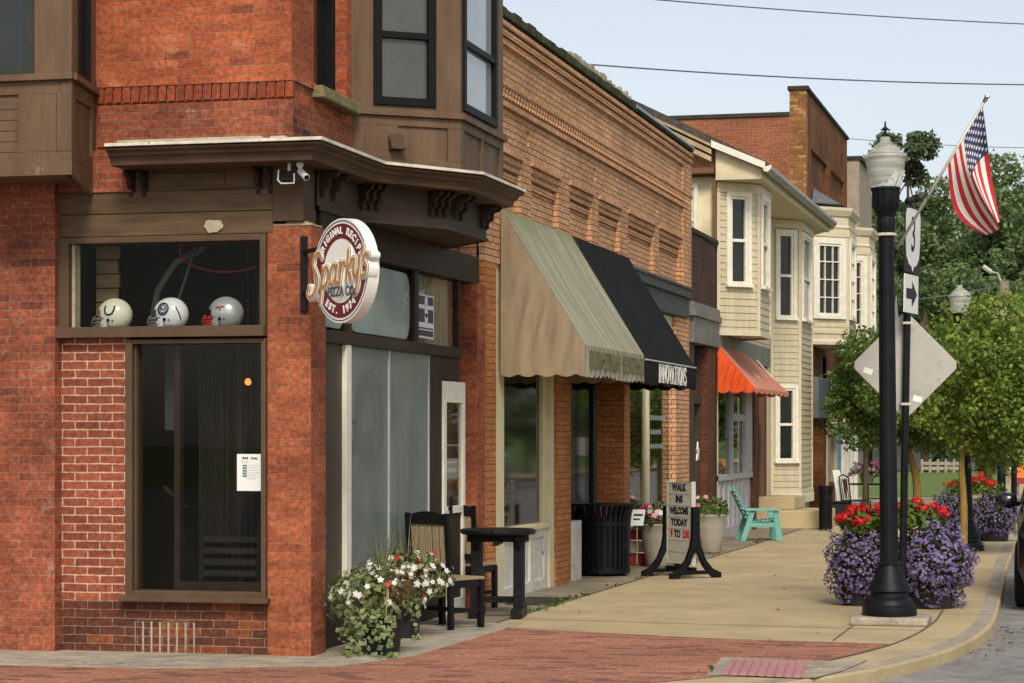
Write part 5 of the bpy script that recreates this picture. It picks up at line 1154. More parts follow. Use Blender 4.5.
# ================================================================== BISTRO SET
def slat_chair(label, loc, rz):
    T = thing('patio_chair', label, 'chair', loc, rz, 'slatted patio chairs at the round table'); o = (0, 0, 0); hw = .23
    for sx in (-1, 1):
        m = MB(); x = sx * hw
        m.prism([(x - .022, -.02, 0), (x - .022, .03, 0), (x - .022, .02, .45), (x - .022, -.04, 1.02), (x - .022, -.075, 1.02), (x - .022, -.03, .45)], (.044, 0, 0)); m.build('leg', 'black_paint', T, off=o, bevel=.004)
        m = MB(); m.box(x - .025, x + .025, .38, .43, 0, .42); m.build('leg', 'black_paint', T, off=o, bevel=.004)
    m = MB()
    P = [(-hw, .92)] + [(-hw + 2 * hw * k / 10, 1.0 + .035 * math.sin(math.pi * k / 10)) for k in range(11)] + [(hw, .92)]
    m.prism([(x, -.062, z) for x, z in P], (0, .028, 0)); m.bar((-hw, -.012, .52), (hw, -.012, .52), .06, .026, up=(0, 1, 0)); m.build('back_rail', 'black_paint', T, off=o, bevel=.004)
    m = MB()
    for k in range(5): x = -.165 + .0825 * k; m.prism([(x - .033, -.015, .53), (x + .033, -.015, .53), (x + .033, -.050, .96), (x - .033, -.050, .96)], (0, .012, 0))
    m.build('backrest', 'slat_wood', T, off=o, bevel=.003)
    m = MB()
    for k in range(6): y = .02 + .072 * k; m.box(-hw - .01, hw + .01, y, y + .063, .425, .45)
    m.build('seat', 'slat_wood', T, off=o, bevel=.004)
    m = MB()
    for sx in (-1, 1): m.box(sx * hw - .014, sx * hw + .014, .0, .42, .36, .422); m.box(sx * hw - .012, sx * hw + .012, .0, .42, .14, .18)
    m.box(-hw, hw, .385, .415, .36, .42); m.box(-hw, hw, -.0, .03, .36, .42); m.box(-hw, hw, .19, .22, .14, .178); m.build('seat_frame', 'black_paint', T, off=o, bevel=.003)
    return T
pc = onG(431, 629); c1 = slat_chair('black patio chair with tan slats, in front of the round table', (pc.x, pc.y, .0045), rad(-26))
pc = onG(455, 610); dup(c1, (pc.x, pc.y, .0045), rad(-12), 'black patio chair with tan slats, behind the round table by the door')
tp = onG(498, 617); T = thing('patio_table', 'black round patio table with heavy pedestal legs outside the pizza shop', 'table', (tp.x, tp.y, .0045), rad(8)); o = (0, 0, 0)
m = MB(); m.lathe([(.001, .775), (.34, .775), (.355, .785), (.355, .815), (.345, .825), (.001, .825)], (0, 0, 0), 16); m.build('table_top', 'black_paint', T, off=o, bevel=.004)
m = MB()
for k in range(9): m.box(-.33, .33, -.33 + .0735 * k, -.335 + .0735 * k, .8251, .8262) if abs(-.33 + .0735 * k) < .1 else None
m.bar((-.28, -.10, .74), (.28, -.10, .74), .04, .07); m.bar((-.28, .10, .74), (.28, .10, .74), .04, .07); m.bar((0, -.28, .70), (0, .28, .70), .04, .05); m.build('apron', 'black_paint', T, off=o)
for sx in (-1, 1):
    m = MB(); x = sx * .20
    m.box(x - .045, x + .045, -.115, -.03, .05, .77); m.box(x - .045, x + .045, .03, .115, .05, .77); m.box(x - .035, x + .035, -.03, .03, .12, .2); m.box(x - .05, x + .05, -.29, .29, 0, .09)
    m.prism([(x - .02, -.115, .76), (x - .02, -.25, .76), (x - .02, -.115, .62)], (.04, 0, 0)); m.prism([(x - .02, .115, .76), (x - .02, .25, .76), (x - .02, .115, .62)], (.04, 0, 0)); m.build('leg', 'black_paint', T, off=o, bevel=.005)
m = MB(); m.box(-.17, .17, -.028, .028, .13, .19); m.build('stretcher', 'black_paint', T, off=o)
m = MB(); mp = onG(590, 590); m.prism([(-5.65, 22.4, .007), (-5.2, 22.4, .007), (-5.2, 23.4, .007), (-5.65, 23.4, .007)], (0, 0, .012)); tag(m.build('door_mat', 'dark_coping', None), 'dark doormat on the old slabs beside the round table', 'mat')

# ================================================================== FLOWER TUBS AT THE CORNER
def up_ell(n, c, r, lo=-.2):
    P, d = ball(n * 2, (0, 0, 0), r, .62); P = P * (1 + .22 * np.sin(d[:, :1] * 8 + n) * np.sin(d[:, 1:2] * 7 + d[:, 2:] * 6 + n)) + np.array(c); k = d[:, 2] > lo; return P[k][:n], d[k][:n]
def tub(label, c, h, r, seed, trail, white, red, spikes, dx=0, grp='flower tubs at the shop corner'):
    global rng
    T = thing('flower_tub', label, 'planter', c, 0, grp); o = (0, 0, 0)
    MB().lathe([(r * .72, 0), (r * .74, .015), (r * .98, h - .05), (r * 1.06, h - .045), (r * 1.06, h), (r * .93, h), (r * .90, h - .04), (.001, h - .045)], (0, 0, 0), 28).build('tub', 'pot_black', T, off=o, smooth=False, bevel=.003)
    P, d = up_ell(700, (dx, 0, h + .05), (r * 2.2, r * 1.8, .27), -.45)
    cards('foliage', P, .055, 'leaf_ivy', T, normal=d, spread=.7)
    P2, d2 = up_ell(150, (.05, 0, h + .08), (r * 1.6, r * 1.4, .20), 0); cards('red_foliage', P2, .06, 'leaf_red', T, normal=d2, spread=.7)
    Q = []
    for k in range(trail):          # ivy strings hanging over the rim
        a = rng.uniform(math.pi * .62, math.pi * 1.75); q = np.array([math.cos(a) * r * 1.05, math.sin(a) * r * 1.05, h])
        L = rng.uniform(.15, h + .02) if rng.uniform() > .3 else h + .02
        sway = rng.normal(0, .05, 2); out_ = rng.uniform(.02, .16)
        for s in np.arange(0, L, .026): Q.append(q + [math.cos(a) * out_ * math.sin(s / L * 1.6) + sway[0] * s, math.sin(a) * out_ * math.sin(s / L * 1.6) + sway[1] * s, -s + .05] + rng.normal(0, .016, 3))
        if L > h:
            for s in range(4): Q.append(q + [math.cos(a) * (out_ + .03 * s), math.sin(a) * (out_ + .03 * s), -h + .02] + rng.normal(0, .03, 3) * [1, 1, .2])
    if Q: Q = np.array(Q); Q[:, 2] = np.maximum(Q[:, 2], .012); cards('ivy', Q, .05, 'leaf_ivy', T, normal=np.tile([0, -.6, .5], (len(Q), 1)), spread=.6, aspect=.85)
    P, d = up_ell(white, (.02 + dx, -.03, h + .06), (r * 2.45, r * 1.95, .30), -.25); blossoms('white_blossom', P, d + [0, -.5, .1], .028, 'petal_white', T)
    if red: P, d = up_ell(red, (.06, 0, h + .1), (r * 1.5, r * 1.3, .25), .2); blossoms('red_blossom', P, d + [0, -.5, .1], .036, 'petal_red', T)
    m = MB()
    for k in range(spikes):
        a = rng.uniform(0, 6.28); t_ = rng.uniform(.08, .3); L = rng.uniform(.45, .75); bx, by = rng.normal(0, .03, 2); u = Vector((math.cos(a), math.sin(a), 0)); s_ = Vector((-u.y, u.x, 0)) * .009
        P = [Vector((bx, by, h)) + u * t_ * (i / 4) ** 1.6 + Vector((0, 0, L * (i / 4) - .1 * (i / 4) ** 3)) for i in range(5)]
        for i in range(4): m.add([P[i] - s_ * (1 - i / 4.2), P[i] + s_ * (1 - i / 4.2), P[i + 1] + s_ * (1 - (i + 1) / 4.2), P[i + 1] - s_ * (1 - (i + 1) / 4.2)], [(0, 1, 2, 3)])
    if spikes: m.build('spike_leaf', 'spike', T, off=o)
    return T
p1 = onG(379, 656); tub('black tub of white flowers with ivy trailing onto the pavement, nearest the pier', (p1.x, p1.y + .12, .004), .36, .165, 1, 34, 32, 6, 26, -.10)
p2 = onG(402, 638); tub('black tub crowded with white flowers beside the front patio chair', (p2.x, p2.y + .05, .004), .40, .17, 2, 16, 90, 12, 22)
# the little flag stuck in the tub
fp = atD(386, 603, 16.98); fg_ = thing('small_flag', 'tiny stars and stripes flag stuck in the corner flower tub', 'flag', (fp.x, fp.y, .40))
MB().tube([(fp.x, fp.y, .36), (fp.x + .012, fp.y, .62)], .0035, 6).build('stick', 'slat_wood', fg_)
def flagcloth(par, fn, nu=26, nv=13, names=('stripe', 'stripe', 'canton')):
    """13 stripes along v, canton at the hoist; fn(u, v) -> point"""
    for nm, mat, par_ in (('red_stripes', 'cloth_red', 0), ('white_stripes', 'cloth_white', 1)):
        m = MB()
        for s in range(13):
            if s % 2 != par_: continue
            u0 = .4 if s < 7 else 0
            for i in range(nu):
                a0, a1 = u0 + (1 - u0) * i / nu, u0 + (1 - u0) * (i + 1) / nu
                for h in range(2): v0, v1 = (s + h / 2) / 13, (s + (h + 1) / 2) / 13; m.add([fn(a0, v0), fn(a1, v0), fn(a1, v1), fn(a0, v1)], [(0, 1, 2, 3)])
        m.build(nm, mat, par, smooth=True)
    m = MB()
    for i in range(12):
        for j in range(14): a0, a1, v0, v1 = .4 * i / 12, .4 * (i + 1) / 12, 7 / 13 * j / 14, 7 / 13 * (j + 1) / 14; m.add([fn(a0, v0), fn(a1, v0), fn(a1, v1), fn(a0, v1)], [(0, 1, 2, 3)])
    return m.build('canton', 'cloth_blue', par, smooth=True)
flagcloth(fg_, lambda u, v: (fp.x + .010 + .02 * u + .045 * (v - .2) * u - .01 * v, fp.y - .004 + .02 * math.sin(u * 5 + v * 2), .62 - .105 * u - .075 * v * (1 - .3 * u)), 8)

# ================================================================== TRASH CAN, MESSAGE BOARD, POTS ON THE WALK
def trash_can(label, loc, grp='slatted black litter bins'):
    T = thing('litter_bin', label, 'trash can', loc, rad(7), grp); o = (0, 0, 0); n = 30
    m = MB()
    for k in range(n):
        a = 2 * math.pi * k / n; u = Vector((math.cos(a), math.sin(a), 0)); s = Vector((-u.y, u.x, 0)) * .019
        pr = [(.285, .05), (.285, .62), (.30, .74), (.345, .86)]
        for (r0, z0), (r1, z1) in zip(pr, pr[1:]): m.add([u * r0 - s + Vector((0, 0, z0)), u * r0 + s + Vector((0, 0, z0)), u * r1 + s + Vector((0, 0, z1)), u * r1 - s + Vector((0, 0, z1)), u * (r0 - .012) - s + Vector((0, 0, z0)), u * (r0 - .012) + s + Vector((0, 0, z0)), u * (r1 - .012) + s + Vector((0, 0, z1)), u * (r1 - .012) - s + Vector((0, 0, z1))], [(0, 1, 2, 3), (7, 6, 5, 4), (0, 3, 7, 4), (1, 5, 6, 2)])
    m.build('slats', 'lamp_black', T, off=o)
    m = MB(); m.lathe([(.27, .03), (.292, .03), (.292, .09), (.27, .09)], (0, 0, 0), 30); m.lathe([(.28, .60), (.294, .60), (.294, .65), (.28, .65)], (0, 0, 0), 30); m.lathe([(.335, .845), (.352, .845), (.352, .872), (.335, .872)], (0, 0, 0), 30); m.build('hoop', 'lamp_black', T, off=o, bevel=.004)
    m = MB(); m.lathe([(.001, .06), (.25, .06), (.255, .70), (.245, .70), (.24, .08), (.001, .08)], (0, 0, 0), 24); m.build('liner', 'black_paint', T, off=o)
    for k in range(3):
        m = MB(); a = 2.1 * k + .4; m.lathe([(.03, 0), (.03, .035)], (.22 * math.cos(a), .22 * math.sin(a), 0), 8); m.build('foot', 'lamp_black', T, off=o)
    return T
q = onG(599, 577); bin1 = trash_can('black slatted metal litter bin with flared rim by the orange brick pier', (q.x, q.y + .30, .006)); bin1.scale = (1.1, 1.1, 1.0)
dup(bin1, onG(824, 531) + Vector((0, .25, .0)), rad(20), 'narrow black slatted litter bin beyond the yellow house bay').scale = (.42, .42, .92)
# message board on curved legs
q = onG(681, 577); bu = Vector((.69, -.724, 0)); bn = Vector((-.724, -.69, 0)); T = thing('message_board', 'white letter board on curved black legs standing on the sidewalk', 'sign', (q.x, q.y, .002))
bo = Vector((q.x, q.y, .002)); hw = .25
m = MB(); m.basis(bo, bu, bn, Z, -hw, hw, .16, 1.14, -.025, .025)
for k in range(8): m.basis(bo, bu, bn, Z, -hw, hw, .16 + .98 * k / 7 - (.012 if k == 7 else 0), .172 + .98 * k / 7 - (.012 if k == 7 else 0), -.029, .029)
m.basis(bo, bu, bn, Z, -hw - .02, -hw, .15, 1.15, -.03, .03); m.basis(bo, bu, bn, Z, hw, hw + .02, .15, 1.15, -.03, .03)
brd = m.build('panel', 'letter_board', T)
m = MB(); m2 = MB()
for k, wd in enumerate(('WALK', 'INS', 'WELCOME', 'TODAY')): letters(m, wd, frameM(bo + bn * .028 + Vector((0, 0, 1.075 - .14 * k)), bu, (0, 0, 1), bn), .112, .002, .005, .72 if len(wd) > 5 else .9)
z5 = 1.075 - .56
letters(m, 'TO', frameM(bo + bn * .028 + bu * -.04 + Vector((0, 0, z5)), bu, (0, 0, 1), bn), .12, .002, .004, .8); letters(m2, '9', frameM(bo + bn * .028 + bu * -.165 + Vector((0, 0, z5)), bu, (0, 0, 1), bn), .12, .002, .004, .8); letters(m2, '230', frameM(bo + bn * .028 + bu * .15 + Vector((0, 0, z5)), bu, (0, 0, 1), bn), .12, .002, .004, .8)
m.build('lettering', 'ink', brd); m2.build('lettering', 'letter_red', brd)
for sx in (-1, 1):
    m = MB(); c = bo + bu * sx * (hw + .055)
    L = [(.045, .85), (.05, .5), (.07, .38), (.14, .22), (.24, .10), (.34, .055), (.36, 0), (.25, 0), (.16, .04), (-.16, .04), (-.25, 0), (-.36, 0), (-.34, .055), (-.24, .10), (-.14, .22), (-.07, .38), (-.05, .5), (-.045, .85)]
    hole = None
    side = [(.045, .85), (.05, .5), (.07, .38), (.14, .22), (.24, .11), (.36, .06), (.36, 0), (.25, 0), (.19, .055), (.11, .14), (.05, .26), (.0, .34)]
    for s in (-1, 1): m.prism([c + bn * (u * s) + Vector((0, 0, v)) - bu * .03 for u, v in side + [(0, .85)]], bu * .06)
    m.basis(c, bn, bu, Z, -.22, .22, .045, .09, -.026, .026); m.build('leg', 'lamp_black', T, bevel=.005)
m = MB(); m.bar(bo + bu * -(hw + .05) + Vector((0, 0, .10)), bo + bu * (hw + .05) + Vector((0, 0, .10)), .05, .05); m.build('stretcher', 'lamp_black', T)
def tall_pot(label, loc, h, r, cols, seed):
    T = thing('stone_planter', label, 'planter', loc, 0, 'pale stone planters by the shop windows'); o = (0, 0, 0)
    MB().lathe([(r * .62, 0), (r * .70, .02), (r * .86, h * .4), (r * .99, h * .75), (r * 1.0, h * .93), (r * 1.05, h * .95), (r * 1.05, h), (r * .92, h), (r * .90, h - .05), (.001, h - .06)], (0, 0, 0), 28).build('pot', 'pot_pale', T, off=o, smooth=True)
    P, d = up_ell(420, (0, 0, h), (r * 1.15, r * 1.15, .26), -.1); cards('foliage', P, .06, 'leaf_dark', T, normal=d, spread=.8)
    for nm, mat, n_, cc in cols: P, d = up_ell(n_, (cc[0], cc[1], h + cc[2]), (r * .95, r * .95, .2), 0); blossoms(nm, P, d + [0, -.4, .1], .04, mat, T)
    return T
q = onG(655, 568); tall_pot('pale tapered stone planter with pink and white flowers left of the message board', (q.x, q.y + .2, .006), .56, .215, (('pink_blossom', 'petal_pink', 40, (-.06, -.1, .08)), ('white_blossom', 'petal_white', 10, (-.05, -.1, .04)), ('red_blossom', 'petal_red', 16, (-.1, -.1, .02))), 1)
q = onG(708, 554); tall_pot('pale tapered stone planter with a few magenta flowers right of the message board', (q.x, q.y + .2, .006), .56, .215, (('pink_blossom', 'petal_pink', 7, (-.1, -.05, .12)),), 2)
q = onG(634, 566); T = thing('painted_crate', 'low red and white painted crate beside the litter bin', 'crate', (q.x, q.y + .2, .006))
m = MB(); cx_, cy_ = q.x, q.y + .2
for k, z_ in enumerate((.02, .18, .34)):
    m2 = MB(); 
    m2.box(cx_ - .28, cx_ + .28, cy_ - .16, cy_ - .13, z_, z_ + .13); m2.box(cx_ - .28, cx_ + .28, cy_ + .13, cy_ + .16, z_, z_ + .13); m2.box(cx_ - .31, cx_ - .28, cy_ - .16, cy_ + .16, z_, z_ + .13); m2.box(cx_ + .28, cx_ + .31, cy_ - .16, cy_ + .16, z_, z_ + .13); m2.build('slat', 'crate_red' if k != 1 else 'worn_white', T, bevel=.004)
m = MB(); m.box(cx_ - .3, cx_ + .3, cy_ - .15, cy_ + .15, .006, .02); m.build('base', 'crate_red', T)
P, d = up_ell(240, (cx_, cy_, .45), (.30, .2, .22), -.2); o_ = cards('foliage', P, .06, 'leaf_dark', T, normal=d, off=T.location); P, d = up_ell(26, (cx_, cy_ - .05, .5), (.28, .18, .2), 0); blossoms('red_blossom', P, d + [0, -.5, 0], .035, 'petal_red', T, off=T.location)
q = atD(637, 524, 28.6); T = thing('card_sign', 'small white card sign propped among the flowers behind the litter bin', 'sign', (q.x, q.y, .5))
m = MB(); U_ = Vector((RX, RY, 0)); m.basis(q, U_, (FX, FY, 0), (.12, .02, 1), -.08, .08, -.02, .18, -.004, .004); m.build('card', 'paper', T)
m = MB(); m.tube([(q.x, q.y, .1), (q.x, q.y, .56)], .008, 6); m.build('stake', 'slat_wood', T)
m = MB(); m.basis(q, U_, (FX, FY, 0), (.12, .02, 1), -.055, .06, .10, .125, -.006, -.004); m.basis(q, U_, (FX, FY, 0), (.12, .02, 1), -.055, .03, .05, .07, -.006, -.004); m.build('print', 'ink', T)

# ================================================================== TEAL LAWN CHAIR
q = onG(757, 541); T = thing('garden_chair', 'turquoise slatted wooden garden chair facing the street', 'chair', (q.x + .03, q.y + .1, .006), rad(-72)); T.scale = (.86, .86, .86); o = (0, 0, 0)
# local: front = +Y
m = MB(); 
for k in range(7):
    t0 = k / 7; y = -.22 - .30 * t0; z_ = .36 + .62 * t0; m.bar((-.26, y, z_ + .03), (.26, y, z_ + .03), .022, .068, up=(0, -.9, .43))
m.build('backrest', 'teal_paint', T, off=o, bevel=.004)
m = MB()
for sx in (-1, 1): m.bar((sx * .22, -.20, .30), (sx * .22, -.55, 1.02), .045, .03)
m.build('back_post', 'teal_paint', T, off=o)
m = MB()
for k in range(6): m.box(-.27, .27, -.20 + .09 * k, -.125 + .09 * k, .345 + .012 * k, .365 + .012 * k)
m.build('seat', 'teal_paint', T, off=o, bevel=.004)
for sx in (-1, 1):
    m = MB(); x = sx * .30
    m.prism([(x - .015, .26, 0), (x - .015, .38, 0), (x - .015, .30, .56), (x - .015, .20, .56)], (.03, 0, 0)); m.build('leg', 'teal_paint', T, off=o, bevel=.004)
    m = MB(); m.prism([(x - .015, -.42, 0), (x - .015, -.32, 0), (x - .015, -.14, .56), (x - .015, -.24, .56)], (.03, 0, 0)); m.build('leg', 'teal_paint', T, off=o, bevel=.004)
    m = MB(); m.box(x - .06, x + .06, -.34, .34, .565, .595); m.build('armrest', 'teal_paint', T, off=o, bevel=.006)
    m = MB(); m.box(x - .03, x - .005, -.30, .32, .26, .34); m.build('side_rail', 'teal_paint', T, off=o, bevel=.004)
# ================================================================== STREET LAMPS
def lamp(label, loc, tilt=0, grp='acorn street lamps along the kerb'):
    T = thing('street_lamp', label, 'street lamp', loc, 0, grp); o = (0, 0, 0)
    if tilt: T.rotation_euler = (0, tilt, .3 * 0)
    m = MB(); m.lathe([(.255, .0), (.26, .02), (.255, .09), (.235, .105), (.225, .14), (.21, .16), (.185, .175), (.18, .22), (.205, .235), (.20, .26), (.165, .32), (.125, .42), (.105, .475), (.115, .485), (.115, .50), (.093, .515)], (0, 0, 0), 48, flute=.012); b_ = m.build('base', 'lamp_black', T, off=o, smooth='auto')
    m = MB(); m.lathe([(.088, .515), (.083, 1.5), (.077, 3.0), (.073, 3.60)], (0, 0, 0), 32, flute=.03); m.build('pole', 'lamp_black', T, off=o, smooth='auto')
    m = MB(); m.lathe([(.085, 3.60), (.10, 3.605), (.10, 3.625), (.085, 3.63)], (0, 0, 0), 20); m.build('collar', 'pale_metal', T, off=o, smooth=False)
    m = MB(); m.lathe([(.077, 3.625), (.083, 3.66), (.09, 3.74), (.083, 3.78), (.098, 3.82), (.128, 3.88), (.132, 4.03), (.142, 4.04), (.142, 4.06), (.12, 4.065)], (0, 0, 0), 32, flute=.05); m.build('fitter', 'lamp_black', T, off=o, smooth='auto')
    m = MB(); m.lathe([(.13, 4.06), (.150, 4.08), (.172, 4.2), (.188, 4.32), (.192, 4.335), (.205, 4.345), (.207, 4.36), (.19, 4.375)], (0, 0, 0), 32); g_ = m.build('globe', 'lamp_globe', T, off=o, smooth=True)
    m = MB(); m.lathe([(.19, 4.375), (.16, 4.40), (.125, 4.44), (.085, 4.475), (.05, 4.495), (.048, 4.53), (.035, 4.545)], (0, 0, 0), 32); m.build('globe_cap', 'lamp_globe', T, off=o, smooth=True)
    m = MB(); m.lathe([(.018, 4.54), (.035, 4.56), (.03, 4.575), (.012, 4.585), (.012, 4.61), (.026, 4.62), (.026, 4.63), (.01, 4.64), (.008, 4.68), (.001, 4.70)], (0, 0, 0), 14); m.lathe([(.001, 4.605), (.045, 4.61), (.045, 4.618), (.001, 4.622)], (0, 0, 0), 8); m.build('finial', 'lamp_black', T, off=o)
    return T
L1 = onG(889.5, 623.5); L1.z = .075
m = MB(); m.box(L1.x - .33, L1.x + .36, L1.y - .31, L1.y + .33, .0, .075); tag(m.build('lamp_plinth', 'concrete_pale', None, bevel=.02), 'thin square concrete pad under the nearest street lamp', 'concrete pad')
lp = lamp('black fluted street lamp with white acorn globe, nearest on the pavement', L1, rad(-.5)); lp.scale = (.955,) * 3
l2 = dup(lp, (-1.66, 34.6, .0), None, 'black street lamp between the two trees, its globe above the leaves'); l2.rotation_euler = (0, rad(-2.0), 0); l2.scale = (.865,) * 3
l3 = dup(lp, (-1.62, 47.0, .0), None, 'farthest black street lamp, mostly hidden by the street trees'); l3.rotation_euler = (0, 0, 0)

# ================================================================== SIGN POST WITH ROUTE SIGNS
PD = 22.3; g0 = onG(902, 435 + 1.71 * 2300 / PD); top = atD(909, 203, PD); g0.z = 0
T = thing('sign_post', 'slim black signpost with route 3, arrow plate and the back of a diamond sign', 'sign post', g0)
def pl(z_): return g0.lerp(top, z_ / top.z)
m = MB(); m.tube([g0, top], .036, 10); m.lathe([(.04, 0), (.045, .02), (.03, .05), (.001, .06)], top, 12); m.build('pole', 'lamp_black', T)
U_ = Vector((RX * .407 + FX * .914, RY * .407 + FY * .914, 0)).normalized(); Nn = Vector((U_.y, -U_.x, 0)); V_ = (top - g0).normalized()
sp = atD(912.5, 240, PD); m = MB()
m.basis(sp, U_, Nn, V_, -.305, .305, -.32, .32, -.004, .004); r3 = m.build('route_plate', 'route_black', T)
m = MB(); P = []
for k in range(28):
    t = 2 * math.pi * k / 28; P.append((.275 * math.cos(t) * (1 if math.sin(t) > -.3 else .93), .30 * math.sin(t)))
P = [(-.28, .23), (-.24, .29), (-.1, .30), (.1, .30), (.24, .29), (.28, .23), (.28, -.02), (.24, -.17), (.15, -.24), (.05, -.26), (.0, -.31), (-.05, -.26), (-.15, -.24), (-.24, -.17), (-.28, -.02)]
m.prism([sp + U_ * u + V_ * v + Nn * .0045 for u, v in P], Nn * .002); m.build('route_shield', 'route_white', r3)
m = MB(); M3 = frameM(sp + Nn * .0085 + V_ * .035, U_, V_, Nn); letters(m, '3', M3, .48, .001, .002, .8); m.build('numeral', 'route_black', r3)
sp2 = atD(911, 294, PD); m = MB(); m.basis(sp2, U_, Nn, V_, -.27, .27, -.185, .185, -.004, .004); ap_ = m.build('arrow_plate', 'route_white', T)
m = MB(); m.prism([sp2 + U_ * u + V_ * v + Nn * .005 for u, v in ((-.20, .05), (.02, .05), (.02, .125), (.21, 0), (.02, -.125), (.02, -.05), (-.20, -.05))], Nn * .002); m.build('arrow', 'route_black', ap_)
dc = atD(905.5, 365, PD + .07); Uf, Nf = Vector((RX, RY, 0)), Vector((FX, FY, 0)); hd = .525
P = []
for k in range(4):
    a = math.pi / 2 * k
    for s in (-1, 1): P.append((hd * math.cos(a) - s * .035 * math.sin(a) * 1 - .03 * math.cos(a), hd * math.sin(a) + s * .035 * math.cos(a) - .03 * math.sin(a)))
m = MB(); m.prism([dc + Uf * u + Vector((0, 0, v)) for u, v in P], Nf * .004); db = m.build('diamond_back', 'sign_back', T)
m = MB()
for (px_, py_, r_) in ((868, 371, .3), (917.5, 399, .25)): c = atD(px_, py_, PD + .066); m.basis(c, Uf * math.cos(r_) - Vector((0, 0, 1)) * math.sin(r_), -Nf, Uf * math.sin(r_) + Vector((0, 0, 1)) * math.cos(r_), -.045, .045, -.028, .028, 0, .001)
m.build('sticker', 'route_white', db)
m = MB()
for y in (323, 404): c = pl(atD(905, y, PD).z); m.basis(c, Uf, Nf, Z, -.05, .05, -.012, .012, -.045, .06)
m.build('clamp', 'pole_alu', T)
e0 = atD(896, 350, PD + .35); Ue = Vector((RX * .245 + FX * .97, RY * .245 + FY * .97, 0)).normalized(); Ne = Vector((Ue.y, -Ue.x, 0)); ge = Vector((e0.x, e0.y, 0)) + Ne * -.03
T = thing('diamond_sign', 'pale diamond road sign seen almost edge on behind the lamp post', 'sign', ge)
m = MB(); m.prism([e0 + Ue * u + Vector((0, 0, v)) for u, v in ((0, .54), (.5, 0), (0, -.54), (-.5, 0))], Ne * .006); m.build('plate', 'sign_white', T)
m = MB(); m.tube([ge, (ge.x, ge.y, e0.z + .5)], .022, 8); m.build('pole', 'lamp_black', T)

# ================================================================== BIG FLAG
FD = 22.0; fb, ft = atD(889, 262, FD), atD(987, 97, FD - .5); T = thing('flag', 'large stars and stripes flag on a slanting pole above the sidewalk', 'flag', fb)
m = MB(); m.tube([fb, ft], .014, 10); m.build('flagpole', 'pole_alu', T, smooth=True)
m = MB(); dv = (ft - fb).normalized(); m.lathe([(.001, -.02), (.02, -.015), (.026, 0), (.02, .018), (.001, .024)], ft, 12); m.tube([ft - dv * .05, ft - dv * .0], .02, 8); m.tube([fb.lerp(ft, .405) - dv * .02, fb.lerp(ft, .405) + dv * .02], .024, 8); m.build('finial', 'chrome', T)
m = MB(); m.tube([fb - dv * .03, fb + dv * .14], .024, 10); m.bar(fb, (L1.x - .02, L1.y, fb.z - .02), .05, .05); m.build('bracket', 'lamp_black', T)
h0, h1 = fb.lerp(ft, .955), fb.lerp(ft, .605); fcam = Vector((FX, FY, 0))
tA, tB = atD(1003, 221, FD - .5), atD(989, 236, FD - .1)
def fcl(u, v):
    a = h0.lerp(h1, v); b = tA.lerp(tB, v)
    p = a.lerp(b, u); sag = Vector((0, 0, -.10 * math.sin(math.pi * u) * v)) + Vector((RX, RY, 0)) * (-.10 * math.sin(math.pi * u) * (1 - v) * .3 - .10 * math.sin(math.pi * u) * v)
    f = math.sin(v * 7.5 + u * 2.2) * .075 * min(1, u * 2.2) + math.sin(v * 15 - u * 3) * .022 * u
    return p + sag + fcam * f + Vector((RX, RY, 0)) * (.03 * math.cos(v * 7.5 + u * 2) * min(1, u * 2) )
cn = flagcloth(T, fcl, 30)
m = MB()
for r_ in range(9):
    for c_ in range(6 if r_ % 2 == 0 else 5):
        u = .4 * (c_ + (.5 if r_ % 2 == 0 else 1)) / 6; v = 7 / 13 * (r_ + .5) / 9; p = fcl(u, v); du = (fcl(u + .01, v) - p).normalized(); dv_ = (fcl(u, v + .01) - p).normalized(); nn = du.cross(dv_).normalized()
        if nn.dot(fcam) > 0: nn = -nn
        for s in (1, -1): m.prism([p + nn * s * .003 + (du * math.cos(t) + dv_ * math.sin(t)) * (.021 if k % 2 == 0 else .009) for k, t in enumerate(np.linspace(0, 2 * math.pi, 11)[:-1])], nn * s * .001)
m.build('stars', 'cloth_white', cn)

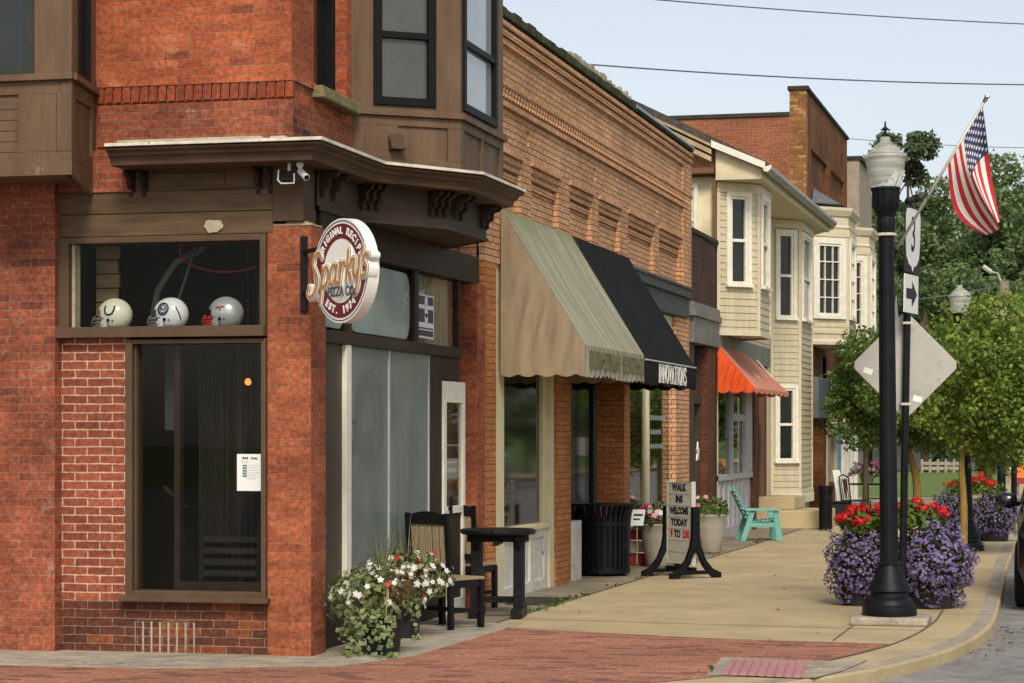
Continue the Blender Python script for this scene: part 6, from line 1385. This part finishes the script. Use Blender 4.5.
# ================================================================== FLOWER MOUNDS ROUND THE LAMPS
def mound(label, loc, r, h, nred, seed, redoff=(0, 0, 0), dens=1.0, grp='purple flower mounds at the lamp feet'):
    T = thing('flower_planter', label, 'planter', loc, 0, grp); o = (0, 0, 0)
    MB().lathe([(r * .55, 0), (r * .62, .25), (r * .66, h * .55), (r * .6, h * .55), (.001, h * .5)], (0, 0, 0), 20).build('pot', 'pot_black', T, off=o)
    def skin(n, k0, k1):
        P, d = ball(n * 2, (0, 0, 0), (1, 1, 1), .0); d = d[d[:, 2] > -.93][:n]; z = d[:, 2:3]
        lump = 1 + .16 * np.sin(d[:, 0:1] * 7 + seed) * np.sin(d[:, 1:2] * 6 + seed * 2) + .09 * np.sin(z * 11 + d[:, 0:1] * 9 + seed)
        s = rng.uniform(k0, k1, (len(d), 1)) * lump
        return np.column_stack([d[:, 0] * r * s[:, 0], d[:, 1] * r * s[:, 0], np.maximum(.03, h * .46 + d[:, 2] * h * .46 * s[:, 0])]), d
    P, d = skin(int(3600 * dens), .55, .97); cards('foliage', P, .042, 'leaf_mound', T, normal=d, spread=.9)
    P, d = skin(int(1700 * dens), .92, 1.05); blossoms('purple_blossom', P, d * .8 + rng.normal(size=d.shape) * .35 + [0, -.25, .15], .0185, 'petal_purple', T)
    rx, ry, rz_ = redoff
    P, d = up_ell(int(420 * dens), (rx, ry, h * .88 + rz_), (r * .75, r * .7, .20), -.2); cards('geranium_leaf', P, .062, 'leaf_dark', T, normal=d + [0, 0, .4], spread=.8, aspect=.9)
    Q = []; S_ = []
    for k in range(nred):
        a = rng.uniform(0, 6.28); rr = r * .85 * rng.uniform(.1, 1) ** .6; c = np.array([rx + rr * math.cos(a), ry + rr * math.sin(a) * .9, h * .92 + rz_ + rng.uniform(.04, .26) * (1.2 - rr / r)])
        n_ = 34; p, d = ball(n_, c, (.058, .058, .045), .75); Q.append(p); S_.append(d)
    blossoms('red_blossom', np.vstack(Q), np.vstack(S_), .019, 'petal_red', T)
    return T
q = onG(857, 606); mound('purple petunia mound with red geraniums, left of the nearest lamp', (q.x, q.y + .12, .002), .30, .86, 17, 1, (.05, 0, .02))
q = onG(930, 608); mound('large purple petunia mound with red geraniums, right of the nearest lamp', (q.x, q.y + .05, .002), .425, .92, 18, 4, (-.20, .02, .03), 1.45)
q = onG(950, 541); mound('purple petunia mound left of the second lamp behind the tree trunk', (q.x, q.y, .002), .34, .86, 9, 6, (.2, 0, .05), .7)
q = onG(994, 541); mound('purple petunia mound with red geraniums, right of the second lamp', (q.x, q.y, .002), .40, .84, 15, 8, (-.15, 0, .06), .8)

# ================================================================== TREES
def tree(name, label, base, H, trunk, rt, clumps, nleaf, ls, lmat, bmat, grp=None, limbs=7, cat='tree', spreadr=.34, lo=None, seed=0):
    """trunk path from the base, limbs to the clumps, leaves spread through clump volumes"""
    T = thing(name, label, cat, base, 0, grp); o = (0, 0, 0); B0 = Vector(base); m = MB()
    tp_ = [Vector(p) for p in trunk]; n = len(tp_); m.tube(smooth_path(tp_, 4), [rt * (1 - .55 * i / (4 * (n - 1))) for i in range(4 * (n - 1) + 1)], 10)
    for k, (c, r_) in enumerate(clumps[:limbs]):
        c = Vector(c); s = tp_[-1].lerp(tp_[-2], random.random() * .8); mid = s.lerp(c, .5) + Vector((0, 0, .06 * H * (random.random() - .3))); m.tube([s, mid, c], [rt * .42, rt * .26, rt * .08], 7)
    m.build('trunk', bmat, T, off=o, smooth=True)
    C = []
    tot = sum(r_ ** 2 for _, r_ in clumps)
    for c, r_ in clumps:
        k = max(8, int(nleaf * r_ ** 2 / tot)); d = rng.normal(size=(k, 3)); d /= np.linalg.norm(d, axis=1)[:, None]; s = rng.uniform(.25, 1.08, k)[:, None] ** .55
        C.append(np.array(c) + d * s * r_ * [1, 1, .8] * (1 + .25 * np.sin(d[:, :1] * 9 + c[0] * 5) * np.cos(d[:, 1:2] * 8 + c[2] * 4)))
    C = np.vstack(C); k = C[:, 2] > (lo or .2); C = C[k]; nn = np.tile([0, -.3, .6], (len(C), 1))
    cards('crown', C, ls, lmat, T, normal=nn, spread=1.0, aspect=.62)
    return T
def crown(c, R, n, rmin, rmax, seed):
    r_ = random.Random(seed); o = []
    while len(o) < n:
        d = Vector((r_.uniform(-1, 1), r_.uniform(-1, 1), r_.uniform(-1, 1)))
        if .35 < d.length < 1: o.append((tuple(Vector(c) + Vector((d.x * R[0], d.y * R[1], d.z * R[2]))), r_.uniform(rmin, rmax)))
    o.sort(key=lambda q: q[0][2]); return o
q = onG(963, 556); tree('street_tree', 'small leafy street tree with yellow green trunk beside the second lamp', (q.x, q.y, 0), 3.8, [(0, 0, 0), (.01, 0, .7), (-.02, 0, 1.35), (0, .05, 2.0)], .065, crown((.42, .1, 2.42), (1.25, 1.1, 1.05), 48, .28, .48, 2), 17000, .078, 'leaf_street', 'bark_yellow', 'small street trees along the kerb', 16, seed=1)
q = onG(915, 515); tree('street_tree', 'leaning yellow trunked tree with dark leaves behind the nearest lamp', (q.x, q.y, 0), 4.5, [(.05, 0, 0), (.02, 0, .8), (-.16, 0, 1.5), (-.25, .0, 2.2)], .10, crown((-.1, -.6, 2.6), (1.9, 1.3, 1.25), 46, .36, .5, 5), 17000, .095, 'leaf_dark', 'bark_yellow', 'small street trees along the kerb', 16, seed=2)
q = onG(987, 513); tree('street_tree', 'yellow trunked street tree with several stems near the far lamp', (q.x, q.y, 0), 5.0, [(0, 0, 0), (.02, 0, 1.0), (.0, 0, 1.7), (.05, 0, 2.4)], .12, crown((.4, 0, 3.0), (2.1, 1.6, 1.75), 50, .45, .75, 9), 17000, .105, 'leaf_street', 'bark_yellow', 'small street trees along the kerb', 16, seed=3)
q = onG(1010, 506); tree('street_tree', 'bushy street tree at the right edge beyond the others', (q.x + .6, q.y + 2, 0), 5.0, [(0, 0, 0), (.03, 0, 1.2), (.0, 0, 2.0), (.05, 0, 2.6)], .11, crown((.3, 0, 3.2), (2.0, 1.8, 1.6), 40, .4, .75, 19), 12000, .11, 'leaf_street', 'bark', 'small street trees along the kerb', 14, seed=4)
# young tree by the cream bays
q = Vector((-4.2, 45.5, 0)); tree('street_tree', 'dark leafy young tree in front of the cream bay windows', q, 4.0, [(0, 0, 0), (.02, 0, 1.0), (.05, 0, 1.8), (.1, 0, 2.4)], .06, crown((.15, 0, 2.55), (.75, .8, .95), 22, .24, .42, 25), 6500, .085, 'leaf_dark', 'bark', 'small street trees along the kerb', 12, seed=5)
# far wood: every tree its own
def wood(px_, ytop, d, wpx, lmat='leaf_wood', name='woodland_tree', label='', n=3400, ls=.6, seed=0, low=.25):
    t_ = atD(px_, ytop, d); H = t_.z; b_ = (t_.x, t_.y, -.1); n *= 6; ls *= .46; Rr = wpx * d / 2300 / 2
    Rr *= 1.25; cl = crown((0, 0, H * .53), (Rr, Rr, H * .47), 46, Rr * .24, Rr * .42, seed)
    return tree(name, label, b_, H, [(0, 0, 0), (0, 0, H * .3), (.1, 0, H * .6), (0, 0, H * .8)], H * .022, cl, n, ls, lmat, 'bark', 'woodland trees beyond the lawn', 12, lo=.3)
for i, (px_, yt, d, wp, lm, lb, n_, ls) in enumerate((
    (900, 205, 118, 90, 'leaf_wood', 'woodland tree directly behind the nearest lamp globe', 3600, .55),
    (952, 182, 122, 110, 'leaf_wood', 'broad woodland tree behind the large flag', 4200, .6),
    (1010, 158, 116, 105, 'leaf_wood', 'tall woodland tree at the right edge above the street trees', 4200, .6),
    (868, 250, 112, 70, 'leaf_wood', 'low woodland tree behind the cream bay windows', 2200, .5),
    (925, 268, 105, 80, 'leaf_wood', 'rounded woodland tree below the route signs', 2600, .5),
    (980, 250, 108, 90, 'leaf_wood', 'rounded woodland tree behind the second lamp globe', 2800, .5),
    (1045, 200, 112, 100, 'leaf_wood', 'woodland tree cut by the right edge of the view', 2600, .6),
    (830, 170, 140, 60, 'leaf_wood', 'woodland tree showing beside the tall brown building', 1500, .6),
    (885, 228, 150, 110, 'leaf_wood', 'woodland tree far back between the lamp and the stone building', 2600, .7),
    (935, 212, 152, 120, 'leaf_wood', 'woodland tree far back seen below the flag', 2600, .7),
    (985, 205, 150, 120, 'leaf_wood', 'woodland tree far back beside the flag tip', 2600, .7),
    (1090, 190, 118, 120, 'leaf_wood', 'woodland tree beyond the right edge of the view', 1800, .7))):
    wood(px_, yt, d, wp, lm, label=lb, n=n_, ls=ls, seed=40 + i)
# tall loose pine
pb = atD(908, 435, 128); pb.z = -.1; Hp = atD(908, 126, 128).z; cl = []
r_ = random.Random(4)
for k in range(30):
    zf_ = r_.uniform(.62, 1.0); sp_ = 2.7 * (1.06 - zf_) ** .45 * 1.35; a = r_.uniform(0, 6.28); cl.append(((sp_ * math.cos(a) * r_.uniform(.3, 1), sp_ * math.sin(a), Hp * zf_ - .3), r_.uniform(.45, .85)))
tree('pine_tree', 'tall loose dark pine rising behind the nearest lamp globe', pb, Hp, [(0, 0, 0), (.1, 0, Hp * .4), (0, 0, Hp * .8), (0, 0, Hp * .97)], .12, cl, 9000, .3, 'leaf_pine', 'bark', None, 7, lo=1)
pb2 = atD(858, 435, 130); pb2.z = -.1; cl = [((r_.uniform(-1.4, 1.4), r_.uniform(-1, 1), Hp * .93 * r_.uniform(.78, .98)), r_.uniform(.5, .85)) for k in range(14)]
tree('pine_tree', 'dark pine top showing beside the tall brown brick building', pb2, Hp * .95, [(0, 0, 0), (.1, 0, Hp * .4), (0, 0, Hp * .7), (0, 0, Hp * .9)], .25, cl, 3500, .3, 'leaf_pine', 'bark', None, 12, lo=1)

# ================================================================== BEYOND: house, cars, fence, posts
hb = atD(945, 455, 112); T = thing('distant_house', 'white distant building with flat roof beyond the lawn', 'house', (hb.x, hb.y, 0)); o = (0, 0, 0)
m = MB(); m.box(-4.2, 4.2, 0, 6, 0, 3.4); m.build('wall', 'house_white', T, off=o); m = MB(); m.box(-4.6, 4.6, -.5, 6.4, 3.4, 3.65); m.build('roof', 'roof_shingle', T, off=o)
for x in (-3.2, -1, 1.4, 3.2): window(T, (x - .5, -.001, 1.0), (1, 0, 0), (0, -1, 0), 1.0, 1.4, gmat='dark_glass')
for ch in T.children:
    pass
def fence(label, a, b, h, n):
    T = thing('rail_fence', label, 'fence', a); a, b = Vector(a), Vector(b)
    for i in range(n + 1): p = a.lerp(b, i / n); m = MB(); m.box(p.x - .05, p.x + .05, p.y - .05, p.y + .05, p.z, p.z + h + .1); m.build('post', 'stone_grey', T)
    m = MB()
    for z_ in (.35, .75): m.bar(a + Vector((0, 0, z_ * h / .9)), b + Vector((0, 0, z_ * h / .9)), .04, .14)
    m.build('rail', 'stone_grey', T)
fa, fb2 = atD(922, 480, 104), atD(962, 480, 104); fence('low pale rail fence on the far side of the lawn', (fa.x, fa.y, .01), (fb2.x, fb2.y, .01), .5, 5)
# parked cars: lofted body, wheels, lamps
def car(name, label, loc, rz, paint, L=4.7, W=1.86, H=1.72, grp=None, suv=True):
    T = thing(name, label, 'car', loc, rz, grp); o = (0, 0, 0); hl = L / 2
    side = [(-hl, .42), (-hl - .04 + .04, .62), (-hl + .04, .92), (-hl + .12, 1.02), (-hl + 1.05, 1.13), (-hl + 1.15, 1.12), (hl - .30, 1.10), (hl - .08, 1.05), (hl, .80), (hl, .42), (hl - .15, .30), (-hl + .15, .28)]
    def loft(rows, name, mat, bev=0, inset_=0):
        m = MB(); n = len(rows[0][1])
        vs = [(x, y, z) for x, pr in rows for (y, z) in pr]; fs = []
        for i in range(len(rows) - 1):
            for k in range(n - 1): fs.append((i * n + k, i * n + k + 1, (i + 1) * n + k + 1, (i + 1) * n + k))
        fs.append(tuple(range(n - 1, -1, -1))); fs.append(tuple((len(rows) - 1) * n + k for k in range(n)))
        for i in range(len(rows) - 1): fs.append((i * n, (i + 1) * n, (i + 1) * n + n - 1, i * n + n - 1))
        m.add([(p[1], p[0], p[2]) for p in vs], [f[::-1] for f in fs]); return m.build(name, mat, T, off=o, smooth=False, bevel=bev)
    hw_ = W / 2
    def sec(w_, z0, zs, zt): return [(-w_ * .92, z0), (-w_, z0 + .18), (-w_, zs), (-w_ * .93, zt), (w_ * .93, zt), (w_, zs), (w_, z0 + .18), (w_ * .92, z0)]
    loft([(-hl, sec(hw_ * .86, .34, .70, .80)), (-hl + .18, sec(hw_ * .96, .25, .82, .98)), (-hl + 1.1, sec(hw_, .24, .95, 1.12)), (0, sec(hw_, .24, .98, 1.10)), (hl - .8, sec(hw_, .24, .98, 1.10)), (hl - .12, sec(hw_ * .96, .28, .95, 1.06)), (hl, sec(hw_ * .88, .40, .86, .96))], 'body', paint, .03)
    gw = hw_ * .92
    rf = [(-hl + 1.0, gw, 1.10, .985), (-hl + 1.75, gw * .86, H - .06, .9), (-.1, gw * .84, H, .9), (hl - .75, gw * .83, H - .05, .9), (hl - .25, gw * .9, 1.10, .98)]
    m = MB(); vs = []
    for y, w_, z, _ in rf: vs += [(-w_, y, z), (w_, y, z)]
    cab = [(-gw, -hl + 1.0, 1.09), (gw, -hl + 1.0, 1.09), (gw, hl - .22, 1.09), (-gw, hl - .22, 1.09)]
    top_ = [(-gw * .84, -hl + 1.78, H - .05), (gw * .84, -hl + 1.78, H - .05), (gw * .83, hl - .7, H - .05), (-gw * .83, hl - .7, H - .05)]
    m.add(cab + top_, [(0, 1, 5, 4), (1, 2, 6, 5), (2, 3, 7, 6), (3, 0, 4, 7)]); m.build('windows', 'dark_glass', T, off=o)
    m = MB(); m.add([(p[0] * 1.0, p[1], p[2]) for p in top_] + [(p[0] * .9, p[1] * .94, H) for p in top_], [(0, 1, 5, 4), (1, 2, 6, 5), (2, 3, 7, 6), (3, 0, 4, 7), (4, 5, 6, 7)])
    for c_, t_ in zip(cab, top_): m.bar(c_, t_, .08, .07)
    for sx in (-1, 1): m.bar((sx * gw, -.05, 1.09), (sx * gw * .84, -.02, H - .05), .06, .08)
    m.build('roof', paint, T, off=o, bevel=.01)
    for sx in (-1, 1):
        for y in (-hl + .92, hl - .95):
            m = MB(); Mx = Matrix.Rotation(rad(90) * sx, 4, 'Y'); m.lathe([(.001, -.11), (.30, -.11), (.345, -.08), (.35, 0), (.345, .10), (.30, .115), (.22, .10), (.001, .10)], (sx * (hw_ - .10), y, .35), 24, M=Mx); wh = m.build('wheel', 'tyre', T, off=o, smooth=False)
            m = MB(); m.lathe([(.001, .112), (.05, .118), (.06, .108), (.20, .108), (.21, .12), (.215, .105)], (sx * (hw_ - .10), y, .35), 20, M=Mx); m.build('rim', 'rim', wh, off=o)
        m = MB(); m.basis((sx * (hw_ - .32), -hl - .005 + .06, .72), (1, 0, 0), (0, -1, 0), Z, -.2, .2, -.07, .08, -.03, .02); m.build('headlight', 'lens_clear', T, off=o, bevel=.01)
        m = MB(); m.basis((sx * (hw_ - .22), hl - .08, .84), (1, 0, 0), (0, 1, 0), Z, -.14, .14, -.10, .10, -.03, .04); m.build('tail_light', 'lens_red', T, off=o, bevel=.01)
        m = MB(); m.lathe([(.001, -.12), (.06, -.10), (.085, -.03), (.085, .04), (.06, .10), (.001, .12)], (sx * (hw_ + .13), -hl + 1.62, 1.10), 14, M=Matrix.Rotation(rad(90), 4, 'Y') @ Matrix.Diagonal((1, .8, 1, 1))); m.bar((sx * (hw_ - .02), -hl + 1.66, 1.06), (sx * (hw_ + .10), -hl + 1.64, 1.08), .04, .05); m.build('wing_mirror', paint, T, off=o, smooth=True)
    m = MB(); m.box(-.5, .5, -hl - .02, -hl + .1, .42, .60); m.build('grille', 'black_paint', T, off=o, bevel=.01)
    m = MB(); m.box(-.26, .26, hl - .02, hl + .02, .62, .74); m.build('number_plate', 'route_white', T, off=o)
    return T
car('parked_car', 'black car parked at the kerb, only its mirror and flank in view', (.26, 26.35, -.10), 0, 'car_black', L=4.9, W=1.92, H=1.75)
q = atD(952, 470, 100); car('parked_car', 'pale silver car parked beyond the lawn', (q.x, q.y + 13, .01), rad(90), 'car_silver', L=4.5, W=1.8, H=1.5)
# posts and boards far off at the right
q = onG(1014, 517); T = thing('road_sign', 'back of a small pale road sign on a dark post at the right edge', 'sign', (q.x, q.y, 0)); m = MB(); m.tube([(q.x, q.y, 0), (q.x, q.y, 2.3)], .06, 8); m.build('pole', 'lamp_black', T); m = MB(); c = atD(1013, 447, q.x * FX + q.y * FY); m.basis(c, Uf, Nf, Z, -.26, .26, -.2, .2, .07, .09); m.build('plate', 'sign_back', T)
q = atD(1022, 480, 64); T = thing('banner_sign', 'bright orange and red sign board at the far right edge', 'sign', (q.x, q.y, 0)); m = MB(); m.basis((q.x, q.y, 0), Uf, Nf, Z, -.2, 1.1, .35, 1.0, 0, .05); b_ = m.build('board', 'sign_orange', T); m = MB(); m.basis((q.x, q.y, 0), Uf, Nf, Z, -.2, 1.1, .36, .52, -.02, -.002); m.build('stripe', 'crate_red', b_)
for x in (-.1, 1.0): m = MB(); p = Vector((q.x, q.y, 0)) + Uf * x + Nf * .09; m.tube([p, p + Vector((0, 0, 1.2))], .04, 6); m.build('post', 'wood_pole', T)
pb = atD(1004, 435, 82); pb.z = 0; pt = atD(1004, 281, 82); T = thing('utility_pole', 'pale wooden utility pole with a street light arm above the trees', 'utility pole', pb)
m = MB(); m.tube([pb, pt], [.20, .17], 10); m.build('pole', 'wood_pole', T); a1 = atD(991, 272, 82); m = MB(); m.tube([pt + Vector((0, 0, -.3)), pt.lerp(a1, .5) + Vector((0, 0, .12)), a1], .04, 6); m.tube([a1, a1 + (a1 - pt).normalized() * .35], .09, 8); m.build('light_arm', 'pole_alu', T)
# wires
def wire(label, a, b, r_=.012, sag=.4):
    m = MB(); P = [a.lerp(b, i / 24) - Vector((0, 0, sag * 4 * (i / 24) * (1 - i / 24))) for i in range(25)]; m.tube(P, r_, 5); tag(m.build('power_line', 'wire', None, off=a), label, 'power line', 'overhead power lines')
wire('overhead power line, upper one at the top of the view', atD(560, -9, 52), atD(1100, 27, 62), .016, .1)
wire('overhead power line crossing the sky above the orange brick parapet', atD(540, 60.5, 52), atD(1100, 85, 62), .018, .15)
wire('thin far power line crossing behind the flag', atD(820, 136, 90), atD(1100, 148, 92), .014, .15)
wire('thin far power line running to the wooden utility pole', atD(860, 300, 82), atD(1004, 284, 82), .02, .2)

# ================================================================== THINGS OUTSIDE THE BROWN BUILDING
q = onG(838, 524); T = thing('leaning_board', 'white folded board leaning outside the brown brick building', 'board', (q.x, q.y + .3, 0)); d_ = q.x * FX + q.y * FY + .2
a_, b_ = atD(836, 470, d_), atD(843, 506, d_); m = MB(); m.prism([a_ - Uf * .07, a_ + Uf * .07, b_ + Uf * .10, b_ - Uf * .09], Nf * .05); m.build('board', 'white_plastic', T)
m = MB(); m.bar(b_ + Vector((0, 0, .02)) + Nf * .03, Vector((b_.x, b_.y + .1, 0)), .04, .04); m.build('foot', 'lamp_black', T)
q = onG(841, 524); T = thing('storage_bin', 'low black bin under the leaning white board', 'bin', (q.x, q.y, 0)); m = MB(); m.box(-.17, .17, -.15, .15, 0, .40); m.build('body', 'pot_black', T, off=(0, 0, 0), bevel=.02); m = MB(); m.box(-.19, .19, -.17, .17, .40, .44); m.build('lid', 'black_paint', T, off=(0, 0, 0), bevel=.01)
def wire_chair(label, loc, rz):
    T = thing('metal_chair', label, 'chair', loc, rz, 'black metal cafe chairs'); o = (0, 0, 0)
    for sx in (-1, 1):
        for y, zt_ in ((-.2, .9), (.2, .45)): m = MB(); m.tube([(sx * .22, y * 1.15, 0), (sx * .21, y, .45), (sx * .21, y * (1.3 if zt_ > .5 else 1), zt_)], .014, 6); m.build('leg', 'black_paint', T, off=o)
    m = MB()
    for k in range(6): m.tube([(-.21 + .084 * k, -.2, .45), (-.21 + .084 * k, .21, .45)], .010, 5); m.tube([(-.21, -.2 + .08 * k, .452), (.21, -.2 + .08 * k, .452)], .010, 5)
    m.build('seat', 'black_paint', T, off=o); m = MB()
    for k in range(6): m.tube([(-.21 + .084 * k, -.2, .47), (-.21 + .084 * k, -.26, .88)], .010, 5)
    m.tube([(-.21, -.262, .9), (0, -.27, .95), (.21, -.262, .9)], .014, 6); m.build('backrest', 'black_paint', T, off=o); return T
q = onG(856, 524); wc = wire_chair('black metal cafe chair nearest the white board', (q.x, q.y, 0), rad(-60)); q2 = onG(874, 522); dup(wc, (q2.x, q2.y + .5, 0), rad(100), 'black metal cafe chair beside the nearest lamp post')
q = onG(866, 520); T = thing('cafe_table', 'black metal cafe table carrying a pot of pink flowers', 'table', (q.x, q.y + .3, 0)); m = MB(); m.lathe([(.001, .70), (.36, .70), (.36, .73), (.001, .73)], (0, 0, 0), 20); m.build('table_top', 'black_paint', T, off=(0, 0, 0)); m = MB(); m.lathe([(.25, 0), (.22, .03), (.03, .05), (.03, .70)], (0, 0, 0), 12); m.build('leg', 'black_paint', T, off=(0, 0, 0))
fz_ = Vector((q.x, q.y + .3, .732)); T = thing('flower_pot', 'pot of pink and white flowers on the cafe table', 'planter', fz_); MB().lathe([(.11, 0), (.16, .16), (.14, .16), (.001, .14)], (0, 0, 0), 14).build('pot', 'pot_pale', T, off=(0, 0, 0))
P, d = up_ell(260, (0, 0, .2), (.34, .3, .2), -.3); cards('foliage', P, .07, 'leaf_dark', T, normal=d); P, d = up_ell(46, (.05, -.05, .24), (.36, .3, .22), -.1); blossoms('pink_blossom', P, d + [0, -.5, .1], .05, 'petal_pink', T); P, d = up_ell(14, (-.2, -.1, .26), (.12, .2, .16), 0); blossoms('white_blossom', P, d + [0, -.5, .1], .05, 'petal_white', T)
# bunting on a rail
bq = onX(846, 418, XW + .3); T = thing('bunting', 'small red and white striped bunting hung over the shop entrance', 'bunting', bq); n_ = 9
for nm, mat, pr in (('red_stripes', 'cloth_red', 0), ('white_stripes', 'cloth_white', 1)):
    m = MB()
    for k in range(n_):
        if k % 2 != pr: continue
        a0, a1 = math.pi * (1 + k / n_), math.pi * (1 + (k + 1) / n_); c = bq + Vector((0, 0, .28)); rr = .48
        U3 = Vector((.25, .968, 0)); m.add([c + U3 * .08 * math.cos(a0) + Vector((0, 0, .05 * math.sin(a0))), c + U3 * .08 * math.cos(a1) + Vector((0, 0, .05 * math.sin(a1))), c + U3 * rr * 1.5 * math.cos(a1) + Vector((.04, 0, rr * math.sin(a1))), c + U3 * rr * 1.5 * math.cos(a0) + Vector((.0, 0, rr * math.sin(a0)))], [(0, 1, 2, 3)])
    m.build(nm, mat, T)
m = MB(); m.tube([(XW - .02, bq.y - 1.2, 1.98), (XW + .35, bq.y - 1.0, 1.98), (XW + .35, bq.y + 1.6, 1.98), (XW - .02, bq.y + 1.7, 1.98)], .022, 6); m.build('rail', 'white_plastic', T)

# trees across the street, seen only in the shop windows
src = [o for o in bpy.data.objects if o.name.startswith('woodland_tree') and o.parent is None]
for i, (x_, y_) in enumerate(((11.5, 70), (11, 84), (12, 98), (11, 112), (12.5, 128))):
    dup(src[(0, 3, 4, 5, 7)[i]], (x_, y_, -.1), i * 1.3, 'woodland tree standing across the street from the shops', scale=.85)['group'] = 'trees across the street'
for y_ in (44, 58, 73): c_ = dup([o for o in bpy.data.objects if o.name == 'parked_car.001'][0], (7.9, y_, -.10), rad(180), 'pale silver car parked across the street from the shops'); c_['group'] = 'cars parked across the street'

# weeds in the joints and a few dead leaves in the gutter
W_ = []
for k in range(26):
    y = rng.uniform(20.3, 40); x = -5.2 + .1 * (y - 20) / 20 + rng.normal(0, .02)
    for j in range(9): W_.append((x + rng.normal(0, .05), y + rng.normal(0, .10), rng.uniform(.006, .03)))
for k in range(1):
    p = onG(rng.uniform(708, 720), rng.uniform(674, 681))
    for j in range(7): W_.append((p.x + rng.normal(0, .04), p.y + rng.normal(0, .02), .02 + rng.uniform(0, .03)))
wd = cards('weeds', np.array(W_), .045, 'leaf_dark', None, spread=1); tag(wd, None, None, None, 'stuff')
W_ = []
for k in range(34):
    i = rng.integers(20, 34); p = curb_s[i].lerp(curb_s[i + 1], rng.uniform()); W_.append((p.x + .05 + abs(rng.normal(0, .12)), p.y + rng.normal(0, .1), -.085 + rng.uniform(0, .02)))
for k in range(22): W_.append((rng.uniform(-5, -1.6), rng.uniform(18.5, 40), .012))
leafmat('leaf_dead', [(.10, .05, .02), (.16, .085, .03), (.2, .13, .05)], 0)
fl_ = cards('fallen_leaves', np.array(W_), .05, 'leaf_dead', None, normal=np.tile([0, 0, 1.], (len(W_), 1)), spread=.35); tag(fl_, None, None, None, 'stuff')
